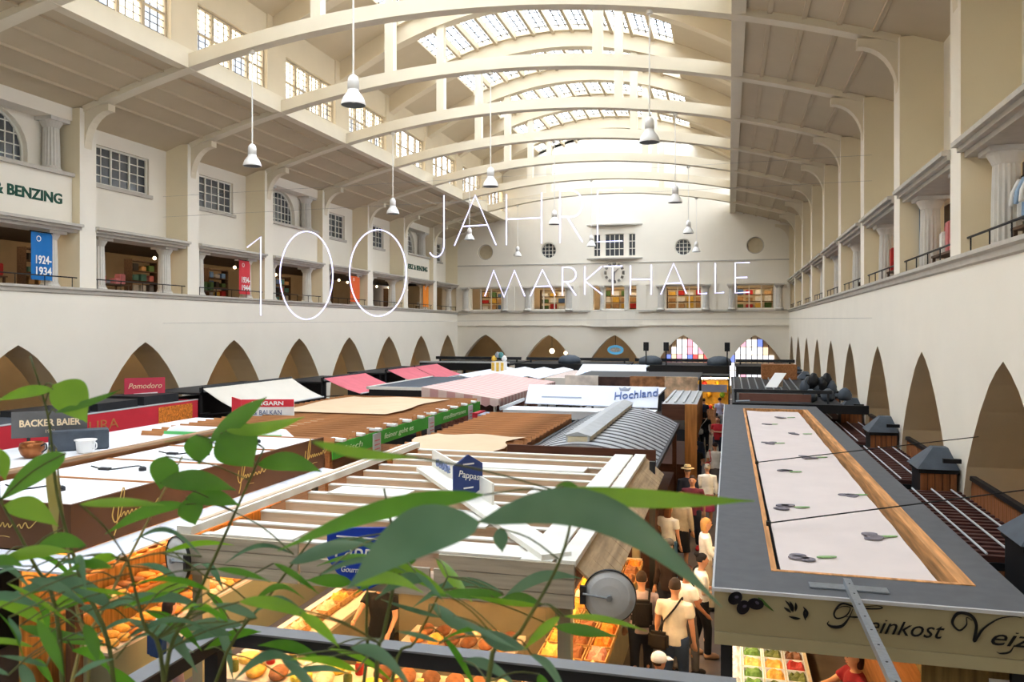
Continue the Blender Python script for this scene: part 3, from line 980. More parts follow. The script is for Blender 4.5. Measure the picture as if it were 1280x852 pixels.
M_CTOP = mat('counter_stone', (214, 196, 172), 0.4, 0.08, 5.0)
M_WARM = mat('warm_counter_light', (255, 214, 150), 0.4, 0.01, emit=45.0)
M_LGREY = mat('pale_grey_panel', (196, 198, 200), 0.6, 0.05)
M_GLASSC = glass('counter_glass', (0.93, 0.97, 0.95), 0.2)

def part(t, name, m, x0, x1, y0, y1, z0, z1):
    return MB().box(min(x0, x1), max(x0, x1), min(y0, y1), max(y0, y1), z0, z1).build(name, m, t)
def posts(t, xs, ys, z0, z1, w=0.1, m=None):
    for x in xs:
        for y in ys:
            part(t, 'post', m or M_DARK, x - w / 2, x + w / 2, y - w / 2, y + w / 2, z0, z1)
def ribbon(path, w, nrm, thick=0.006):
    """flat calligraphic stroke along a 3-D path; width list allowed"""
    P = [Vector(p) for p in path]
    n = Vector(nrm).normalized()
    W = w if isinstance(w, (list, tuple)) else [w] * len(P)
    m = MB()
    vs = []
    for i, p in enumerate(P):
        d = (P[min(i + 1, len(P) - 1)] - P[max(i - 1, 0)]).normalized()
        s = d.cross(n).normalized() * W[i] / 2
        vs += [p - s, p + s, p - s + n * thick, p + s + n * thick]
    fs = []
    for i in range(len(P) - 1):
        a, b = 4 * i, 4 * i + 4
        fs += [(a, a + 1, b + 1, b), (a + 2, b + 2, b + 3, a + 3), (a, b, b + 2, a + 2), (a + 1, a + 3, b + 3, b + 1)]
    m.add(vs, fs)
    return m
def smooth_path(pts, n=6):
    """Catmull-Rom"""
    P = [Vector(p) for p in pts]
    P = [P[0] * 2 - P[1]] + P + [P[-1] * 2 - P[-2]]
    out = []
    for i in range(1, len(P) - 2):
        for j in range(n):
            t = j / n
            a, b, c, d = P[i - 1], P[i], P[i + 1], P[i + 2]
            out.append(0.5 * ((2 * b) + (c - a) * t + (2 * a - 5 * b + 4 * c - d) * t * t + (3 * b - a - 3 * c + d) * t ** 3))
    out.append(P[-2])
    return out

# ------------------------------------------------------------------ olive stall, right foreground
sf = thing('delicatessen_stall', 'long charcoal-roofed delicatessen stall with olive-printed fascia, right foreground', 'stall', (1.1, 7.05, 0))
fx0, fx1, fy0, fy1 = -0.12, 2.35, 7.05, 24.0
ox0, ox1, oy0, oy1 = 0.42, 1.98, 7.7, 22.9
for a in ((fx0, ox0 - 0.05, fy0, fy1), (ox1 + 0.05, fx1, fy0, fy1)):
    part(sf, 'roof_sheet', M_GREYTOP, a[0], a[1], a[2], a[3], 2.95, 3.0)
part(sf, 'roof_sheet', M_GREYTOP, ox0 - 0.05, ox1 + 0.05, fy0, oy0 - 0.05, 2.95, 3.0)
part(sf, 'roof_sheet', M_GREYTOP, ox0 - 0.05, ox1 + 0.05, oy1 + 0.05, fy1, 2.95, 3.0)
part(sf, 'opening_frame', M_PINE, ox0 - 0.05, ox0, oy0, oy1, 2.8, 3.005)
part(sf, 'opening_frame', M_PINE, ox1 - 0.07, ox1 + 0.05, oy0 - 0.05, oy1, 2.8, 3.008)
part(sf, 'opening_frame', M_PINE, ox0 - 0.05, ox1, oy0 - 0.05, oy0, 2.8, 3.006)
part(sf, 'opening_frame', M_PINE, ox0 - 0.05, ox1 + 0.05, oy1, oy1 + 0.05, 2.8, 3.006)
fb = MB()
nx, ny = 8, 60
for j in range(ny + 1):
    for i in range(nx + 1):
        x = ox0 + 0.04 + (ox1 - 0.2 - ox0 - 0.04) * i / nx
        y = oy0 + 0.06 + (oy1 - 0.15 - oy0 - 0.06) * j / ny
        z = 2.965 - 0.02 * math.sin(math.pi * i / nx) + 0.006 * math.sin(y * 5.1 + i) + 0.004 * math.sin(x * 9 + y * 2.3)
        fb.v.append((x, y, z))
for j in range(ny):
    for i in range(nx):
        a = j * (nx + 1) + i
        fb.f.append((a, a + 1, a + nx + 2, a + nx + 1))
        fb.mi.append(0)
fab = fb.build('fabric_ceiling', M_FABRIC, sf, True)
part(sf, 'fabric_batten', M_CREAM, ox0 + 0.04, ox1 - 0.2, oy0 + 0.03, oy0 + 0.06, 2.85, 2.955)
M_OLV = mat('printed_olive_grey', (128, 122, 130), 0.9, 0.2, 8.0)
M_OLG = mat('printed_leaf_green', (150, 186, 130), 0.9, 0.1, 8.0)
prr = random.Random(3)
def disc(m, c, rx, ry, rot, up, n=14, t=0.004):
    pts = []
    for i in range(n):
        a = 2 * math.pi * i / n
        u, v = rx * math.cos(a), ry * math.sin(a)
        pts.append((u * math.cos(rot) - v * math.sin(rot), u * math.sin(rot) + v * math.cos(rot)))
    m.prism([pts], lambda a, b: up(c[0] + a, c[1] + b, 0), lambda a, b: up(c[0] + a, c[1] + b, t))
for (x, y) in ((0.72, 8.35), (1.45, 9.35), (0.68, 10.6), (1.5, 11.6), (0.8, 13.2), (1.35, 14.8), (0.75, 16.4), (1.4, 18.0), (0.8, 19.6), (1.3, 21.2)):
    g = MB()
    up = lambda a, b, t: (a, b, 2.962 + t)
    for i in range(3):
        disc(g, (x + prr.uniform(-0.12, 0.1), y + prr.uniform(-0.12, 0.12)), prr.uniform(0.07, 0.1), 0.06, prr.uniform(-0.6, 0.6), up, t=0.012)
    g.build('olive_print', M_OLV, fab)
    g = MB()
    disc(g, (x + 0.2, y + 0.03), 0.1, 0.025, 0.3, up, t=0.012)
    g.build('leaf_print', M_OLG, fab)
# fascia with lettering
fc = MB().hexa([(fx0, fy0 + 0.03, 2.62), (fx1, fy0 + 0.03, 2.62), (fx1, fy0 + 0.08, 2.62), (fx0, fy0 + 0.08, 2.62)], [(fx0, fy0 - 0.02, 2.99), (fx1, fy0 - 0.02, 2.99), (fx1, fy0 + 0.08, 2.99), (fx0, fy0 + 0.08, 2.99)]).build('front_fascia', M_OLIVE, sf)
part(sf, 'fascia_lip', M_OLIVE, fx0, fx1, fy0 + 0.02, fy0 + 0.12, 2.51, 2.615)
part(sf, 'edge_trim', M_LGREY, fx0 - 0.015, fx1, fy0 - 0.03, fy0 - 0.005, 2.975, 3.003)
part(sf, 'edge_trim', M_LGREY, fx0 - 0.02, fx0 - 0.002, fy0, fy1, 2.93, 3.004)
part(sf, 'side_fascia', M_OLIVE, fx0, fx0 + 0.05, fy0 + 0.1, fy1, 2.55, 2.945)
part(sf, 'side_fascia', M_OLIVE, fx1 - 0.05, fx1, fy0 + 0.1, fy1, 2.55, 2.945)
part(sf, 'ceiling_panel', M_DARK, fx0 + 0.05, fx1 - 0.05, fy0 + 0.12, fy1, 2.7, 2.74)
FY = fy0 - 0.02
fpl = lambda x, z: Vector((x, FY + (2.99 - z) * 0.135 - 0.012, z))
M_INK = mat('black_lettering', (24, 24, 26), 0.5, 0.05)
M_OLIVEB = mat('black_olive_print', (30, 28, 34), 0.3, 0.2, 8.0)
for (x, z, rot) in ((0.05, 2.93, 0.2), (0.115, 2.855, 0.5), (0.215, 2.895, -0.6)):
    g = MB()
    disc(g, (x, z), 0.066, 0.05, rot + 0.6, lambda a, b, t: fpl(a, b) - Vector((0, t, 0)), 18, 0.008)
    g.build('olive_print', M_OLIVEB, fc)
    g = MB()
    disc(g, (x + 0.012, z + 0.012), 0.018, 0.012, rot, lambda a, b, t: fpl(a, b) - Vector((0, t + 0.007, 0)), 10, 0.003)
    g.build('olive_highlight', mat('olive_glint', (96, 92, 110), 0.3), fc)
ribbon(smooth_path([fpl(0.235, 2.95), fpl(0.27, 2.92), fpl(0.34, 2.86), fpl(0.36, 2.845)]), [0.008, 0.014, 0.02, 0.026, 0.03, 0.03, 0.03, 0.028, 0.025, 0.02, 0.018, 0.015, 0.012, 0.01, 0.008, 0.006, 0.005, 0.004, 0.003], (0, -1, 0)).build('leaf_print', mat('print_leaf_green', (78, 110, 52), 0.6), fc)
for pts in (((0.45, 2.945), (0.49, 2.9), (0.5, 2.86)), ((0.485, 2.94), (0.505, 2.9), (0.51, 2.85)), ((0.53, 2.935), (0.535, 2.9), (0.53, 2.86)), ((0.44, 2.885), (0.47, 2.865), (0.495, 2.845)), ((0.59, 2.905), (0.62, 2.86), (0.615, 2.81)), ((0.48, 2.81), (0.53, 2.8), (0.57, 2.8)), ((0.6, 2.88), (0.6, 2.84), (0.61, 2.79))):
    p = smooth_path([fpl(*q) for q in pts], 5)
    k = len(p)
    ribbon(p, [0.004 + 0.018 * math.sin(math.pi * i / (k - 1)) for i in range(k)], (0, -1, 0)).build('twig_print', M_INK, fc)
def script_text(txt, size, x, z, w):
    o = place_text(txt, size, M_INK, fpl(x, z), (1, 0, 0), (0, 0, 1), fc, shear=0.42, extrude=0.003, align='LEFT', width=w)
    return o
script_text('einkost', 0.19, 1.07, 2.735, 0.56)
script_text('eizi', 0.19, 1.95, 2.725, 0.36)
def swash(pts, w0, w1, dx=0.09):
    pts = [(a + dx, b) for a, b in pts]
    p = smooth_path([fpl(*q) for q in pts], 8)
    k = len(p)
    ribbon(p, [w0 + (w1 - w0) * math.sin(math.pi * i / (k - 1)) ** 2 for i in range(k)], (0, -1, 0)).build('swash', M_INK, fc)
swash([(0.70, 2.8), (0.69, 2.775), (0.73, 2.755), (0.8, 2.77), (0.85, 2.84), (0.88, 2.92)], 0.004, 0.024)
swash([(0.75, 2.9), (0.80, 2.935), (0.86, 2.93), (0.83, 2.86), (0.76, 2.83), (0.74, 2.88), (0.8, 2.96), (0.92, 2.935), (1.06, 2.94), (1.1, 2.955), (1.06, 2.965), (0.97, 2.95)], 0.004, 0.014)
swash([(0.83, 2.85), (0.9, 2.855), (0.95, 2.86)], 0.004, 0.012)
swash([(1.64, 2.91), (1.6, 2.93), (1.6, 2.87), (1.55, 2.82), (1.5, 2.88), (1.54, 2.96), (1.63, 2.95), (1.67, 2.87), (1.66, 2.74), (1.72, 2.85), (1.82, 2.94), (1.92, 2.97), (1.98, 2.965)], 0.004, 0.024, 0.2)
swash([(2.02, 2.74), (1.99, 2.68), (1.93, 2.66), (1.9, 2.67)], 0.004, 0.014, 0.12)
# steel strut tying the roof to the landing
st = thing('steel_strut', 'perforated galvanised steel strut running from the charcoal roof towards the viewer', 'strut', (0.97, 7.3, 3.0))
MB().bar((0.97, 7.36, 3.045), (0.76, 0.72, 3.52), 0.06, 0.05).build('channel', M_GALV, st)
part(st, 'base_plate', M_GALV, 0.66, 1.28, 7.22, 7.36, 3.004, 3.016)
for i in range(14):
    q = 0.03 + i * 0.05
    c = Vector((0.97, 7.36, 3.045)).lerp(Vector((0.76, 0.72, 3.52)), q) + Vector((0, 0, 0.0262))
    MB().lathe([(0.008, 0), (0.008, 0.002)], 10, c).build('slot', M_BLACK, st)
for x, y in ((0.44, 13.6), (0.43, 9.4)):
    cb_ = thing('tension_cable', 'thin black tension cable across the fabric roof, %s one' % ('near' if y < 10 else 'far'), 'cable', (x, y, 3.0))
    MB().tube([(x, y, 3.03), (4.1, y + 1.7, 3.35)], 0.008, 6).build('wire_rope', M_BLACK, cb_)
    part(cb_, 'anchor', M_BLACK, x - 0.03, x + 0.02, y - 0.04, y + 0.04, 3.0, 3.05)
# counter inside
posts(sf, (fx0 + 0.1, fx1 - 0.1), (fy0 + 0.3, 12.6, 18.2, fy1 - 0.2), 0.0, 2.7, 0.1, M_DARK)
part(sf, 'counter_body', M_COUNTER, fx0 + 0.06, fx0 + 1.05, 8.2, 21.8, 0.0, 0.86)
part(sf, 'counter_top', M_CTOP, fx0 + 0.04, fx0 + 1.1, 8.15, 21.85, 0.86, 0.9)
part(sf, 'back_shelf', M_BWOODY, fx1 - 0.5, fx1 - 0.1, 8.0, 23.0, 0.0, 1.0)
part(sf, 'back_panel', wood('olive_back_board', (124, 104, 62), 'Z'), fx1 - 0.1, fx1 - 0.06, 7.4, 23.6, 0.0, 2.7)
part(sf, 'price_note', M_WHITE, 2.05, 2.2, 7.36, 7.365, 2.18, 2.34)
part(sf, 'side_board', wood('olive_side_board', (134, 112, 68), 'Z'), 1.55, fx1 - 0.06, 7.37, 7.4, 0.0, 2.62)
part(sf, 'light_tube', M_WARM, 0.3, 0.36, 8.3, 21.5, 2.62, 2.66)

# ------------------------------------------------------------------ weathered white pergola stall (blue signs), centre foreground
sp = thing('pergola_stall', 'weathered white pergola stall with blue enamel signs, centre foreground', 'stall', (-3.9, 8.2, 0))
px0, px1, py0, py1 = -6.3, -1.53, 8.2, 15.5
for z0, z1 in ((2.30, 2.44), (2.45, 2.60), (2.61, 2.76)):
    n = 3
    for i in range(n):
        a = px0 + (px1 - px0) * i / n + (0.1 if z0 > 2.5 and i else 0.02 * i)
        b = px0 + (px1 - px0) * (i + 1) / n - 0.01
        if z0 > 2.6 and i == 1: continue
        part(sp, 'fascia_plank', M_WPLANK, a, b, py0 - 0.03, py0 + 0.01, z0, z1)
rr = random.Random(11)
for i in range(26):
    y = py0 + 0.1 + i * 0.28
    ln = rr.uniform(0.28, 0.55)
    MB().slab([(px1 - 0.02, y, 2.72), (px1 + 0.34, y - 0.02, 2.42), (px1 + 0.34, y + 0.235, 2.42), (px1 - 0.02, y + 0.255, 2.72 + rr.uniform(0, 0.03))], 0.025).build('side_plank', M_WPLANKY, sp)
MB().bar((px0 + 0.06, py0, 2.8), (px0 + 0.06, py1, 2.8), 0.2, 0.1).build('edge_beam', M_WBEAM, sp)
MB().bar((px0 + 0.06, py0 + 0.3, 2.855), (px0 + 0.06, py1 - 0.3, 2.855), 0.08, 0.012).build('beam_inlay', M_TANBEAM, sp)
MB().bar((px1 - 0.1, py0, 2.76), (px1 - 0.1, py1, 2.76), 0.2, 0.06).build('edge_beam', M_WBEAM, sp)
MB().bar((px1 - 0.42, py0, 2.755), (px1 - 0.42, py1, 2.755), 0.34, 0.03).build('edge_board', M_WBEAM, sp)
for i in range(12):
    y = py0 + 0.25 + i * (py1 - py0 - 0.3) / 11
    part(sp, 'cross_beam', M_TANBEAM, px0 + 0.15, px1 - 0.05, y - 0.04, y + 0.04, 2.5, 2.7)
    part(sp, 'beam_top', M_WBEAM, px0 + 0.15, px1 - 0.05, y - 0.05, y + 0.07, 2.7, 2.72)
for (xa, xb, ya, yb) in ((-6.0, -4.9, 8.35, 8.75), (-4.6, -2.9, 9.5, 10.2), (-5.8, -4.6, 10.9, 11.4), (-3.2, -1.9, 8.35, 8.8), (-2.9, -1.8, 11.6, 12.1), (-4.4, -2.4, 13.6, 14.1)):
    part(sp, 'roof_board', M_WBEAM, xa, xb, ya, yb, 2.722, 2.745)
part(sp, 'ceiling_board', M_TANBEAM, px0 + 0.2, px1 - 0.2, py0 + 0.2, py1 - 0.1, 2.38, 2.4)
# diagonal sign board across the roof
da, db = Vector((-5.0, 12.9, 2.8)), Vector((-1.75, 8.3, 2.8))
MB().bar(da, db, 0.34, 0.06).build('diagonal_board', M_WBEAM, sp)
dd = (db - da).normalized()
dn = dd.cross(Vector((0, 0, 1))).normalized()
sb = MB().bar(da + Vector((0, 0, 0.16)) - dn * 0.12, da + dd * 3.2 + Vector((0, 0, 0.16)) - dn * 0.12, 0.03, 0.32).build('upright_sign_board', M_WBEAM, sp)
place_text('ocose', 0.26, mat('faded_blue_print', (126, 140, 178), 0.8), da + dd * 0.75 + Vector((0, 0, 0.1)) - dn * 0.1 + dn * 0.0, dd, (0, 0, 1), sb, width=0.8, extrude=0.025)
hx = thing('hexagon_sign', 'small navy hexagonal enamel sign standing on the white pergola roof', 'sign', (-3.5, 10.65, 2.75), rz=0.9)
hexp = [(0.0, 0.02), (0.24, 0.16), (0.24, 0.5), (0.0, 0.64), (-0.24, 0.5), (-0.24, 0.16)]
hxb = MB().prism([hexp], lambda a, b: (a, 0.0, b + 0.05), lambda a, b: (a, 0.03, b + 0.05)).build('sign_plate', M_NAVY, hx, local=True)
me = text_mesh('Pappas', 0.13, 0.003)
me.transform(Matrix.Translation((0, -0.008, 0.36)) @ Matrix.Rotation(0.25, 4, 'Y') @ Matrix.Rotation(math.pi / 2, 4, 'X'))
me.materials.append(M_WHITE)
link('lettering', me, hx, True)
for z, w in ((0.55, 0.18), (0.22, 0.16)):
    MB().box(-w / 2, w / 2, -0.008, -0.001, z, z + 0.02).build('print_line', M_WHITE, hx, local=True)
MB().box(-0.02, 0.02, 0.0, 0.03, 0.0, 0.1).build('sign_foot', M_WBEAM, hx, local=True)
bs = thing('shield_sign', 'bright blue shield sign hung on the front planks of the white pergola', 'sign', (-4.3, 8.05, 2.2))
c0 = at(452, 700, Y=8.1)
shp = [(-0.42, 0.3), (-0.36, 0.33), (0.36, 0.38), (0.42, 0.36), (0.42, 0.0), (0.3, -0.2), (0.02, -0.34), (-0.3, -0.16), (-0.42, 0.0)]
MB().prism([shp], lambda a, b: (c0.x + a, 8.1, c0.z + b), lambda a, b: (c0.x + a, 8.14, c0.z + b)).build('sign_plate', M_BLUES, bs)
place_text('Pappas', 0.24, M_WHITE, (c0.x, 8.095, c0.z + 0.02), (1, 0, 0), (0, 0, 1), bs, width=0.66, shear=0.2, extrude=0.004)
place_text('Gourmet Palast', 0.09, M_WHITE, (c0.x, 8.095, c0.z - 0.14), (1, 0, 0), (0, 0, 1), bs, width=0.5, shear=0.2, extrude=0.004)
MB().box(c0.x - 0.3, c0.x + 0.3, 8.09, 8.1, c0.z + 0.24, c0.z + 0.255).build('print_line', M_WHITE, bs)
def mirror(label, c, rz, arm):
    t = thing('convex_mirror', label, 'mirror', c, rz=rz)
    MB().lathe([(0.02, -0.05), (0.12, -0.045), (0.2, -0.03), (0.255, 0.0), (0.265, 0.0), (0.265, 0.02), (0.02, 0.02)], 36, axis='Y').build('mirror_back', M_LGREY, t, local=True)
    MB().lathe([(0.262, -0.012), (0.272, -0.012), (0.272, 0.025), (0.262, 0.025)], 36, axis='Y', cap=False).build('rubber_rim', M_BLACK, t, local=True)
    MB().tube([(0, -0.07, 0.0), (arm, -0.06, 0.03)], 0.012, 8).build('bracket_arm', M_GALV, t, local=True)
    MB().lathe([(0.03, -0.09), (0.03, -0.04)], 12, axis='Y').build('clamp', M_GALV, t, local=True)
    MB().box(arm - 0.03, arm + 0.03, -0.05, 0.0, -0.08, 0.1).build('wall_plate', M_DARK, t, local=True)
mirror('round grey mirror back at the right corner of the white pergola', at(762, 745, Y=8.15), 0.1, -0.27)
mirror('round grey mirror back, seen slanted, at the left corner of the white pergola', at(222, 699, Y=8.1), -0.43, 0.25)
posts(sp, (px0 + 0.15, px1 - 0.15), (py0 + 0.2, py1 - 0.3), 0.0, 2.5, 0.14, M_COUNTER)
part(sp, 'dark_post', M_DARK, px1 + 0.12, px1 + 0.22, 14.9, 15.0, 0.0, 2.75)
# counters of the pergola stall: a ring of cases
for (xa, xb, ya, yb) in ((px0 + 0.1, px1 - 0.7, 8.6, 9.3), (px1 - 0.85, px1 - 0.05, 8.6, 15.0), (px0 + 0.1, px0 + 0.8, 9.3, 15.0)):
    part(sp, 'counter_body', M_COUNTER, xa, xb, ya, yb, 0.0, 0.88)
    part(sp, 'counter_top', M_CTOP, xa - 0.03, xb + 0.03, ya - 0.03, yb + 0.03, 0.88, 0.93)
for (xa, xb, ya, yb) in ((-4.3, -2.75, 10.1, 10.8), (-5.2, -2.75, 12.2, 12.9)):
    part(sp, 'counter_body', M_COUNTER, xa, xb, ya, yb, 0.0, 0.88)
    part(sp, 'counter_top', M_CTOP, xa - 0.03, xb + 0.03, ya - 0.03, yb + 0.03, 0.88, 0.93)
part(sp, 'light_tube', M_WARM, px1 - 0.5, px1 - 0.44, 8.8, 14.8, 2.3, 2.34)
part(sp, 'light_tube', M_WARM, px0 + 0.4, px1 - 0.9, 8.85, 8.91, 2.3, 2.34)
part(sp, 'light_tube', M_WARM, px0 + 0.4, px0 + 0.46, 9.3, 14.8, 2.3, 2.34)

# ------------------------------------------------------------------ brown bakery stall, left
sc = thing('bakery_stall', 'brown-fascia bakery stall with gold script and white roof, left foreground', 'stall', (-9.5, 8.6, 0))
cx0, cx1, cy0, cy1 = -10.75, -8.25, 8.6, 15.35
part(sc, 'side_fascia', M_BROWN, cx1 - 0.05, cx1, cy0, cy1, 2.27, 2.9)
part(sc, 'front_fascia', M_BROWN, cx0, cx1 - 0.05, cy0, cy0 + 0.05, 2.27, 2.9)
part(sc, 'back_fascia', M_BWOODY, cx0 - 0.1, cx0, cy0, cy1, 2.6, 2.95)
part(sc, 'roof_beam', wood('roof_rail_wood', (160, 128, 98), 'Y'), cx0 - 0.12, cx0 + 0.06, cy0, cy1, 2.95, 3.0)
for i in range(4):
    a, b = cy0 + 0.06 + i * (cy1 - cy0 - 0.1) / 4, cy0 + (i + 1) * (cy1 - cy0 - 0.1) / 4
    part(sc, 'roof_panel', M_WHITEROOF, cx0 + 0.06, cx1 - 0.06, a, b, 2.84, 2.87)
    part(sc, 'roof_joint', M_BWOOD, cx0 + 0.06, cx1 - 0.06, b, b + 0.055, 2.83, 2.89)
    # downlight housing and cable on each panel
    yy = (a + b) / 2
    d = MB().lathe([(0.06, 0.0), (0.06, 0.05), (0.03, 0.07)], 12, (cx1 - 1.0, yy, 2.87))
    d.build('downlight', M_DARK, sc)
    MB().tube(smooth_path([(cx1 - 1.0, yy, 2.93), (cx1 - 1.3, yy + 0.2, 2.9), (cx1 - 1.6, yy - 0.1, 2.88), (cx1 - 2.1, yy + 0.1, 2.88)]), 0.012, 5).build('cable', M_DARK, sc)
    part(sc, 'transformer', M_DARK, cx1 - 1.75, cx1 - 1.55, yy - 0.14, yy - 0.06, 2.87, 2.91)
# white awning flaps below the fascia
for i in range(4):
    a, b = cy0 - 0.1 + i * (cy1 - cy0 + 0.1) / 4 + 0.01, cy0 - 0.1 + (i + 1) * (cy1 - cy0 + 0.1) / 4 - 0.01
    MB().slab([(cx1 - 0.02, a, 2.26), (cx1 + 0.5, a, 2.2), (cx1 + 0.5, b, 2.2), (cx1 - 0.02, b, 2.26)], 0.03).build('awning_flap', M_AWN, sc)
MB().slab([(cx0, cy0 - 0.5, 2.2), (cx1 + 0.5, cy0 - 0.5, 2.2), (cx1 + 0.5, cy0 - 0.02, 2.25), (cx0, cy0 - 0.02, 2.26)], 0.03).build('awning_flap', M_AWN, sc)
def gold_script(org, xd, s=1.0):
    o = Vector(org)
    x = Vector(xd)
    z = Vector((0, 0, 1))
    n = x.cross(z)
    def st_(pts, w=0.016):
        ribbon(smooth_path([o + x * a * s + z * b * s for a, b in pts], 6), w, n, 0.008).build('gold_script', M_GOLD, sc)
    st_([(0.0, 0.22), (-0.03, 0.1), (0.02, 0.0), (0.1, 0.05), (0.16, 0.2), (0.2, 0.4), (0.17, 0.44), (0.1, 0.25), (0.05, -0.06), (0.0, -0.18)])
    st_([(0.13, 0.05), (0.2, 0.11), (0.22, 0.05), (0.27, 0.11), (0.3, 0.05), (0.35, 0.11), (0.38, 0.05), (0.43, 0.1), (0.46, 0.05), (0.52, 0.1), (0.56, 0.05), (0.62, 0.1), (0.66, 0.05), (0.72, 0.13), (0.78, 0.06), (0.9, 0.16)], 0.012)
    st_([(0.25, -0.08), (0.36, -0.07), (0.46, -0.08)], 0.006)
for y in (9.35, 12.3, 14.6):
    gold_script((cx1 + 0.001, y, 2.5), (0, 1, 0), 1.0)
gold_script((cx1 - 1.45, cy0 - 0.001, 2.5), (1, 0, 0), 1.0)
posts(sc, (cx1 + 0.2,), (8.45,), 0.0, 2.2, 0.14, wood('dark_post_wood', (88, 58, 36), 'Z'))
posts(sc, (cx0 + 0.1, cx1 - 0.1), (cy1 - 0.2,), 0.0, 2.8, 0.1, M_DARK)
part(sc, 'counter_body', mat('sage_counter_panel', (140, 136, 106), 0.6, 0.06, 2.0), cx1 - 0.1, cx1 + 0.5, cy0 + 0.15, cy1 - 0.4, 0.0, 0.95)
part(sc, 'counter_top', M_CTOP, cx1 - 0.15, cx1 + 0.5, cy0 + 0.1, cy1 - 0.4, 0.95, 0.99)
part(sc, 'shelf_board', M_PINE, cx1 - 0.65, cx1 - 0.15, cy0 + 0.3, cy1 - 0.6, 1.3, 1.33)
part(sc, 'shelf_board', M_PINE, cx1 - 0.95, cx1 - 0.65, cy0 + 0.3, cy1 - 0.6, 1.62, 1.65)
part(sc, 'back_wall', wood('honey_wood_wall', (196, 142, 74), 'Z'), cx1 - 1.05, cx1 - 1.0, cy0 + 0.2, cy1 - 0.4, 0.0, 2.5)
part(sc, 'light_tube', M_WARM, cx1 - 0.6, cx1 - 0.54, cy0 + 0.3, cy1 - 0.6, 2.22, 2.26)

# ------------------------------------------------------------------ flat white roof with kitchen things behind it
sw = thing('white_roof_stall', 'flat white-roofed stall carrying copper kettle and sign, beside the red-fascia stall', 'stall', (-13, 10, 0))
part(sw, 'roof_panel', M_WHITEROOF, -15.2, -11.0, 8.0, 20.5, 2.5, 2.56)
part(sw, 'roof_rail', M_WPLANKY, -11.15, -10.95, 8.0, 20.5, 2.56, 2.64)
part(sw, 'body', M_DARK, -14.8, -11.4, 8.4, 20.2, 0.0, 2.5)
sg = thing('slate_signboard', 'grey signboard with cream lettering reading BACKER BAIER on the white roof', 'sign', at(70, 530, X=-14.5))
c0 = at(70, 512, X=-14.2)
sgp = MB().bar((c0.x - 0.52, c0.y - 0.65, 3.13), (c0.x + 0.52, c0.y + 0.33, 3.13), 0.05, 0.56).build('board', mat('slate_grey_board', (96, 96, 96), 0.7, 0.1), sg)
bd = Vector((1.5, 1.4, 0)).normalized()
place_text('BACKER BAIER', 0.2, mat('cream_lettering', (236, 214, 178), 0.6), Vector((c0.x, c0.y - 0.16, 3.09)) + Vector((bd.y, -bd.x, 0)) * 0.03, bd, (0, 0, 1), sgp, width=1.15, bold=0.006, extrude=0.006)
place_text('1901', 0.1, MATS['cream_lettering'], Vector((c0.x, c0.y - 0.16, 2.94)) + Vector((bd.y, -bd.x, 0)) * 0.03, bd, (0, 0, 1), sgp, extrude=0.006)
for q in (-0.4, 0.4):
    p = Vector((c0.x, c0.y - 0.16, 0)) + bd * q
    part(sg, 'sign_leg', M_DARK, p.x - 0.025, p.x + 0.025, p.y - 0.025, p.y + 0.025, 2.56, 2.86)
bx = goods_box('storage_case', 'dark grey storage case on the white roof below the grey signboard', 'case', M_SLATE, at(99, 561, Z=2.565), 1.15, 0.5, 0.42, 0.02, 0.75)
kt = thing('copper_kettle', 'round copper kettle on the white stall roof', 'kettle', at(40, 572, Z=2.56))
MB().lathe([(0.12, 0.0), (0.2, 0.08), (0.24, 0.2), (0.22, 0.3), (0.2, 0.32), (0.2, 0.3), (0.05, 0.12)], 24).build('bowl', mat('copper', (150, 92, 54), 0.3, 0.1, metal=0.8), kt, True, True)
MB().tube(smooth_path([(0.22, 0, 0.25), (0.34, 0, 0.3), (0.36, 0, 0.2), (0.24, 0, 0.12)]), 0.015, 6).build('handle', M_DARK, kt, True, True)
pt = thing('enamel_pot', 'small white enamel pot on the white stall roof', 'pot', at(107, 566, Z=2.56))
MB().lathe([(0.13, 0.0), (0.17, 0.05), (0.19, 0.26), (0.22, 0.27), (0.22, 0.29), (0.17, 0.29), (0.15, 0.05)], 24).build('body', M_ENAMEL, pt, True, True)
MB().tube(smooth_path([(0.18, 0, 0.22), (0.27, 0, 0.22), (0.27, 0, 0.12), (0.17, 0, 0.1)]), 0.014, 6).build('handle', M_ENAMEL, pt, True, True)

# ------------------------------------------------------------------ red fascia stall along the left wall
sr = thing('red_fascia_stall', 'red-fascia spice stall with dark roof by the left arcade', 'stall', (-19, 20, 0))
part(sr, 'fascia', M_REDF, -17.9, -17.85, 13.5, 24.2, 2.03, 2.7)
part(sr, 'fascia_end', M_REDF, -20.2, -17.9, 24.15, 24.2, 2.03, 2.7)
part(sr, 'roof_panel', M_SLATE, -20.5, -17.95, 13.5, 24.1, 2.62, 2.68)
part(sr, 'edge_trim', M_LGREY, -17.95, -17.84, 13.5, 24.2, 2.7, 2.73)
for i in range(3):
    part(sr, 'roof_box', M_DARK, -19.9, -18.4, 18.2 + i * 2.0, 19.9 + i * 2.0, 2.68, 2.86 + 0.05 * i)
part(sr, 'gold_pattern', mat('gold_ornament', (236, 128, 48), 0.6, 0.5, 14.0), -17.849, -17.845, 22.2, 23.9, 2.08, 2.62)
place_text('LIURA', 0.42, mat('dull_gold_lettering', (196, 120, 70), 0.6), (-17.84, 19.6, 2.2), (0, 1, 0), (0, 0, 1), sr, width=1.6, extrude=0.005)
part(sr, 'shelf_back', M_SHELF, -19.0, -18.9, 13.6, 24.0, 0.0, 2.5)
for z in (0.5, 1.0, 1.4, 1.75):
    part(sr, 'shelf_board', M_PINE, -18.9, -18.2, 13.6, 24.0, z, z + 0.03)
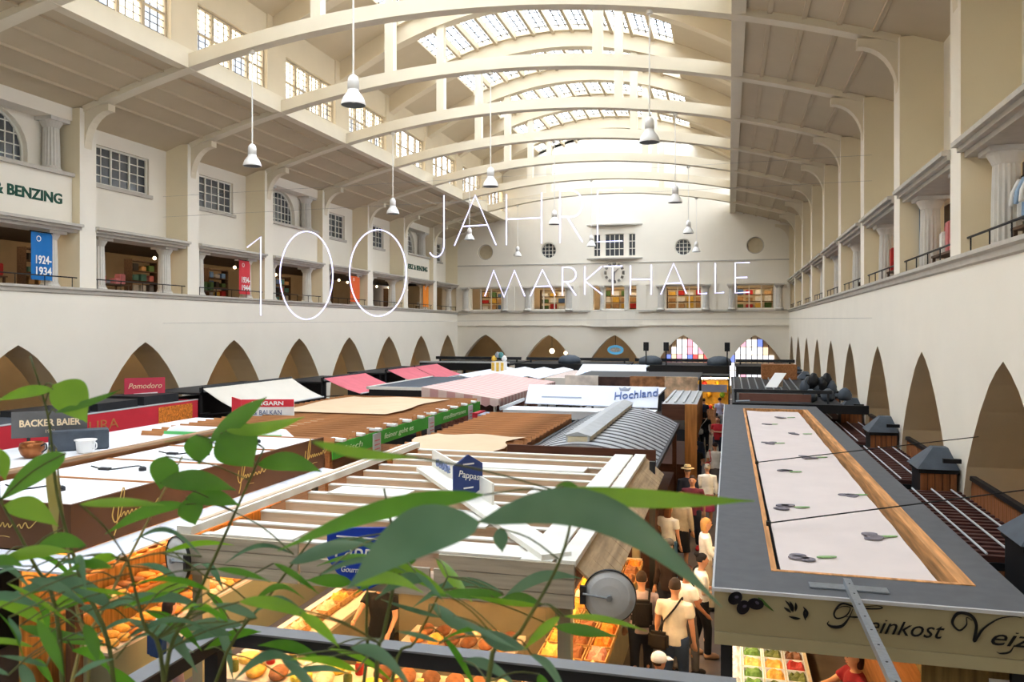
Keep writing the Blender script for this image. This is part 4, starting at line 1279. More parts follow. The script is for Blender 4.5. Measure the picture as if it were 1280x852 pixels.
posts(sr, (-18.0,), (13.7, 17.5, 21.0, 24.0), 0.0, 2.1, 0.1, M_DARK)
ORDW = [a + b for a in ('', 'twenty-') for b in ('first second third fourth fifth sixth seventh eighth ninth'.split() if a else 'first second third fourth fifth sixth seventh eighth ninth tenth eleventh twelfth thirteenth fourteenth fifteenth sixteenth seventeenth eighteenth nineteenth twentieth'.split())]
rr = random.Random(5)
cols = list(SHOP)
for i in range(26):
    y = 17.6 + i * 0.24
    cc = rr.choice(cols)
    goods_box('spice_jar', '%s spice jar, %s from the near end of the red-fascia stall' % (cc, ORDW[i]), 'jar', SHOP[cc], (-18.35, y, 1.785), 0.2, 0.17, rr.choice((0.18, 0.22, 0.26)), 0.02, group='jars on the red-fascia stall')
ps = thing('pink_signboard', 'pink-red signboard with cream script on the dark stall roof by the arch', 'sign', at(181, 497, X=-19.3))
c0 = at(181, 485, X=-19.3)
pb = MB().bar((c0.x - 0.45, c0.y - 0.45, c0.z), (c0.x + 0.45, c0.y + 0.45, c0.z), 0.05, 0.72).build('board', mat('pink_red_board', (206, 66, 88), 0.7, 0.05), ps)
bd = Vector((1, 1, 0)).normalized()
off = Vector((bd.y, -bd.x, 0)) * 0.03
place_text('Pomodoro', 0.26, mat('cream_lettering', (236, 214, 178), 0.6), c0 + off + Vector((0, 0, 0.0)), bd, (0, 0, 1), pb, width=1.05, shear=0.3, extrude=0.006)
MB().bar(c0 + off - bd * 0.35 + Vector((0, 0, -0.2)), c0 + off + bd * 0.4 + Vector((0, 0, -0.17)), 0.006, 0.06).build('print_line', M_WHITE, pb)
for q in (-0.4, 0.4):
    p = c0 + bd * q
    part(ps, 'sign_leg', M_DARK, p.x - 0.02, p.x + 0.02, p.y - 0.02, p.y + 0.02, 2.69, c0.z - 0.3)

# ------------------------------------------------------------------ awnings further along the left wall
def awning(name, label, m, x0, x1, y0, y1, z0, z1, body=True, n=6, kind='awning stall'):
    t = thing(name, label, 'stall', ((x0 + x1) / 2, y0, 0))
    g = MB()
    for i in range(n + 1):
        u = i / n
        x = x0 + (x1 - x0) * u
        z = z0 + (z1 - z0) * u - 0.06 * math.sin(math.pi * u)
        for y in (y0, (y0 + y1) / 2, y1):
            g.v.append((x, y, z))
    for i in range(n + 1):
        u = i / n
        x = x0 + (x1 - x0) * u
        z = z0 + (z1 - z0) * u - 0.06 * math.sin(math.pi * u) - 0.02
        for y in (y0, (y0 + y1) / 2, y1):
            g.v.append((x, y, z))
    k = 3 * (n + 1)
    for i in range(n):
        for j in range(2):
            a = i * 3 + j
            g.f.append((a, a + 1, a + 4, a + 3))
            g.f.append((k + a, k + a + 3, k + a + 4, k + a + 1))
    g.mi = [0] * len(g.f)
    g.build('awning_cloth', m, t, True)
    MB().tube([(x1, y0, z1), (x1, y1, z1)], 0.035, 6).build('front_rail', M_LGREY, t)
    MB().tube([(x0, y0, z0), (x0, y1, z0)], 0.05, 6).build('roller', M_DARK, t)
    for y in (y0 + 0.15, y1 - 0.15):
        MB().tube([(x0 - 0.2, y, z1 - 0.2), (x1, y, z1 - 0.04)], 0.025, 6).build('support_arm', M_DARK, t)
    if body:
        part(t, 'counter', M_DARK, x0 - 2.2, x0 + 0.5, y0 + 0.1, y1 - 0.1, 0.0, 1.1)
        part(t, 'back_frame', M_DARK, x0 - 2.4, x0 - 2.1, y0 + 0.1, y1 - 0.1, 1.1, 2.6)
        part(t, 'roof_panel', M_DARK, x0 - 2.4, x0 - 0.1, y0, y1, z0 - 0.25, z0 - 0.18)
        posts(t, (x0 - 0.15,), (y0 + 0.15, y1 - 0.15), 0.0, z0, 0.1)
    return t
awning('awning_stall', 'big cream awning stall in front of the left arches', M_CREAM, -17.85, -16.35, 24.45, 30.4, 3.1, 2.33)
ta = part(bpy.data.objects['awning_stall'], 'name_board', M_BLACK, -17.95, -17.8, 24.4, 24.9, 1.6, 2.2)
awning('awning_stall', 'nearest pink awning stall by the left arches', M_PINK, -17.85, -16.0, 33.2, 37.5, 2.93, 2.25)
awning('awning_stall', 'middle pink awning stall by the left arches', M_PINK, -17.85, -16.0, 40.3, 44.0, 2.95, 2.25)
awning('awning_stall', 'farthest pink awning stall by the left arches', M_PINK, -17.85, -16.0, 44.15, 47.9, 2.95, 2.25)

# ------------------------------------------------------------------ slatted wooden stalls in the middle
def slat_stall(label, x0, x1, y0, y1, z, step, cloth=None):
    t = thing('slatted_stall', label, 'stall', ((x0 + x1) / 2, y0, 0))
    n = int((y1 - y0) / step)
    rr = random.Random(int(y0 * 10))
    sl = MB().hexa([(x0, -0.015, -0.06), (x1, -0.015, -0.06), (x1, 0.015, -0.06), (x0, 0.015, -0.06)], [(x0, 0.03, 0.07), (x1, 0.03, 0.07), (x1, 0.06, 0.07), (x0, 0.06, 0.07)]).mesh('roof_slat', M_BWOOD)
    for i in range(n):
        o = link('roof_slat', sl, t)
        o.location = (0, y0 + step * (i + 0.5), z)
    for q in range(4):
        x = x0 + 0.1 + (x1 - x0 - 0.2) * q / 3
        part(t, 'roof_beam', M_BWOODY, x - 0.05, x + 0.05, y0, y1, z - 0.2, z - 0.06)
    posts(t, (x0 + 0.1, x1 - 0.1), (y0 + 0.1, (y0 + y1) / 2, y1 - 0.1), 0.0, z - 0.2, 0.12, M_BWOODY)
    part(t, 'counter', M_BWOODY, x0 + 0.2, x1 - 0.2, y0 + 0.3, y1 - 0.3, 0.0, 0.9)
    if cloth:
        g = MB()
        xs = [cloth[0] + (cloth[1] - cloth[0]) * i / 8 for i in range(9)]
        ys = [cloth[2] + (cloth[3] - cloth[2]) * j / 6 for j in range(7)]
        for j, y in enumerate(ys):
            for i, x in enumerate(xs):
                g.v.append((x + 0.15 * math.sin(j * 1.2) * (1 if i in (0, 8) else 0), y, z + 0.11 + 0.03 * math.sin(i * 1.1) * math.sin(j * 0.9)))
        for j in range(6):
            for i in range(8):
                a = j * 9 + i
                g.f.append((a, a + 1, a + 10, a + 9))
                g.mi.append(0)
        g.build('roof_cloth', M_BEIGE, t, True)
    return t
sg1 = slat_stall('long brown slatted stall with the green banner, centre left', -14.0, -8.75, 16.6, 27.9, 2.6, 0.36, (-13.3, -9.6, 21.5, 26.8))
gbn = MB().hexa([(-8.72, 16.6, 2.2), (-8.69, 16.6, 2.2), (-8.69, 27.8, 2.2), (-8.72, 27.8, 2.2)], [(-8.72, 16.6, 2.55), (-8.69, 16.6, 2.55), (-8.69, 27.8, 2.55), (-8.72, 27.8, 2.55)]).build('banner', M_GREENB, sg1)
M_PALEG = mat('pale_green_print', (206, 232, 190), 0.7)
for i, (y, t_) in enumerate(((20.4, 'feiner geht es'), (25.0, 'mediterranes'), (17.6, 'frisch'))):
    place_text(t_, 0.2, M_PALEG, (-8.68, y, 2.31), (0, 1, 0), (0, 0, 1), gbn, shear=0.2, extrude=0.004, width=(2.0, 2.2, 1.0)[i])
for y in (18.9, 22.8, 26.6):
    b_ = part(sg1, 'price_board', M_LGREY, -8.68, -8.65, y - 0.22, y + 0.22, 1.85, 2.52)
    for q in range(4):
        MB().box(-8.65, -8.645, y - 0.15, y + 0.15, 2.0 + q * 0.11, 2.03 + q * 0.11).build('print_line', mat('board_print_pink', (206, 120, 128), 0.7), b_)
for i in range(11):
    MB().bar((-8.95, 17.0 + i * 1.0, 2.62), (-8.6, 17.0 + i * 1.0, 2.6), 0.2, 0.06).build('lamp_bracket', M_WHITE, sg1)
slat_stall('smaller brown slatted stall beside the barrel-roofed stall', -7.1, -4.55, 15.9, 24.0, 2.55, 0.42, (-6.9, -4.7, 15.9, 18.3))
# balkan stall roof with sign in front of the slatted stall
gs = thing('ridge_sign', 'white and green ridge-shaped roof sign in front of the slatted stall', 'sign', at(400, 545, X=-11.0))
c0 = at(395, 540, X=-11.2)
gp = MB()
g0 = Vector((-11.9, 15.6, 2.55))
gp.hexa([(-12.6, 15.4, 2.5), (-9.2, 15.4, 2.5), (-9.2, 16.3, 2.5), (-12.6, 16.3, 2.5)], [(-12.3, 15.7, 2.95), (-9.5, 15.7, 2.95), (-9.5, 15.95, 2.95), (-12.3, 15.95, 2.95)])
gpo = gp.build('ridge', M_WHITEROOF, gs)
for z in (2.56, 2.82):
    q = (z - 2.5) / 0.45 * 0.3
    MB().bar((-12.4, 15.39 + q, z), (-9.4, 15.39 + q, z), 0.012, 0.09).build('green_stripe', mat('green_stripe', (98, 196, 112), 0.7), gpo)
hs = thing('price_signboard', 'red and white signboard lettered UNGARN & BALKAN before the cream awning', 'sign', at(337, 520, X=-12.9))
c0 = at(335, 512, X=-13.0)
bd = Vector((1, 0.35, 0)).normalized()
nrm = Vector((bd.y, -bd.x, 0))
hp = MB().bar(c0 - bd * 0.75, c0 + bd * 0.75, 0.05, 0.62).build('board', M_WHITE, hs)
MB().bar(c0 - bd * 0.75 + nrm * 0.03 + Vector((0, 0, 0.2)), c0 + bd * 0.75 + nrm * 0.03 + Vector((0, 0, 0.2)), 0.01, 0.22).build('red_band', M_REDF, hs)
place_text('UNGARN', 0.16, M_WHITE, c0 + nrm * 0.04 + Vector((0, 0, 0.14)), bd, (0, 0, 1), hp, width=0.9, extrude=0.004, bold=0.004)
place_text('& BALKAN', 0.2, mat('slate_blue_lettering', (96, 110, 150), 0.7), c0 + nrm * 0.04 + Vector((0, 0, -0.14)), bd, (0, 0, 1), hp, width=0.8, extrude=0.004)
MB().slab([c0 - bd * 0.76 + Vector((0, 0, -0.3)), c0 - bd * 1.1 + Vector((-0.1, 0.3, -0.3)), c0 - bd * 1.1 + Vector((-0.1, 0.3, 0.36)), c0 - bd * 0.76 + Vector((0, 0, 0.3))], 0.03).build('side_board', M_REDF, hs)
for q in (-0.6, 0.6):
    p = c0 + bd * q
    part(hs, 'sign_leg', M_DARK, p.x - 0.02, p.x + 0.02, p.y - 0.02, p.y + 0.02, 2.3, c0.z - 0.28)
part(hs, 'base', M_DARK, c0.x - 0.9, c0.x + 0.9, c0.y - 0.3, c0.y + 0.3, 0.0, 2.3)

# ------------------------------------------------------------------ barrel-roofed stall
sbv = thing('barrel_roof_stall', 'zinc barrel-roofed stall with a ridge lantern in the centre', 'stall', (-2.7, 16.2, 0))
bx0, bx1, by0, by1 = -4.4, -1.45, 16.2, 24.2
xc, hw = (bx0 + bx1) / 2, (bx1 - bx0) / 2
def barrel(x): return 2.4 + 0.42 * (1 - ((x - xc) / hw) ** 2)
N = 16
xs = [bx0 + (bx1 - bx0) * i / N for i in range(N + 1)]
g = MB()
g.prism([[(x, barrel(x)) for x in xs] + [(x, barrel(x) - 0.04) for x in reversed(xs)]], lambda a, b: (a, by0, b), lambda a, b: (a, by1, b))
g.build('barrel_roof', M_ZINC, sbv)
seam = MB()
seam.prism([[(x, barrel(x) + 0.007) for x in xs] + [(x, barrel(x) - 0.01) for x in reversed(xs)]], lambda a, b: (a, -0.07, b), lambda a, b: (a, 0.07, b))
seam = seam.mesh('standing_seam', M_SEAM)
for i in range(17):
    o = link('standing_seam', seam, sbv)
    o.location = (0, by0 + 0.08 + i * (by1 - by0 - 0.16) / 16, 0)
part(sbv, 'front_fascia', M_DBROWN, bx0 - 0.05, bx1 + 0.05, by0 - 0.08, by0 - 0.01, 2.42, 2.78)
part(sbv, 'eave', M_SEAM, bx1, bx1 + 0.06, by0, by1, 2.32, 2.42)
part(sbv, 'eave', M_SEAM, bx0 - 0.06, bx0, by0, by1, 2.32, 2.42)
ln = part(sbv, 'lantern', M_LGREY, xc - 0.4, xc + 0.1, by0 + 0.5, by1 + 0.3, 2.7, 2.94)
MB().prism([[(xc - 0.44, 2.94), (xc + 0.14, 2.94), (xc - 0.15, 3.02)]], lambda a, b: (a, by0 + 0.46, b), lambda a, b: (a, by1 + 0.35, b)).build('lantern_roof', M_ZINC, sbv)
for i in range(9):
    y = by0 + 0.6 + i * (by1 - by0 - 0.4) / 9
    part(sbv, 'lantern_pane', mat('lantern_glass', (214, 200, 168), 0.3, 0.15, 3.0), xc + 0.101, xc + 0.107, y, y + 0.76, 2.74, 2.91)
part(sbv, 'lantern_pane', MATS['lantern_glass'], xc - 0.36, xc + 0.06, by0 + 0.49, by0 + 0.499, 2.76, 2.92)
posts(sbv, (bx0 + 0.1, bx1 - 0.1), (by0 + 0.1, by1 - 0.1), 0.0, 2.36, 0.12, M_DBROWN)
part(sbv, 'counter', M_DBROWN, bx0 + 0.2, bx1 - 0.1, by0 + 0.3, by1 - 0.3, 0.0, 1.0)
part(sbv, 'front_post', M_DBROWN, bx1 - 0.05, bx1 + 0.05, by0 - 0.1, by0, 0.0, 2.6)

# ------------------------------------------------------------------ brown boarded stall past the barrel roof
so = thing('boarded_stall', 'brown boarded stall with a grey roof behind the barrel-roofed stall', 'stall', (-1.6, 24.5, 0))
part(so, 'front_fascia', M_DBROWN, -1.95, -1.27, 24.5, 24.56, 2.45, 2.92)
part(so, 'end_panel', wood('orange_brown_panel', (168, 112, 58), 'Z'), -1.27, -0.92, 24.48, 24.56, 0.0, 2.93)
part(so, 'side_panel', MATS['orange_brown_panel'], -0.98, -0.92, 24.56, 30.0, 1.9, 2.9)
part(so, 'roof_panel', M_ZINC, -1.95, -0.92, 24.56, 30.0, 2.88, 2.92)
for i in range(4):
    MB().bar((-1.85 + 0.26 * i, 24.9, 2.94), (-1.85 + 0.26 * i, 29.6, 2.94), 0.05, 0.06).build('roof_rib', M_LGREY, so)
part(so, 'counter', M_DBROWN, -2.1, -1.2, 24.7, 29.8, 0.0, 1.1)
# hochland awning
hk = thing('coffee_stall', 'white coffee stall with a tilted roof sign lettered in blue', 'stall', (-4.5, 27.2, 0))
hb = MB().slab([(-6.85, 27.15, 2.6), (-2.3, 27.15, 2.55), (-2.3, 27.75, 3.2), (-6.85, 27.75, 3.2)], 0.05).build('tilted_sign', M_AWN, hk)
up = Vector((0, 0.6, 0.62)).normalized()
place_text('Hochland', 0.46, mat('hochland_blue', (96, 118, 170), 0.7), (-3.05, 27.37, 2.84), (1, 0.09, 0.1), up, hb, width=1.45, extrude=0.02)
crown = MB().prism([[(-3.25, 0.0), (-2.95, 0.0), (-2.9, 0.16), (-3.0, 0.08), (-3.1, 0.18), (-3.2, 0.08), (-3.3, 0.16)]], lambda a, b: Vector((a - 0.35, 27.6, 3.06)) + up * b * 0.7, lambda a, b: Vector((a - 0.35, 27.58, 3.09)) + up * b * 0.7)
crown.build('crown_emblem', mat('crown_grey', (150, 160, 178), 0.6), hb)
MB().slab([(-6.3, 27.32, 2.79), (-4.9, 27.32, 2.79), (-4.9, 27.36, 2.83), (-6.3, 27.36, 2.83)], 0.004).build('print_line', MATS['crown_grey'], hb)
part(hk, 'roof_panel', M_WHITEROOF, -7.3, -2.3, 26.0, 27.15, 2.42, 2.48)
part(hk, 'front_fascia', M_LGREY, -7.3, -2.3, 25.9, 26.0, 2.2, 2.48)
part(hk, 'rear_panel', M_AWN, -6.85, -2.3, 27.8, 31.0, 2.9, 2.95)
part(hk, 'counter', M_DARK, -7.0, -2.4, 26.1, 31.0, 0.0, 1.1)
posts(hk, (-7.2, -2.4), (26.1, 30.8), 0.0, 2.42, 0.1, M_LGREY)
MB().bar((-7.4, 25.9, 2.5), (-6.9, 27.2, 2.72), 0.06, 0.1).build('side_bracket', M_LGREY, hk)
gcb = thing('grey_cabinet', 'tall grey cabinet with a red side panel next to the green banner end', 'cabinet', (-7.75, 25.6, 0))
part(gcb, 'body', mat('blue_grey_panel', (150, 156, 172), 0.6, 0.04), -8.0, -7.3, 25.3, 26.2, 0.0, 2.35)
part(gcb, 'side_panel', mat('crimson_panel', (176, 36, 52), 0.6, 0.04), -8.18, -8.0, 25.3, 26.2, 0.0, 2.4)

# ------------------------------------------------------------------ striped awning stall
stt = thing('striped_awning_stall', 'pink-and-cream striped awning stall with scalloped valance behind the slatted stall', 'stall', (-9.5, 28.2, 0))
M_STA, M_STB = mat('stripe_dusty_pink', (196, 152, 148), 0.9, 0.04), mat('stripe_cream', (214, 192, 184), 0.9, 0.03)
n = 40
for i in range(n):
    y0, y1 = 28.2 + 9.8 * i / n, 28.2 + 9.8 * (i + 1) / n
    MB().slab([(-11.1, y0, 3.0), (-8.1, y0, 2.62), (-8.1, y1, 2.62), (-11.1, y1, 3.0)], 0.02).build('awning_stripe', M_STA if i % 2 else M_STB, stt)
    pts = [(y0, 2.6), (y1, 2.6), (y1, 2.4), (y0 + (y1 - y0) * 0.75, 2.33), (y0 + (y1 - y0) * 0.25, 2.33), (y0, 2.4)]
    MB().prism([pts], lambda a, b: (-8.1, a, b), lambda a, b: (-8.08, a, b)).build('valance', M_STA if i % 2 else M_STB, stt)
m_ = 9
for i in range(m_):
    x0, x1 = -11.1 + 3.0 * i / m_, -11.1 + 3.0 * (i + 1) / m_
    z = 3.0 - 0.38 * (i + 0.5) / m_
    MB().prism([[(x0, z), (x1, z - 0.04), (x1, 2.4), ((x0 + x1) / 2, 2.32), (x0, 2.4)]], lambda a, b: (a, 28.17, b), lambda a, b: (a, 28.19, b)).build('valance', M_STA if i % 2 else M_STB, stt)
part(stt, 'counter', mat('crimson_panel', (176, 36, 52), 0.6, 0.04), -10.8, -8.3, 28.6, 37.6, 0.0, 1.0)
posts(stt, (-8.3, -10.9), (28.4, 33, 37.6), 0.0, 2.55, 0.1, M_WBEAM)
part(stt, 'goods_wall', mat('mottled_goods', (150, 110, 100), 0.8, 0.6, 9.0), -10.5, -8.8, 28.7, 37.5, 1.0, 1.9)
# dark flat roof stall
sdk = thing('flat_roof_stall', 'dark flat-roofed stall with a white edge between the pink and striped awnings', 'stall', (-12.3, 28.5, 0))
part(sdk, 'roof_panel', M_SLATE, -13.4, -11.25, 28.6, 35.5, 2.86, 2.92)
part(sdk, 'edge_trim', M_WBEAM, -13.45, -11.2, 28.5, 28.6, 2.84, 2.95)
part(sdk, 'edge_trim', M_WBEAM, -13.5, -13.4, 28.5, 35.5, 2.84, 2.95)
part(sdk, 'front_fascia', M_BLACK, -13.4, -11.25, 28.52, 28.6, 2.5, 2.84)
part(sdk, 'counter', M_DARK, -13.3, -11.4, 28.8, 35.3, 0.0, 1.1)
posts(sdk, (-13.3, -11.4), (28.7, 35.3), 0.0, 2.86, 0.1)
# white glazed tent stall
swt = thing('tent_stall', 'white tent-roofed stall before the far end wall', 'stall', (-13, 38, 0))
for i in range(4):
    x0, x1 = -13.8 + 1.2 * i, -12.6 + 1.2 * i
    xm = (x0 + x1) / 2
    MB().prism([[(x0, 2.72), (xm, 2.85), (x1, 2.72), (x1, 2.68), (xm, 2.81), (x0, 2.68)]], lambda a, b: (a, 38.5, b), lambda a, b: (a, 47.5, b)).build('tent_bay', M_AWN, swt)
    posts(swt, (x0 + 0.02,), (38.7, 47.3), 0.0, 2.7, 0.08, M_LGREY)
part(swt, 'counter', M_LGREY, -13.6, -9.2, 38.8, 43.4, 0.0, 1.0)
# pasta sign column
pc = thing('pasta_display', 'tall yellow and white pasta packet display standing above the far stalls', 'display', at(624, 462, Y=44))
c0 = at(624, 470, Y=44.0)
part(pc, 'column', M_CREAM, c0.x - 0.38, c0.x + 0.38, 43.7, 44.3, 0.0, 3.3)
for i in range(3):
    part(pc, 'yellow_panel', SHOP['yellow'], c0.x - 0.36 + 0.27 * i, c0.x - 0.2 + 0.27 * i, 43.68, 43.7, 2.5, 3.25)
for i, cc in enumerate(('yellow', 'grey', 'teal', 'white')):
    o = MB().lathe([(0.05, 0), (0.14, 0.06), (0.16, 0.18), (0.1, 0.3), (0.02, 0.34)], 12, (c0.x - 0.3 + 0.2 * i, 44.0, 3.3 + (0.2 if i in (1, 2) else 0)))
    o.build('figure', SHOP[cc], pc, True)

# ------------------------------------------------------------------ picture-sided stalls in the middle distance
pk = thing('picture_stall', 'stall with food pictures along its fascia in front of the end wall', 'stall', (-4, 33, 0))
part(pk, 'roof_panel', M_DARK, -6.5, -1.2, 33.0, 39.0, 3.05, 3.11)
part(pk, 'fascia', mat('dark_food_photo', (74, 52, 46), 0.6, 0.6, 3.0), -5.2, -3.9, 32.9, 33.0, 2.7, 3.2)
part(pk, 'fascia', mat('brown_food_photo', (160, 110, 70), 0.6, 0.6, 4.0), -3.9, -2.5, 32.9, 33.0, 2.7, 3.24)
part(pk, 'fascia', mat('cream_food_photo', (214, 180, 146), 0.6, 0.5, 3.0), -2.5, -1.2, 32.85, 33.0, 2.3, 3.24)
part(pk, 'fascia', mat('white_food_photo', (224, 214, 202), 0.6, 0.2, 3.0), -6.6, -5.2, 32.9, 33.0, 2.6, 3.24)
part(pk, 'counter', M_DARK, -6.4, -1.3, 33.2, 38.8, 0.0, 1.1)
posts(pk, (-6.4, -1.3), (33.2, 38.8), 0.0, 3.05, 0.1)
wt = thing('white_awning_stall', 'small white awning stall with faint blue print before the end wall', 'stall', (-6, 40, 0))
wb_ = MB().slab([(-7.4, 39.6, 2.85), (-3.9, 39.6, 2.8), (-4.0, 40.6, 3.36), (-7.2, 40.6, 3.36)], 0.04).build('awning_cloth', M_AWN, wt)
MB().slab([(-7.0, 39.7, 2.93), (-4.2, 39.7, 2.9), (-4.2, 39.82, 2.97), (-7.0, 39.82, 3.0)], 0.006).build('print_line', mat('pale_blue_print', (160, 190, 226), 0.7), wb_)
part(wt, 'counter', M_LGREY, -7.2, -4.0, 40.0, 42.5, 0.0, 1.1)
part(wt, 'side_wall', M_AWN, -7.3, -4.0, 40.6, 42.4, 3.2, 3.25)
posts(wt, (-7.2, -4.1), (40.1, 42.3), 0.0, 2.95, 0.1, M_LGREY)
cr = thing('cream_panel_stall', 'cream-panelled stall with rounded ends left of the food pictures', 'stall', (-8, 39, 0))
part(cr, 'fascia', M_CREAM, -8.8, -7.5, 38.8, 39.0, 2.0, 2.75)
part(cr, 'roof_panel', mat('mottled_roof', (196, 178, 170), 0.8, 0.2, 4.0), -8.8, -7.5, 39.0, 46.0, 2.7, 2.75)
part(cr, 'counter', M_DARK, -8.7, -7.6, 39.1, 45.5, 0.0, 1.1)
posts(cr, (-8.7, -7.6), (39.2, 45.4), 0.0, 2.7, 0.1)

# ------------------------------------------------------------------ dark stalls along the end wall
for i, (xa, xb, lab) in enumerate(((-20.0, -13.8, 'left'), (-13.4, -6.4, 'centre left'), (-6.0, 0.0, 'centre right'), (0.4, 4.0, 'right'))):
    t = thing('end_wall_stall', 'dark roofed stall under the end wall arches, %s' % lab, 'stall', ((xa + xb) / 2, 52, 0))
    part(t, 'roof_panel', M_DARK, xa, xb, 50.5, 56.5, 2.75, 2.85)
    part(t, 'front_fascia', M_BLACK, xa, xb, 50.4, 50.5, 2.4, 2.9)
    if i == 0: part(t, 'edge_trim', M_LGREY, xa, xb, 50.38, 50.5, 2.9, 3.0)
    part(t, 'upper_beam', M_DARK, xa, xb, 53.5, 53.7, 3.0, 3.2)
    part(t, 'counter', M_DARK, xa + 0.2, xb - 0.2, 51, 56, 0.0, 1.2)
    posts(t, (xa + 0.1, (xa + xb) / 2, xb - 0.1), (50.6, 56.2), 0.0, 2.75, 0.12)
    posts(t, (xa + 0.3, xb - 0.3), (53.6,), 2.85, 3.0, 0.1)
for i, px in enumerate((712, 813, 899)):
    c0 = at(px, 455, Y=52.5)
    hd = thing('roof_hood', 'dark domed vent hood on the stalls before the end wall, %s' % ('left', 'middle', 'right')[i], 'vent hood', (c0.x, 52.5, 2.85), group='dark vent hoods')
    MB().lathe([(0.75, 0.0), (0.75, 0.25), (0.65, 0.42), (0.35, 0.55), (0.02, 0.58)], 16).build('hood', M_SLATE, hd, True, True)
    MB().lathe([(0.6, -0.0), (0.6, 0.1)], 16).build('collar', mat('brown_band', (130, 84, 58), 0.7), hd, False, True)
for i, px in enumerate((804, 830, 909)):
    c0 = at(px, 460, Y=50.0)
    sp_ = thing('speaker_pole', 'black loudspeaker on a pole before the end wall, %s of three' % ('left', 'middle', 'right')[i], 'speaker', (c0.x, 51.8, 2.85), group='loudspeakers on poles')
    MB().tube([(0, 0, 0), (0, 0, 0.9)], 0.04, 8).build('pole', M_BLACK, sp_, local=True)
    MB().box(-0.16, 0.16, -0.15, 0.15, 0.9, 1.45).build('cabinet', M_BLACK, sp_, local=True)

# ------------------------------------------------------------------ dark stalls and pergolas on the right
sd = thing('black_frame_stall', 'black-framed stall directly behind the charcoal-roofed stall', 'stall', (2.0, 25, 0))
part(sd, 'roof_panel', M_DARK, 0.1, 3.3, 25.2, 31.5, 2.85, 2.9)
part(sd, 'front_beam', M_BLACK, 0.1, 3.9, 25.1, 25.2, 2.7, 2.95)
part(sd, 'upper_beam', M_DARK, 0.15, 3.0, 26.0, 26.1, 3.2, 3.3)
part(sd, 'brown_board', mat('dull_red_board', (122, 84, 74), 0.7, 0.1), 0.3, 2.4, 25.9, 25.96, 2.95, 3.18)
part(sd, 'counter', M_DARK, 0.3, 2.4, 25.4, 31.3, 0.0, 1.1)
posts(sd, (0.2, 2.4), (25.3, 31.3), 0.0, 2.85, 0.1)
posts(sd, (0.2, 2.9), (26.05,), 2.9, 3.2, 0.06)
MB().tube([(0.2, 25.15, 3.0), (0.6, 25.15, 3.02)], 0.03, 6).build('rail', M_GALV, sd)
lt = thing('lattice_roof_stall', 'dark lattice-roofed stall with pale rafters beside the far end of the aisle', 'stall', (1.0, 33, 0))
part(lt, 'roof_panel', M_DARK, 0.1, 3.3, 33.0, 42.0, 2.7, 2.75)
for i in range(9):
    MB().bar((0.2 + 0.3 * i, 33.0, 2.8), (0.2 + 0.3 * i, 38.0, 2.95), 0.04, 0.05).build('rafter', M_GALV, lt)
part(lt, 'front_rail', M_GALV, 0.1, 2.7, 32.9, 33.0, 2.7, 2.8)
part(lt, 'counter', M_DARK, 0.4, 2.4, 33.2, 41.8, 0.0, 1.1)
posts(lt, (0.2, 2.4), (33.2, 41.8), 0.0, 2.7, 0.1)
tb = MB().box(-0.2, 0.2, -0.03, 0.03, 0, 0.62)
tlt = thing('tilted_placard', 'white placard leaning on the lattice-roofed stall', 'placard', (1.72, 33.3, 2.86), rz=-0.3)
MB().hexa([(-0.35, 0, 0.0), (0.1, 0.0, -0.0), (0.1, 0.03, 0.0), (-0.35, 0.03, 0.0)], [(-0.1, 0.5, 0.55), (0.35, 0.5, 0.55), (0.35, 0.53, 0.55), (-0.1, 0.53, 0.55)]).build('board', M_WHITE, tlt, local=True)
MB().box(0.05, 0.2, 0.5, 0.56, 0, 0.5).build('prop', M_TANBEAM, tlt, local=True)
goods_box('wooden_crate', 'brown wooden crate on top of the dark stalls before the bright end window', 'crate', M_BWOODY, (2.3, 40.5, 2.76), 1.6, 0.8, 0.7, 0.02)
dcx = thing('dried_goods_rack', 'dark rack of hanging goods on the black-framed stall roof', 'rack', (2.9, 28.6, 2.9))
MB().box(2.4, 3.4, 28.5, 28.7, 2.9, 2.96).build('base', M_BLACK, dcx)
for i in range(7):
    MB().lathe([(0.04, 0), (0.15, 0.1), (0.17, 0.3), (0.09, 0.48), (0.02, 0.52)], 10, (2.45 + 0.14 * i, 28.6 + 0.06 * (i % 2), 2.95 + 0.12 * (i % 3))).build('bundle', M_BLACK if i % 3 else M_SLATE, dcx, True)
for i in range(3):
    xx = 2.0 + i * 0.9
    o = MB()
    ro = thing('wrapped_bundle', 'grey plastic-wrapped bundle on the black-framed stall, %s' % ('left', 'middle', 'right')[i], 'bundle', (2.75 + 0.55 * i - 0.3, 26.6 + i * 0.4, 2.9), group='grey wrapped bundles')
    MB().lathe([(0.1, 0.0), (0.2, 0.05), (0.22, 0.18), (0.16, 0.32), (0.05, 0.4)], 12).build('wrap', M_SLATE, ro, True, True)
    MB().tube([(-0.18, 0, 0.2), (0, 0.02, 0.23), (0.18, 0, 0.2)], 0.015, 5).build('tie', M_BLACK, ro, True, True)

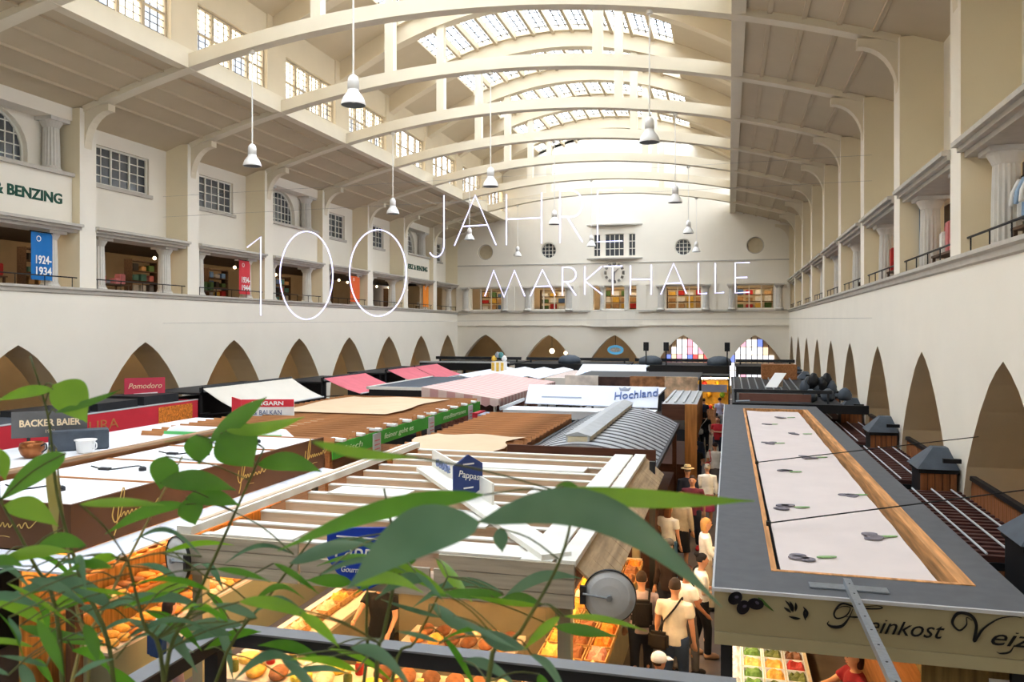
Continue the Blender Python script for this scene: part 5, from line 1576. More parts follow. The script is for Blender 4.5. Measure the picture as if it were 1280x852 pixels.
M_PERG = wood('dark_red_batten', (74, 42, 36), 'X', 0.25)
M_SLATP = wood('brown_panel_wood', (140, 86, 50), 'Z', 0.3)
for k in range(-1, 7):
    y = FR(k)
    pier = thing('slatted_pier', 'brown slatted pier box with slate cap, %s along the right wall' % NTH[min(k + 1, 7)] if k < 7 else 'brown slatted pier box with slate cap at the end wall corner', 'pier', (3.75, y, 0), group='slatted pier boxes along the right wall')
    for i in range(5):
        part(pier, 'slat', M_SLATP, 3.45 + 0.125 * i, 3.56 + 0.125 * i, y - 0.4, y - 0.36, 0.0, 2.5)
    part(pier, 'core', M_BLACK, 3.45, 4.08, y - 0.36, y + 0.36, 0.0, 2.52)
    part(pier, 'band', M_BLACK, 3.42, 4.1, y - 0.42, y + 0.42, 2.5, 2.58)
    MB().hexa([(3.38, y - 0.46, 2.58), (4.1, y - 0.46, 2.58), (4.1, y + 0.46, 2.58), (3.38, y + 0.46, 2.58)], [(3.72, y - 0.12, 2.95), (3.98, y - 0.12, 2.95), (3.98, y + 0.12, 2.95), (3.72, y + 0.12, 2.95)]).build('slate_cap', M_SLATE, pier)
    MB().box(3.8, 4.1, y - 0.55, y - 0.47, 2.72, 2.8).build('flood_arm', M_BLACK, pier)
    if k == 7: continue
    # panel in the arch and lattice pergola between piers
    c = y + BAY / 2
    ap = thing('arch_panel', 'brown boarded panel with a black rail, %s arch of the right wall' % NTH[k + 1], 'panel', (4.3, c, 0), group='boarded panels in the right arches')
    nb = 22
    bd_ = MB().box(4.24, 4.27, 0.005, 4.3 / nb - 0.005, 0.0, 2.45).mesh('board', M_SLATP)
    for i in range(nb):
        o = link('board', bd_, ap)
        o.location = (0, c - 2.15 + 4.3 * i / nb, 0)
    part(ap, 'top_rail', M_BLACK, 4.2, 4.3, c - 2.15, c + 2.15, 2.45, 2.53)
    pg = thing('wall_pergola', 'dark batten pergola roof, %s bay along the right wall' % NTH[k + 1], 'pergola', (3.3, c, 0), group='pergola roofs along the right wall')
    nb = 20
    bt = MB().box(2.62, 4.1, -0.05, 0.05, 2.12, 2.2).mesh('batten', M_PERG)
    for i in range(nb):
        o = link('batten', bt, pg)
        o.location = (0, y + 0.55 + (BAY - 1.1) * i / (nb - 1), 0)
    for i in range(4):
        x = 2.95 + 0.33 * i
        MB().tube([(x, y + 0.5, 2.23), (x, y + BAY - 0.5, 2.23)], 0.016, 5).build('rod', M_LGREY, pg)
    part(pg, 'gutter', M_GALV, 2.55, 2.68, y + 0.5, y + BAY - 0.5, 2.16, 2.26)
    for i in range(7):
        part(pg, 'gutter_clip', M_BLACK, 2.56, 2.66, y + 0.7 + 0.65 * i, y + 0.78 + 0.65 * i, 2.26, 2.29)
    part(pg, 'end_beam', M_BLACK, 2.5, 4.1, y + 0.47, y + 0.53, 2.02, 2.12)
    part(pg, 'fascia', M_PINE, 2.5, 2.54, y + 0.1, y + BAY - 0.2, 1.75, 2.08)
    posts(pg, (2.6,), (y + 0.6,), 0.0, 2.1, 0.12, M_BLACK)

# fruit stand closing the aisle
fs = thing('fruit_stand', 'bright fruit stand with grey banner closing the far end of the aisle', 'stall', (-0.6, 45, 0))
part(fs, 'counter', M_BWOOD, -2.0, 1.0, 44.8, 46.2, 0.0, 0.8)
part(fs, 'back_wall', SHOP['yellow'], -2.0, 0.0, 46.2, 46.3, 0.0, 2.3)
part(fs, 'banner', mat('lavender_grey_banner', (150, 148, 164), 0.7, 0.05), -1.7, -0.1, 44.7, 44.75, 1.75, 2.15)
part(fs, 'roof_panel', M_DARK, -2.0, 0.05, 44.6, 46.4, 2.55, 2.65)
part(fs, 'light_tube', M_WARM, -1.9, 0.0, 45.0, 45.06, 2.45, 2.5)
posts(fs, (-1.95, 0.0), (44.8, 46.2), 0.0, 2.55, 0.08)
rr = random.Random(21)
fcol = {n: mat('fruit_' + n, c, 0.5, 0.1, 5.0) for n, c in dict(yellow=(238, 186, 40), green=(110, 160, 50), orange=(236, 130, 36), red=(196, 44, 36), pale=(236, 220, 150)).items()}
frm = {n: MB().lathe([(0.02, -0.11), (0.08, -0.08), (0.12, 0.0), (0.08, 0.08), (0.02, 0.11)], 10).mesh('fruit', m, True) for n, m in fcol.items()}
for i in range(3):
    for j in range(9):
        n = rr.choice(list(frm))
        o = link('fruit', frm[n])
        o.location = (-1.85 + 0.22 * j, 44.95 + 0.35 * i, 0.92 + 0.0)
        tag(o, '%s fruit, %s in the %s row on the fruit stand' % (n, ['first', 'second', 'third', 'fourth', 'fifth', 'sixth', 'seventh', 'eighth', 'ninth'][j], ('front', 'middle', 'back')[i]), 'fruit', 'fruit on the stand at the aisle end')
for i in range(8):
    n = rr.choice(list(frm))
    o = link('hanging_fruit', frm[n])
    o.location = (-1.8 + 0.24 * i, 46.05, 1.5 + 0.3 * (i % 3))
    o.scale = (1.3, 1.3, 1.5)
    o.parent = fs
    o.matrix_parent_inverse = Matrix.Translation(-fs.location)

# ------------------------------------------------------------------ lit things behind the end arches
M_STAIN = {n: mat('stained_' + n, c, 0.4, 0.2, 3.0, emit=1.2) for n, c in dict(white=(244, 244, 250), blue=(120, 140, 224), pink=(244, 170, 190), red=(224, 90, 90), peach=(244, 210, 180)).items()}
for i, c in ((3, EC[3]), (4, EC[4] - 0.1)):
    w = thing(wname(), 'stained glass window behind the end wall arch', None, (c, YB + 5.8, 0), kind='structure')
    hw = 1.7
    rr = random.Random(i)
    lead = MB()
    for a in range(8):
        for b in range(6):
            x0, x1 = c - hw + 2 * hw * a / 8, c - hw + 2 * hw * (a + 1) / 8
            z0, z1 = 0.6 + 0.62 * b, 0.6 + 0.62 * (b + 1)
            xm = (x0 + x1) / 2 - c
            if z1 > 2.6 + 1.9 * math.sqrt(max(0, 1 - (xm / hw) ** 2)): continue
            n = rr.choice(['white'] * 6 + ['blue', 'peach', 'pink'] if i == 4 else ['white'] * 4 + ['peach', 'red', 'pink', 'blue'])
            MB().box(x0 + 0.03, x1 - 0.03, YB + 5.9, YB + 5.92, z0 + 0.03, z1 - 0.03).build('pane', M_STAIN[n], w)
    for a in range(9):
        x = c - hw + 2 * hw * a / 8
        lead.box(x - 0.03, x + 0.03, YB + 5.88, YB + 5.94, 0.6, 2.6 + 1.9 * math.sqrt(max(0.0, 1 - ((x - c) / hw) ** 2)))
    lead.build('lead_frame', mat('dark_blue_lead', (40, 44, 84), 0.5), w)
og = thing('oval_sign', 'light blue oval sign hanging in the middle end wall arch', 'sign', (XC + 0.2, 61.6, 3.3))
c0 = at(769.5, 437, Y=61.6)
g = MB()
disc(g, (c0.x, c0.z), 0.62, 0.36, 0.0, lambda a, b, t: (a, 61.6 - t, b), 28, 0.06)
g.build('oval_plate', mat('sky_blue_sign', (96, 176, 224), 0.5, 0.05, emit=0.4), og)
g = MB()
disc(g, (c0.x, c0.z), 0.42, 0.18, 0.0, lambda a, b, t: (a, 61.53 - t, b), 24, 0.02)
g.build('pale_centre', mat('pale_sign_centre', (232, 238, 234), 0.5, 0.3, 8.0), og)
MB().tube([(c0.x, 61.58, c0.z + 0.3), (c0.x, 61.58, 5.6)], 0.02, 6).build('hanger', M_BLACK, og)
for i, (px, py, r_) in enumerate(((690, 438.5, 0.2), (707, 441, 0.14), (938, 441, 0.14))):
    c0 = at(px, py, Y=62.0)
    gl = thing('globe_light', 'glowing globe light under the end wall arches, %s' % ('large left', 'small left', 'right')[i], 'lamp', c0, group='globe lights under the end arches')
    MB().lathe([(r_ * math.sin(math.pi * q / 8) + 0.004, -r_ * math.cos(math.pi * q / 8)) for q in range(9)], 14).build('globe', M_GLOW, gl, True, True)
    MB().tube([(0, 0, r_), (0, 0, 5.6 - c0.z)], 0.012, 5).build('cord', M_BLACK, gl, local=True)

# ------------------------------------------------------------------ dark steel frame stall at the very front
nf = thing('steel_frame_stall', 'dark steel-framed stall right below the viewer', 'stall', (-2, 5.75, 0))
part(nf, 'top_beam', M_DARK, -4.05, 0.05, 5.68, 5.8, 2.63, 2.75)
part(nf, 'beam_top', mat('lit_beam_top_grey', (120, 122, 126), 0.5, 0.06), -4.05, 0.05, 5.66, 5.82, 2.75, 2.765)  # lighter grey sheet paints the lit top of the dark steel beam
part(nf, 'top_beam', M_DARK, -4.05, -3.93, 2.6, 5.68, 2.63, 2.75)
part(nf, 'beam_top', MATS['lit_beam_top_grey'], -4.07, -3.91, 2.6, 5.66, 2.75, 2.765)
part(nf, 'top_beam', M_DARK, -0.07, 0.05, 2.6, 5.68, 2.63, 2.75)
posts(nf, (-3.98, -0.02), (5.62, 2.7), 0.0, 2.63, 0.12)
part(nf, 'counter_body', M_COUNTER, -3.8, -0.3, 4.3, 5.6, 0.0, 0.88)
part(nf, 'counter_top', M_CTOP, -3.85, -0.25, 4.25, 5.65, 0.88, 0.92)
part(nf, 'counter_body', M_COUNTER, -3.9, -3.2, 2.6, 4.25, 0.0, 0.88)
# ------------------------------------------------------------------ people
SKIN = mat('skin', (206, 152, 122), 0.6, 0.05, 6.0)
SKIND = mat('tanned_skin', (176, 120, 90), 0.6, 0.05, 6.0)
CL = {}
def cloth(n, c):
    if n not in CL:
        CL[n] = mat('cloth_' + n, c, 0.9, 0.1, 9.0, 0.2, 30)
    return CL[n]
def remeshed(mb, name, m, voxel=0.016, smooth_it=3):
    me = mb.mesh(name, m)
    o = bpy.data.objects.new('tmp', me)
    COL.objects.link(o)
    r = o.modifiers.new('r', 'REMESH')
    r.mode = 'VOXEL'
    r.voxel_size = voxel
    sm = o.modifiers.new('s', 'SMOOTH')
    sm.iterations = smooth_it
    sm.factor = 0.5
    dg = bpy.context.evaluated_depsgraph_get()
    out = bpy.data.meshes.new_from_object(o.evaluated_get(dg))
    out.name = name
    bpy.data.objects.remove(o)
    bpy.data.meshes.remove(me)
    out.polygons.foreach_set('use_smooth', [True] * len(out.polygons))
    return out
def loft(mb, rings, n=16):
    vs, fs = [], []
    for (c, rx, ry) in rings:
        for k in range(n):
            t = 2 * math.pi * k / n
            vs.append((c[0] + rx * math.cos(t), c[1] + ry * math.sin(t), c[2]))
    for i in range(len(rings) - 1):
        for k in range(n):
            fs.append((i * n + k, i * n + (k + 1) % n, (i + 1) * n + (k + 1) % n, (i + 1) * n + k))
    fs.append(tuple(reversed(range(n))))
    fs.append(tuple(range((len(rings) - 1) * n, len(rings) * n)))
    mb.add(vs, fs)
ARMS = {'down': ((0.235, 0.02, 1.12), (0.25, -0.05, 0.88)), 'hold': ((0.24, 0.03, 1.13), (0.13, -0.22, 1.1)), 'swing': ((0.24, 0.1, 1.13), (0.24, 0.14, 0.9)), 'fore': ((0.24, -0.05, 1.14), (0.22, -0.22, 0.98)), 'reach': ((0.24, -0.16, 1.24), (0.2, -0.42, 1.18)), 'cross': ((0.25, -0.02, 1.14), (-0.04, -0.2, 1.16))}
def person(label, loc, face, h=1.7, top='white', topc=(236, 234, 230), bottom='navy', botc=(44, 52, 72), hair=(60, 44, 34), hairlen='short', skin=None, stride=0.12, arms=('down', 'down'), legs='trousers', sleeve='short', shoes=(40, 36, 36), extras=(), lean=0.0):
    """face: direction the figure looks at, radians, 0 = +Y (away from the viewer)"""
    skin = skin or SKIN
    t = thing('person', label, 'person', loc, rz=face + math.pi)
    k = h / 1.72
    S = lambda p: (p[0] * k, (p[1] - lean * max(0, p[2] - 0.95)) * k, p[2] * k)
    b = MB()
    hip = [(-0.095, 0, 0.93), (0.095, 0, 0.93)]
    knee = [(-0.1, -stride * 0.6 - 0.02, 0.5), (0.1, stride * 0.4 - 0.02, 0.5)]
    ank = [(-0.1, -stride + 0.02, 0.08), (0.1, stride + 0.03, 0.09 + (0.04 if stride > 0.15 else 0))]
    W = lambda *r: [q * k for q in r]
    for i in (0, 1):
        b.tube([S(hip[i]), S(knee[i]), S(((ank[i][0]), (knee[i][1] + ank[i][1]) / 2 + 0.02, 0.32)), S(ank[i])], W(0.085, 0.055, 0.052, 0.035), 10)
        b.tube([S((ank[i][0], ank[i][1] + 0.04, 0.045)), S((ank[i][0], ank[i][1] - 0.08, 0.04)), S((ank[i][0], ank[i][1] - 0.16, 0.032))], W(0.04, 0.042, 0.028), 10)
    loft(b, [(S((0, 0, 0.86)), 0.15 * k, 0.1 * k), (S((0, 0, 0.98)), 0.155 * k, 0.105 * k), (S((0, 0, 1.1)), 0.13 * k, 0.09 * k), (S((0, 0, 1.26)), 0.16 * k, 0.105 * k), (S((0, 0.01, 1.38)), 0.165 * k, 0.095 * k), (S((0, 0.01, 1.44)), 0.1 * k, 0.07 * k)])
    b.tube([S((0, 0.01, 1.42)), S((0, -0.005, 1.53))], W(0.055, 0.05), 12)
    # head: cranium, face, nose, ears
    hc = S((0, -0.015, 1.615))
    loft(b, [((hc[0], hc[1] - 0.01, hc[2] - 0.115 * k), 0.035 * k, 0.045 * k), ((hc[0], hc[1] - 0.005, hc[2] - 0.08 * k), 0.058 * k, 0.075 * k), ((hc[0], hc[1], hc[2] - 0.02 * k), 0.074 * k, 0.093 * k), ((hc[0], hc[1] + 0.005, hc[2] + 0.04 * k), 0.076 * k, 0.096 * k), ((hc[0], hc[1] + 0.005, hc[2] + 0.08 * k), 0.058 * k, 0.075 * k), ((hc[0], hc[1] + 0.005, hc[2] + 0.105 * k), 0.025 * k, 0.03 * k)])
    b.tube([(hc[0], hc[1] - 0.085 * k, hc[2] + 0.015 * k), (hc[0], hc[1] - 0.112 * k, hc[2] - 0.025 * k)], W(0.01, 0.016), 8)
    for s in (-1, 1):
        b.tube([(hc[0] + s * 0.075 * k, hc[1] + 0.01, hc[2] + 0.02 * k), (hc[0] + s * 0.08 * k, hc[1] + 0.012, hc[2] - 0.03 * k)], W(0.016, 0.012), 8)
    sh_p, slv = [], MB()
    for i, s in enumerate((-1, 1)):
        e, w = ARMS[arms[i]]
        sh, e, w = (s * 0.185, 0.01, 1.385), (s * e[0], e[1], e[2]), (s * w[0], w[1], w[2])
        b.tube([S((s * 0.12, 0.01, 1.37)), S(sh), S(e), S(w)], W(0.055, 0.055, 0.04, 0.028), 10)
        d = (Vector(w) - Vector(e)).normalized()
        side_ = d.cross(Vector((0, 1, 0.2))).normalized()
        w_ = Vector(w)
        b.tube([S(w_), S(w_ + d * 0.05), S(w_ + d * 0.095)], W(0.026, 0.036, 0.03), 8)
        for q in range(4):
            o = w_ + d * 0.085 + side_ * (0.021 * (q - 1.5))
            ln = (0.06, 0.075, 0.07, 0.055)[q]
            b.tube([S(o), S(o + d * ln * 0.6), S(o + d * ln + Vector((0, -0.015, 0)))], W(0.0105, 0.01, 0.008), 6)
        o = w_ + d * 0.03 + side_ * (-0.03 * s)
        b.tube([S(o), S(o + d * 0.035 - side_ * 0.025 * s + Vector((0, -0.01, 0))), S(o + d * 0.07 - side_ * 0.03 * s + Vector((0, -0.02, 0)))], W(0.014, 0.012, 0.009), 6)
        end = e if sleeve == 'short' else w
        f = 0.62 if sleeve == 'short' else 0.97
        p1 = Vector(sh).lerp(Vector(e), f)
        if sleeve == 'short':
            slv.tube([S((s * 0.12, 0.01, 1.37)), S(sh), S(p1)], W(0.07, 0.072, 0.066), 12)
        else:
            slv.tube([S((s * 0.12, 0.01, 1.37)), S(sh), S(e), S(Vector(e).lerp(Vector(w), 0.95))], W(0.07, 0.07, 0.056, 0.044), 12)
    link('body', remeshed(b, 'body', skin, 0.0145), t, True)
    loft(slv, [(S((0, 0, 0.84)), 0.176 * k, 0.128 * k), (S((0, 0, 0.98)), 0.174 * k, 0.124 * k), (S((0, 0, 1.1)), 0.155 * k, 0.112 * k), (S((0, 0, 1.26)), 0.18 * k, 0.125 * k), (S((0, 0.01, 1.38)), 0.18 * k, 0.11 * k), (S((0, 0.01, 1.45)), 0.085 * k, 0.075 * k)])
    link('shirt', remeshed(slv, 'shirt', cloth(top, topc), 0.018), t, True)
    tr = MB()
    if legs == 'trousers':
        for i in (0, 1):
            tr.tube([S((hip[i][0], 0, 0.95)), S((hip[i][0], hip[i][1], 0.85)), S(knee[i]), S(ank[i])], W(0.105, 0.104, 0.075, 0.062), 12)
        loft(tr, [(S((0, 0, 0.82)), 0.165 * k, 0.115 * k), (S((0, 0, 1.0)), 0.163 * k, 0.115 * k)])
    else:
        loft(tr, [(S((0, -stride * 0.3, 0.42)), 0.21 * k, 0.17 * k), (S((0, 0, 0.7)), 0.19 * k, 0.145 * k), (S((0, 0, 1.0)), 0.165 * k, 0.118 * k)])
    link('trousers' if legs == 'trousers' else 'skirt', remeshed(tr, 'trousers', cloth(bottom, botc), 0.02), t, True)
    for i in (0, 1):
        MB().tube([S((ank[i][0], ank[i][1] + 0.06, 0.04)), S((ank[i][0], ank[i][1] - 0.03, 0.05)), S((ank[i][0], ank[i][1] - 0.12, 0.042)), S((ank[i][0], ank[i][1] - 0.18, 0.03))], W(0.04, 0.052, 0.05, 0.03), 10).build('shoe', cloth('shoe_%d_%d_%d' % shoes, shoes), t, True, True)
    # face marks
    for s in (-1, 1):
        MB().lathe([(0.0005, -0.006), (0.009 * k, 0.0), (0.0005, 0.006)], 8, (hc[0] + s * 0.03 * k, hc[1] - 0.09 * k, hc[2] + 0.012 * k), 'Y').build('eye', M_BLACK, t, True, True)
    MB().box(hc[0] - 0.02 * k, hc[0] + 0.02 * k, hc[1] - 0.092 * k, hc[1] - 0.078 * k, hc[2] - 0.063 * k, hc[2] - 0.055 * k).build('mouth', mat('lips', (166, 92, 84), 0.6), t, False, True)
    if hair:
        hm = MB()
        hx_, hy, hz = hc
        loft(hm, [((hx_, hy + 0.035 * k, hz - 0.02 * k), 0.08 * k, 0.075 * k), ((hx_, hy + 0.02 * k, hz + 0.035 * k), 0.086 * k, 0.096 * k), ((hx_, hy + 0.012 * k, hz + 0.08 * k), 0.072 * k, 0.09 * k), ((hx_, hy + 0.01 * k, hz + 0.12 * k), 0.035 * k, 0.04 * k)])
        if hairlen in ('long', 'bob'):
            zz = 0.28 if hairlen == 'long' else 0.13
            loft(hm, [((hx_, hy + 0.055 * k, hz - zz * k), 0.07 * k, 0.045 * k), ((hx_, hy + 0.05 * k, hz - 0.06 * k), 0.088 * k, 0.06 * k), ((hx_, hy + 0.035 * k, hz + 0.04 * k), 0.085 * k, 0.08 * k)])
        if hairlen == 'bun':
            loft(hm, [((hx_, hy + 0.09 * k, hz + 0.06 * k), 0.02 * k, 0.02 * k), ((hx_, hy + 0.1 * k, hz + 0.1 * k), 0.05 * k, 0.05 * k), ((hx_, hy + 0.1 * k, hz + 0.14 * k), 0.03 * k, 0.03 * k)])
        link('hair', remeshed(hm, 'hair', cloth('hair_%d_%d_%d' % hair, hair), 0.012, 2), t, True)
    for ex in extras:
        if ex[0] == 'hat':
            MB().lathe([(0.17, 0.055), (0.165, 0.062), (0.09, 0.07), (0.085, 0.13), (0.07, 0.15), (0.01, 0.152)], 24, (hc[0], hc[1] + 0.01, hc[2])).build('straw_hat', cloth('straw', (214, 184, 132)), t, True, True)
            MB().lathe([(0.0905, 0.072), (0.0895, 0.095)], 24, (hc[0], hc[1] + 0.01, hc[2]), cap=False).build('hat_band', M_BLACK, t, False, True)
        if ex[0] == 'cap':
            c_ = cloth(ex[1], ex[2])
            MB().lathe([(0.092, 0.03), (0.094, 0.06), (0.082, 0.1), (0.05, 0.125), (0.005, 0.13)], 20, (hc[0], hc[1] + 0.008, hc[2])).build('cap', c_, t, True, True)
            MB().hexa([(hc[0] - 0.07, hc[1] - 0.07, hc[2] + 0.035), (hc[0] + 0.07, hc[1] - 0.07, hc[2] + 0.035), (hc[0] + 0.05, hc[1] - 0.17, hc[2] + 0.02), (hc[0] - 0.05, hc[1] - 0.17, hc[2] + 0.02)], [(hc[0] - 0.07, hc[1] - 0.07, hc[2] + 0.05), (hc[0] + 0.07, hc[1] - 0.07, hc[2] + 0.05), (hc[0] + 0.05, hc[1] - 0.17, hc[2] + 0.028), (hc[0] - 0.05, hc[1] - 0.17, hc[2] + 0.028)]).build('cap_peak', c_, t, False, True)
        if ex[0] in ('backpack', 'shoulder', 'cross', 'tote'):
            off = {'backpack': (0, 0.2, 1.18), 'shoulder': (0.24, 0.06, 0.98), 'cross': (0.2, 0.12, 0.9), 'tote': (-0.27, 0.02, 0.78)}[ex[0]]
            p = Vector(S(off))
            bag = thing('bag', '%s carried by the %s' % (ex[3], label.split(' in ')[0].split(' with ')[0]), 'bag', Vector(loc) + Matrix.Rotation(face + math.pi, 3, 'Z') @ p, rz=face + math.pi)
            w_, d_, h_ = {'backpack': (0.28, 0.14, 0.38), 'shoulder': (0.14, 0.3, 0.24), 'cross': (0.28, 0.12, 0.24), 'tote': (0.12, 0.3, 0.3)}[ex[0]]
            me = rounded_box(w_, d_, h_, 0.04)
            me.transform(Matrix.Translation((0, 0, -h_ / 2)))
            me.materials.append(cloth(ex[1], ex[2]))
            link('bag_body', me, bag, True)
            inv = lambda q: Vector(S(q)) - p
            if ex[0] == 'backpack':
                for s in (-1, 1):
                    MB().tube(smooth_path([inv((s * 0.1, 0.14, 1.32)), inv((s * 0.12, 0.05, 1.46)), inv((s * 0.13, -0.12, 1.38)), inv((s * 0.14, -0.135, 1.2)), inv((s * 0.15, 0.1, 1.05))], 4), 0.016, 6).build('strap', cloth(ex[1], ex[2]), bag, True, True)
            elif ex[0] == 'tote':
                MB().tube(smooth_path([(0, -0.1, 0.13), (0, -0.06, 0.24), (0, 0.06, 0.24), (0, 0.1, 0.13)], 4), 0.012, 6).build('handle', cloth(ex[1], ex[2]), bag, True, True)
            else:
                MB().tube(smooth_path([(0, 0.0, h_ / 2 - 0.02), inv((0.14, 0.125, 1.15)), inv((-0.02 if ex[0] == 'cross' else 0.17, 0.13, 1.36)), inv((-0.1 if ex[0] == 'cross' else 0.17, 0.0, 1.48)), inv((-0.02 if ex[0] == 'cross' else 0.2, -0.135, 1.3)), inv((0.19, -0.1, 1.0))], 4), 0.014, 6).build('strap', cloth(ex[1], ex[2]), bag, True, True)
        if ex[0] == 'phone':
            p = Vector(S((0.0, -0.26, 1.12)))
            goods_box('phone', 'black phone held by the %s' % label.split(' with ')[0], 'phone', M_BLACK, Vector(loc) + Matrix.Rotation(face + math.pi, 3, 'Z') @ p, 0.075, 0.012, 0.15, 0.004, face)
    return t
PI = math.pi
person('person in white T-shirt and black trousers looking at a phone', (-0.42, 13.1, 0), -1.3, 1.62, hair=(34, 30, 32), hairlen='bun', bottom='black', botc=(30, 30, 34), shoes=(190, 152, 122), arms=('hold', 'hold'), stride=0.1, extras=(('phone',), ('shoulder', 'blackbag', (34, 32, 34), 'black shoulder bag')))
person('blonde person in a loose white shirt beside the charcoal-roofed stall', (-0.42, 15.3, 0), -1.35, 1.68, hair=(196, 150, 92), hairlen='bob', sleeve='long', bottom='beige', botc=(196, 180, 156), arms=('fore', 'hold'))
person('person in a maroon T-shirt and dark jeans walking towards the viewer', (-0.82, 19.2, 0), PI - 0.1, 1.76, top='maroon', topc=(112, 48, 62), botc=(40, 44, 58), shoes=(170, 40, 48), hair=(56, 40, 32), stride=0.18, arms=('down', 'swing'))
person('person in a white jacket and pink skirt seen from behind', (-0.55, 21.7, 0), 0.1, 1.64, sleeve='long', hair=(170, 158, 142), bottom='magenta', botc=(196, 70, 120), legs='skirt', stride=0.1)
person('person in a straw hat and dark navy jacket', (-1.0, 20.6, 0), 0.3, 1.74, top='darknavy', topc=(36, 42, 60), sleeve='long', hair=(120, 110, 100), extras=(('hat',),))
person('dark-haired person in a black top carrying a shopping basket arm', (-1.0, 25.4, 0), PI + 0.4, 1.64, top='black', topc=(30, 28, 30), hair=(40, 30, 28), hairlen='long', arms=('fore', 'hold'), botc=(58, 74, 108))
person('person in a white top with red bags seen from behind', (-0.42, 25.7, 0), 0.15, 1.66, hair=(46, 34, 30), bottom='greyskirt', botc=(104, 98, 96), legs='skirt', extras=(('shoulder', 'redbag', (206, 48, 58), 'large red shoulder bag'), ('tote', 'redtote', (196, 34, 44), 'round red tote bag')))
person('bald person in a navy jacket behind the person in black', (-1.05, 27.2, 0), PI, 1.76, top='navyjacket', topc=(46, 58, 84), sleeve='long', hair=None)
person('person in a red T-shirt with folded arms far along the aisle', (-0.42, 32.3, 0), PI - 0.3, 1.76, top='red', topc=(178, 38, 44), hair=(70, 50, 38), arms=('hold', 'cross'), botc=(52, 48, 50))
person('person in black with a white bag walking away', (-0.98, 34.6, 0), 0.0, 1.68, top='black', topc=(30, 28, 30), bottom='black', botc=(30, 30, 34), hair=(38, 30, 28), hairlen='bob', extras=(('cross', 'whitebag', (226, 222, 216), 'white crossbody bag'),))
person('person in a lavender top near the fruit stand', (-0.45, 41.5, 0), 0.2, 1.72, top='lavender', topc=(196, 190, 214), hair=(40, 34, 32), bottom='black', botc=(30, 30, 34))
person('person in a dark navy shirt near the fruit stand', (-1.2, 40.6, 0), -0.3, 1.74, top='darknavy', topc=(36, 42, 60), hair=(60, 46, 38))
person('person in a pale blue shirt in the crowd by the fruit stand', (-1.5, 38.6, 0), 0.2, 1.7, top='paleblue', topc=(160, 186, 216), hair=(80, 60, 46))
person('person in a grey T-shirt behind the red T-shirt', (-0.2, 36.0, 0), PI, 1.74, top='grey', topc=(150, 146, 144), hair=(150, 100, 70))
person('person in white T-shirt and blue jeans at the pergola counter', (-1.18, 16.5, 0), -0.5, 1.66, bottom='jeans', botc=(74, 120, 168), hair=(110, 70, 46), hairlen='long', arms=('down', 'fore'))
person('person in a beige cardigan and black skirt', (-1.0, 17.6, 0), -0.2, 1.68, top='beige', topc=(206, 178, 150), sleeve='long', bottom='black', botc=(28, 28, 30), legs='skirt', hair=(120, 86, 60), hairlen='bob')
person('long-haired person in a grey cap and dark cardigan', (-0.98, 13.75, 0), PI - 0.5, 1.64, top='darkbrown', topc=(52, 40, 40), sleeve='long', hair=(48, 32, 28), hairlen='long', extras=(('cap', 'greycap', (96, 96, 98)),))
person('person with tied-up reddish hair in a white blouse', (-0.62, 12.35, 0), -0.9, 1.64, hair=(84, 36, 32), hairlen='bun', arms=('fore', 'hold'), bottom='greytrousers', botc=(92, 88, 90), skin=SKIND)
person('person in a mauve shirt with a black backpack', (-1.22, 11.7, 0), 0.15, 1.68, top='mauve', topc=(176, 160, 170), sleeve='long', hair=(58, 44, 38), botc=(44, 54, 78), extras=(('backpack', 'blackbag', (34, 32, 34), 'black backpack'),))
person('person in a cream T-shirt with a dark crossbody bag', (-0.72, 11.3, 0), -0.15, 1.74, top='cream', topc=(222, 212, 196), hair=(60, 46, 36), bottom='denim', botc=(54, 70, 98), extras=(('cross', 'darkbag', (48, 42, 38), 'dark satchel'),))
person('small person in a white cap at the lower edge of the aisle', (-0.8, 9.6, 0), -0.9, 1.34, top='charcoal', topc=(52, 52, 60), hair=(70, 52, 40), extras=(('cap', 'whitecap', (232, 230, 236)),))
person('curly-haired person in a white T-shirt with a blue backpack', (-7.15, 9.1, 0), -0.25, 1.62, hair=(48, 34, 30), hairlen='bob', bottom='mauvetrousers', botc=(164, 140, 150), arms=('down', 'fore'), extras=(('backpack', 'bluebag', (40, 62, 104), 'blue patterned backpack'),))
person('vendor in a dark red top behind the delicatessen counter', (1.35, 9.6, 0), PI / 2 + 0.3, 1.66, top='darkred', topc=(128, 26, 38), hair=(60, 30, 26), hairlen='bob', arms=('reach', 'fore'), bottom='black', botc=(30, 30, 34))
person('vendor in black inside the white pergola stall', (-4.75, 10.5, 0), PI, 1.74, top='black', topc=(30, 28, 30), hair=(50, 36, 30), arms=('reach', 'fore'), bottom='black', botc=(30, 30, 34))
# ------------------------------------------------------------------ food on the counters
FD = {n: mat('food_' + n, c, 0.6, 0.25, 14.0, 0.3, 40) for n, c in dict(crust=(196, 128, 62), pale=(232, 204, 160), golden=(232, 170, 72), dark=(112, 68, 38), orange=(232, 132, 44), cheese=(240, 200, 104), red=(176, 48, 40), olive=(104, 110, 50), purple=(86, 52, 66), white=(236, 228, 214), green=(112, 146, 60), brown=(150, 96, 60), yellow=(240, 206, 70), pink=(226, 156, 140)).items()}
M_TRAY = mat('white_tray', (232, 230, 226), 0.3, 0.02)
M_WICKER = mat('wicker', (186, 142, 88), 0.8, 0.3, 30.0, 0.4, 60)
def lump(name, m, prof, n=14, sx=1.0, sy=1.0, seed=0, amp=0.06):
    rr = random.Random(seed)
    mb = MB().lathe(prof, n, cap=True)
    mb.v = [(x * sx * (1 + rr.uniform(-amp, amp)), y * sy * (1 + rr.uniform(-amp, amp)), z) for x, y, z in mb.v]
    return mb.mesh(name, m, True)
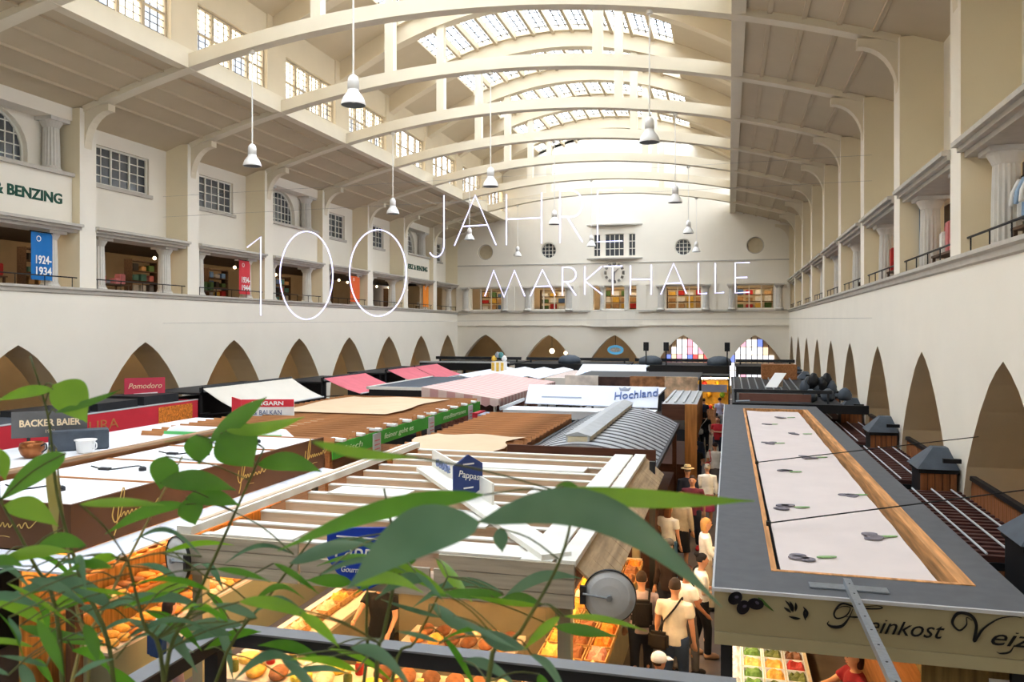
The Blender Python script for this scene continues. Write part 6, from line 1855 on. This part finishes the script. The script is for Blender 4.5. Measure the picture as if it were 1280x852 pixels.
ROUND = [(0.05, 0.0), (0.12, 0.02), (0.14, 0.06), (0.12, 0.1), (0.07, 0.13), (0.01, 0.14)]
HEAP = [(0.15, 0.0), (0.14, 0.03), (0.1, 0.07), (0.05, 0.1), (0.01, 0.11)]
LOAF = {n: lump('loaf', FD[n], ROUND, 14, 1.0, 1.7, i) for i, n in enumerate(('crust', 'pale', 'golden', 'dark', 'brown'))}
ROLL = {n: lump('roll', FD[n], [(r * 0.75, z * 0.8) for r, z in ROUND], 12, 1, 1, 9 + i) for i, n in enumerate(('golden', 'pale', 'orange', 'crust'))}
WHEEL = {n: MB().lathe([(0.01, 0), (0.15, 0.0), (0.165, 0.02), (0.165, 0.08), (0.15, 0.1), (0.01, 0.1)], 22).mesh('cheese_wheel', FD[n], False) for n in ('cheese', 'yellow', 'orange', 'white')}
JAR = {n: MB().lathe([(0.045, 0), (0.055, 0.01), (0.055, 0.12), (0.035, 0.14), (0.035, 0.15)], 14).mesh('jar_body', FD[n], True) for n in ('red', 'olive', 'purple', 'yellow', 'orange')}
LID = MB().lathe([(0.04, 0.15), (0.042, 0.155), (0.042, 0.175), (0.01, 0.178)], 14).mesh('lid', M_GOLD)
def bumpy(name, m, w, d, seed, h=0.05):
    rr = random.Random(seed)
    nx, ny = 7, 7
    mb = MB()
    for j in range(ny):
        for i in range(nx):
            e = 0 if i in (0, nx - 1) or j in (0, ny - 1) else 1
            mb.v.append((w * (i / (nx - 1) - 0.5), d * (j / (ny - 1) - 0.5), 0.01 + e * (h * 0.6 + rr.uniform(0, h * 0.7))))
    for j in range(ny - 1):
        for i in range(nx - 1):
            a = j * nx + i
            mb.f.append((a, a + 1, a + nx + 1, a + nx))
            mb.mi.append(0)
    return mb.mesh(name, m, False)
TRAYB = MB()
TRAYB.box(-0.12, 0.12, -0.15, 0.15, 0.0, 0.01).box(-0.12, -0.11, -0.15, 0.15, 0.0, 0.05).box(0.11, 0.12, -0.15, 0.15, 0.0, 0.05).box(-0.11, 0.11, -0.15, -0.14, 0.0, 0.05).box(-0.11, 0.11, 0.14, 0.15, 0.0, 0.05)
TRAYM = TRAYB.mesh('tray_shell', M_TRAY)
CRATEB = MB()
CRATEB.box(-0.14, 0.14, -0.2, 0.2, 0.0, 0.015).box(-0.14, -0.125, -0.2, 0.2, 0.0, 0.09).box(0.125, 0.14, -0.2, 0.2, 0.0, 0.09).box(-0.125, 0.125, -0.2, -0.185, 0.0, 0.09).box(-0.125, 0.125, 0.185, 0.2, 0.0, 0.09)
CRATEM = CRATEB.mesh('basket_shell', M_WICKER)
FILL = {n: [bumpy('filling', m, 0.215, 0.275, i * 3 + j, 0.06) for j in range(2)] for i, (n, m) in enumerate(FD.items())}
FILLB = {n: [bumpy('filling', m, 0.245, 0.365, 50 + i * 3 + j, 0.12) for j in range(2)] for i, (n, m) in enumerate(FD.items())}
ROWW = ['front', 'second', 'third', 'fourth', 'back']
rr = random.Random(42)
def put(name, me, label, cat, group, loc, rz=0.0, sc=1.0):
    o = link(name, me)
    o.location = loc
    o.rotation_euler = (0, 0, rz)
    o.scale = (sc, sc, sc)
    return tag(o, label, cat, group)
def ordn(i): return ORDW[i] if i < len(ORDW) else str(i + 1) + 'th'
# bakery: loaves and pastries on three levels
LNAME = {'crust': 'brown-crusted', 'pale': 'floury pale', 'golden': 'golden', 'dark': 'dark rye', 'brown': 'brown'}
RNAME = {'golden': 'golden', 'pale': 'pale', 'orange': 'glazed orange', 'crust': 'crusty'}
for lv, (x, z, nm) in enumerate(((-8.14, 0.992, 'counter'), (-8.7, 1.332, 'middle shelf'), (-9.06, 1.652, 'top shelf'))):
    for i in range(26):
        n = rr.choice(list(LOAF) if lv else ['golden', 'pale', 'crust', 'golden'])
        put('bread_loaf', LOAF[n], '%s bread loaf, %s from the near end of the bakery %s' % (LNAME[n], ordn(i), nm), 'bread', 'breads in the brown bakery stall', (x + rr.uniform(-0.02, 0.02), 8.92 + i * 0.235, z), rr.uniform(1.35, 1.75), rr.uniform(0.64, 0.72))
    if lv < 2:
        for i in range(28):
            n = rr.choice(list(ROLL))
            put('pastry', ROLL[n], '%s pastry, %s from the near end of the bakery %s edge' % (RNAME[n], ordn(i), nm), 'pastry', 'pastries in the brown bakery stall', (x + (0.27 if lv == 0 else 0.24), 8.9 + i * 0.215, z), 0, rr.uniform(0.75, 0.9))
# pergola front counter
for r_ in range(2):
    for i in range(12):
        x, y = -5.95 + i * 0.31, 8.78 + r_ * 0.32
        k = rr.random()
        if k < 0.4:
            n = rr.choice(list(WHEEL))
            put('cheese_wheel', WHEEL[n], '%s cheese wheel, %s from left, %s row of the pergola front counter' % ({'cheese': 'buttery', 'yellow': 'yellow', 'orange': 'orange', 'white': 'white'}[n], ordn(i), ROWW[r_]), 'cheese', 'goods on the pergola front counter', (x, y, 0.93), 0, 0.8)
        elif k < 0.75:
            n = rr.choice(list(LOAF))
            put('bread_loaf', LOAF[n], '%s loaf, %s from left, %s row of the pergola front counter' % ({'crust': 'crusty', 'pale': 'pale', 'golden': 'golden', 'dark': 'dark', 'brown': 'brown'}[n], ordn(i), ROWW[r_]), 'bread', 'goods on the pergola front counter', (x, y, 0.93), 0.3, 0.85)
        else:
            n = rr.choice(list(JAR))
            t = thing('jar', '%s jar with gold lid, %s from left, %s row, pergola front counter' % (n, ordn(i), ROWW[r_]), 'jar', (x, y, 0.93), group='goods on the pergola front counter')
            link('jar_body', JAR[n], t, True)
            link('lid', LID, t, True)
# baskets of pasta, dried fruit and cheese on the aisle side of the pergola and inside left
for c, x in enumerate((-2.23, -1.93, -1.63)):
    for i in range(13):
        y = 8.85 + i * 0.46
        n = rr.choice((['yellow', 'cheese', 'golden', 'white'], ['cheese', 'brown', 'golden', 'olive'], ['pale', 'pink', 'brown', 'orange'])[c])
        if c == 2 and i == 0: continue
        t = thing('basket', 'wicker basket of %s goods, %s along the %s row, pergola aisle counter' % (n, ordn(i), ('inner', 'middle', 'aisle')[c]), 'basket', (x, y, 0.935), group='baskets on the pergola aisle counter')
        link('basket_shell', CRATEM, t, True)
        link('filling', FILLB[n][i % 2], t, True)
for i in range(12):
    n = rr.choice(['orange', 'golden', 'purple', 'dark', 'pale'])
    t = thing('basket', 'wicker basket of %s goods, %s on the left inner pergola counter' % (n, ordn(i)), 'basket', (-5.85, 9.6 + i * 0.45, 0.935), group='baskets on the left pergola counter')
    link('basket_shell', CRATEM, t, True)
    link('filling', FILLB[n][i % 2], t, True)
gb_ = thing('garlic_braid', 'big white garlic bulb ball at the lower end of the pergola aisle counter', 'garlic', (-1.62, 8.82, 0.935))
MB().lathe([(0.02, 0.0), (0.1, 0.02), (0.15, 0.1), (0.13, 0.19), (0.06, 0.25), (0.02, 0.3)], 16).build('bulb', FD['white'], gb_, True, True)
for i in range(6):
    a = i * math.pi / 3
    MB().tube(smooth_path([(0.13 * math.cos(a), 0.13 * math.sin(a), 0.05), (0.152 * math.cos(a), 0.152 * math.sin(a), 0.11), (0.06 * math.cos(a), 0.06 * math.sin(a), 0.24)], 4), [0.012] * 9, 5).build('clove_ridge', FD['pale'], gb_, True, True)
# delicatessen trays
for c, x in enumerate((0.03, 0.29, 0.55, 0.81)):
    for i in range(14):
        y = 8.4 + i * 0.33
        n = rr.choice((['white', 'pink', 'purple', 'white'], ['yellow', 'white', 'green', 'cheese'], ['olive', 'golden', 'red', 'brown'], ['dark', 'olive', 'red', 'orange'])[c])
        t = thing('salad_tray', 'white tray of %s antipasti, %s along column %s of the delicatessen counter' % (n, ordn(i), ('one', 'two', 'three', 'four')[c]), 'tray', (x, y, 0.9), group='antipasti trays')
        link('tray_shell', TRAYM, t, True)
        link('filling', FILL[n][i % 2], t, True)
# goods on the steel-framed stall below the viewer
for r_ in range(3):
    for i in range(11):
        x, y = -3.6 + i * 0.31, 4.55 + r_ * 0.42
        n = rr.choice(['yellow', 'cheese', 'purple', 'golden', 'dark', 'white', 'orange'])
        t = thing('basket', 'wicker basket of %s goods, %s from left, %s row below the viewer' % (n, ordn(i), ROWW[r_]), 'basket', (x, y, 0.925), group='baskets on the steel-framed stall')
        link('basket_shell', CRATEM, t, True)
        link('filling', FILLB[n][i % 2], t, True)

# breads on the inner pergola counters
for r_, (xa, nn, y, nm) in enumerate(((-4.1, 6, 10.3, 'middle'), (-4.1, 6, 10.6, 'middle rear'), (-5.0, 9, 12.4, 'far'), (-5.0, 9, 12.7, 'far rear'))):
    for i in range(nn):
        n = rr.choice(list(LOAF))
        put('bread_loaf', LOAF[n], '%s loaf, %s from left on the %s inner pergola counter' % (LNAME[n], ordn(i), nm), 'bread', 'breads on the inner pergola counters', (xa + 0.24 * i, y, 0.93), rr.uniform(-0.2, 0.2), 0.75)
# shirts on a rail in the nearest right gallery opening
cr_ = thing('clothes_rail', 'black clothes rail in the nearest right gallery opening', 'rail', (4.95, 15.4, 6.32))
MB().tube([(4.95, 14.6, 7.85), (4.95, 16.2, 7.85)], 0.015, 6).build('rail', M_BLACK, cr_)
for y in (14.6, 16.2):
    MB().tube([(4.95, y, 6.34), (4.95, y, 7.85)], 0.015, 6).build('upright', M_BLACK, cr_)
    MB().tube([(4.75, y, 6.34), (5.15, y, 6.34)], 0.015, 6).build('foot', M_BLACK, cr_)
sh_ = MB()
loft(sh_, [((0, 0, -0.75), 0.22, 0.05), ((0, 0, -0.4), 0.2, 0.045), ((0, 0, -0.12), 0.2, 0.04), ((0, 0, -0.04), 0.06, 0.03)])
sh_.tube([(0.15, 0, -0.1), (0.27, 0, -0.35), (0.29, 0, -0.55)], [0.05, 0.045, 0.04], 8).tube([(-0.15, 0, -0.1), (-0.27, 0, -0.35), (-0.29, 0, -0.55)], [0.05, 0.045, 0.04], 8)
shm = {n: remeshed(sh_, 'garment', cloth(n, c), 0.02) for n, c in (('white', (236, 234, 230)), ('paleblue', (160, 186, 216)), ('black', (30, 28, 30)))}
hg_ = MB().tube([(-0.17, 0, -0.08), (0, 0, -0.02), (0.17, 0, -0.08)], 0.006, 5).tube([(0, 0, -0.02), (0, 0, 0.0)], 0.005, 5).mesh('hanger', M_BLACK)
for i, n in enumerate(('white', 'white', 'paleblue', 'white', 'black', 'white')):
    t = thing('hanging_shirt', '%s shirt on the clothes rail, %s from the near end' % (n, ordn(i)), 'shirt', (4.95, 14.8 + 0.24 * i, 7.83), group='shirts on the gallery clothes rail')
    link('garment', shm[n], t, True)
    link('hanger', hg_, t, True)
# ------------------------------------------------------------------ bamboo in the planter on the landing edge
def leaf_mat(name, c1, c2):
    m = bpy.data.materials.new(name)
    m.use_nodes = True
    t = m.node_tree
    t.nodes.remove(t.nodes['Principled BSDF'])
    out = t.nodes['Material Output']
    tc = t.nodes.new('ShaderNodeTexCoord')
    nz = t.nodes.new('ShaderNodeTexNoise')
    nz.inputs['Scale'].default_value = 9.0
    t.links.new(tc.outputs['Object'], nz.inputs['Vector'])
    rp = t.nodes.new('ShaderNodeValToRGB')
    rp.color_ramp.elements[0].position = 0.3
    rp.color_ramp.elements[1].position = 0.7
    rp.color_ramp.elements[0].color = lin(c1) + (1,)
    rp.color_ramp.elements[1].color = lin(c2) + (1,)
    t.links.new(nz.outputs['Fac'], rp.inputs['Fac'])
    df = t.nodes.new('ShaderNodeBsdfDiffuse')
    tl = t.nodes.new('ShaderNodeBsdfTranslucent')
    gl = t.nodes.new('ShaderNodeBsdfGlossy')
    gl.inputs['Roughness'].default_value = 0.4
    m1 = t.nodes.new('ShaderNodeMixShader')
    m1.inputs['Fac'].default_value = 0.45
    m2 = t.nodes.new('ShaderNodeMixShader')
    m2.inputs['Fac'].default_value = 0.05
    t.links.new(rp.outputs['Color'], df.inputs['Color'])
    t.links.new(rp.outputs['Color'], tl.inputs['Color'])
    t.links.new(df.outputs[0], m1.inputs[1])
    t.links.new(tl.outputs[0], m1.inputs[2])
    t.links.new(m1.outputs[0], m2.inputs[1])
    t.links.new(gl.outputs[0], m2.inputs[2])
    t.links.new(m2.outputs[0], out.inputs['Surface'])
    return m
LEAF = {'b': leaf_mat('bright_bamboo_leaf', (112, 162, 30), (140, 186, 50)), 'g': leaf_mat('green_bamboo_leaf', (70, 128, 26), (98, 154, 40)), 's': leaf_mat('blue_green_bamboo_leaf', (76, 116, 84), (106, 142, 108)), 'y': leaf_mat('dry_bamboo_leaf', (150, 140, 70), (172, 160, 92))}
M_CANE = mat('bamboo_cane', (84, 92, 44), 0.5, 0.2, 12.0)
M_CANE2 = mat('dry_bamboo_cane', (140, 128, 76), 0.5, 0.2, 12.0)
pln = thing('planter_trough', 'grey planter trough along the landing edge below the bamboo', 'planter', (-1.2, 1.2, 3.0))
MB().box(-3.4, 0.9, 0.75, 1.6, 3.1, 3.5).build('trough', M_STONE, pln)
MB().box(-3.35, 0.85, 0.8, 1.55, 3.5, 3.52).build('soil', mat('soil', (58, 44, 34), 0.95, 0.3, 20.0), pln)
canes = []
CANES = [  # visible points (px, py, depth) from top down; the root goes into the trough
    ([(38, 445, 1.75), (60, 520, 1.72), (72, 620, 1.7), (100, 720, 1.66), (142, 852, 1.6)], 'g'),
    ([(0, 625, 1.5), (40, 700, 1.5), (75, 800, 1.48)], 'g'),
    ([(70, 560, 2.0), (78, 640, 2.0), (96, 760, 1.95), (110, 852, 1.9)], 'y'),
    ([(330, 560, 1.7), (285, 660, 1.68), (240, 760, 1.65), (205, 852, 1.6)], 'g'),
    ([(228, 570, 1.9), (175, 670, 1.85), (130, 760, 1.8), (90, 852, 1.75)], 'y'),
    ([(480, 610, 1.5), (495, 700, 1.5), (480, 790, 1.48), (470, 852, 1.45)], 'g'),
    ([(720, 620, 1.35), (700, 700, 1.36), (650, 790, 1.37), (610, 852, 1.38)], 'g'),
    ([(460, 700, 1.8), (458, 780, 1.8), (455, 852, 1.8)], 'g'),
    ([(160, 700, 1.4), (180, 780, 1.4), (205, 852, 1.4)], 'g'),
    ([(560, 720, 1.7), (520, 800, 1.7), (490, 852, 1.68)], 'g'),
    ([(400, 660, 1.9), (340, 740, 1.85), (270, 852, 1.8)], 'g'),
]
NM = ['first', 'second', 'third', 'fourth', 'fifth', 'sixth', 'seventh', 'eighth', 'ninth', 'tenth', 'eleventh']
for i, (pts, c) in enumerate(CANES):
    P = [at(x, y, D=d) for x, y, d in pts]
    last = P[-1]
    root = Vector((min(0.8, max(-3.3, last.x * 1.0)), 1.25, 3.5))
    P += [last.lerp(root, 0.5) + Vector((0, 0, -0.05)), root]
    path = smooth_path(P, 5)
    n = len(path)
    t = thing('bamboo_cane', '%s bamboo cane, %s of the foreground canes counted by its root' % ('dry tan' if c == 'y' else 'green', NM[i]), 'plant', root, group='bamboo canes in the foreground')
    t['label'] = '%s bamboo cane rising to %s' % ('dry tan' if c == 'y' else 'slim green', ['the left arches with a hooked thin tip', 'the far left picture edge', 'the grey signboard', 'the white roof with broad leaves at its top', 'the brown fascia', 'the middle of the white pergola', 'the right pergola corner bearing the largest leaves', 'the blue shield sign', 'the bakery counter', 'the pergola front counter', 'the left mirror corner'][i])
    MB().tube(path, [0.002 + 0.0045 * q / n for q in range(n)], 6).build('cane', M_CANE2 if c == 'y' else M_CANE, t, True)
    canes.append((t, path))
lrr = random.Random(77)
VR, VU = Vector((CT, ST, 0)), Vector((0, 0, 1))
VF = Vector((-ST, CT, 0))
def leaf(b, t_, w, d, c='g', sag=0.08, tilt=0.25, dd=0.0, cane=None):
    """blade from base b to tip t_ (picture positions at depth d), widest w px"""
    A, B = at(b[0], b[1], D=d), at(t_[0], t_[1], D=d + dd)
    L = (B - A).length
    wm = 1.25 * w * d / 1006.0
    ax = (B - A).normalized()
    wd = ax.cross(VF).normalized()
    wd = (wd * math.cos(tilt) + VF * math.sin(tilt)).normalized()
    nr = wd.cross(ax).normalized()
    n = 12
    vs, fs = [], []
    for i in range(n + 1):
        u = i / n
        p = A.lerp(B, u) + VU * (sag * L * math.sin(math.pi * u)) + VF * (0.03 * L * math.sin(2.2 * u))
        hw = wm / 2 * (math.sin(math.pi * min(1, u * 1.02 + 0.02)) ** 0.75) * (1.15 - 0.45 * u) if 0 < u < 1 else 0.0006
        hw = max(hw, 0.0006)
        vs += [p - wd * hw + nr * hw * 0.22, p, p + wd * hw + nr * hw * 0.22]
    for i in range(n):
        a = 3 * i
        fs += [(a, a + 1, a + 4, a + 3), (a + 1, a + 2, a + 5, a + 4)]
    mb = MB().add(vs, fs)
    best = None
    for t, path in canes:
        for q in path[:-4]:
            dist = (q - A).length
            if best is None or dist < best[0]:
                best = (dist, t, q)
    _, t, q = best
    o = mb.build('leaf', LEAF[c], t, True)
    if (q - A).length > 0.012:
        MB().tube(smooth_path([q, q.lerp(A, 0.5) + VU * 0.01, A], 3), 0.0016, 5).build('twig', M_CANE, t, True)
L_ = [((600, 652), (432, 738), 56, 1.05, 's', 0.12, 0.2), ((598, 652), (905, 762), 42, 1.05, 's', 0.2, 0.35), ((606, 618), (345, 690), 24, 1.15, 'g', 0.05, 0.3),
      ((690, 612), (945, 627), 20, 1.1, 'b', -0.02, 0.3), ((688, 622), (752, 660), 22, 1.15, 'g', 0.1, 0.2), ((690, 615), (735, 622), 24, 1.2, 'g', 0.05, 0.2), ((625, 660), (628, 690), 16, 1.4, 's', 0, 0.2),
      ((66, 481), (108, 528), 40, 1.7, 'b', 0.12, 0.1), ((66, 486), (-6, 501), 13, 1.7, 'b', 0.04, 0.3), ((70, 515), (150, 487), 8, 1.7, 'g', -0.02, 0.2),
      ((262, 552), (333, 496), 20, 1.65, 'g', 0.03, 0.2), ((282, 538), (380, 521), 14, 1.65, 'b', -0.05, 0.3), ((276, 541), (316, 584), 52, 1.65, 'g', 0.08, 0.1), ((245, 543), (249, 580), 30, 1.65, 'g', 0, 0.1), ((262, 545), (204, 552), 0.1, 1.7, 'g', 0, 0.2),
      ((322, 580), (402, 590), 20, 1.7, 'g', 0.1, 0.2), ((390, 552), (520, 572), 12, 0.9, 'b', -0.04, 0.4), ((82, 566), (-4, 628), 24, 1.5, 'g', 0.05, 0.2), ((200, 603), (294, 613), 22, 1.6, 'g', 0.08, 0.2), ((207, 570), (200, 612), 30, 1.6, 'g', 0.0, 0.2),
      ((4, 632), (72, 658), 24, 1.5, 'b', 0.12, 0.2), ((108, 682), (34, 694), 18, 1.5, 'g', 0.15, 0.2), ((232, 624), (244, 656), 26, 1.65, 'g', 0, 0.2), ((232, 630), (130, 668), 14, 1.65, 'g', 0.08, 0.2), ((232, 622), (300, 632), 18, 1.65, 'g', 0.08, 0.2), ((100, 630), (205, 632), 10, 1.2, 'b', 0.03, 0.4),
      ((-5, 560), (6, 600), 18, 1.4, 'b', 0, 0.2), ((140, 760), (60, 720), 22, 1.45, 's', 0.05, 0.3), ((0, 700), (90, 690), 14, 1.4, 'b', 0.06, 0.3), ((60, 560), (68, 680), 12, 1.9, 'y', 0, 0.2),
      ((510, 700), (560, 660), 9, 1.3, 'g', 0, 0.3), ((700, 770), (655, 812), 12, 1.35, 'b', 0.02, 0.2), ((705, 770), (810, 790), 7, 1.35, 'b', 0.05, 0.3), ((600, 790), (660, 812), 18, 1.35, 's', -0.05, 0.2), ((520, 700), (440, 745), 12, 1.5, 'g', 0.05, 0.2)]
for a in L_:
    leaf(*a)
for i in range(95):
    x = lrr.uniform(-10, 700) if i < 70 else lrr.uniform(0, 260)
    y = lrr.uniform(690, 850) if x < 560 else lrr.uniform(730, 850)
    ang = lrr.choice((lrr.uniform(-0.5, 0.6), math.pi + lrr.uniform(-0.6, 0.5), lrr.uniform(0.6, 1.4)))
    ln = lrr.uniform(50, 120)
    leaf((x, y), (x + ln * math.cos(ang), y + ln * math.sin(ang) * 0.7), lrr.uniform(6, 17), lrr.uniform(1.25, 1.9), lrr.choice('ggssbgs'), lrr.uniform(-0.02, 0.16), lrr.uniform(-0.5, 0.6), lrr.uniform(-0.15, 0.2))
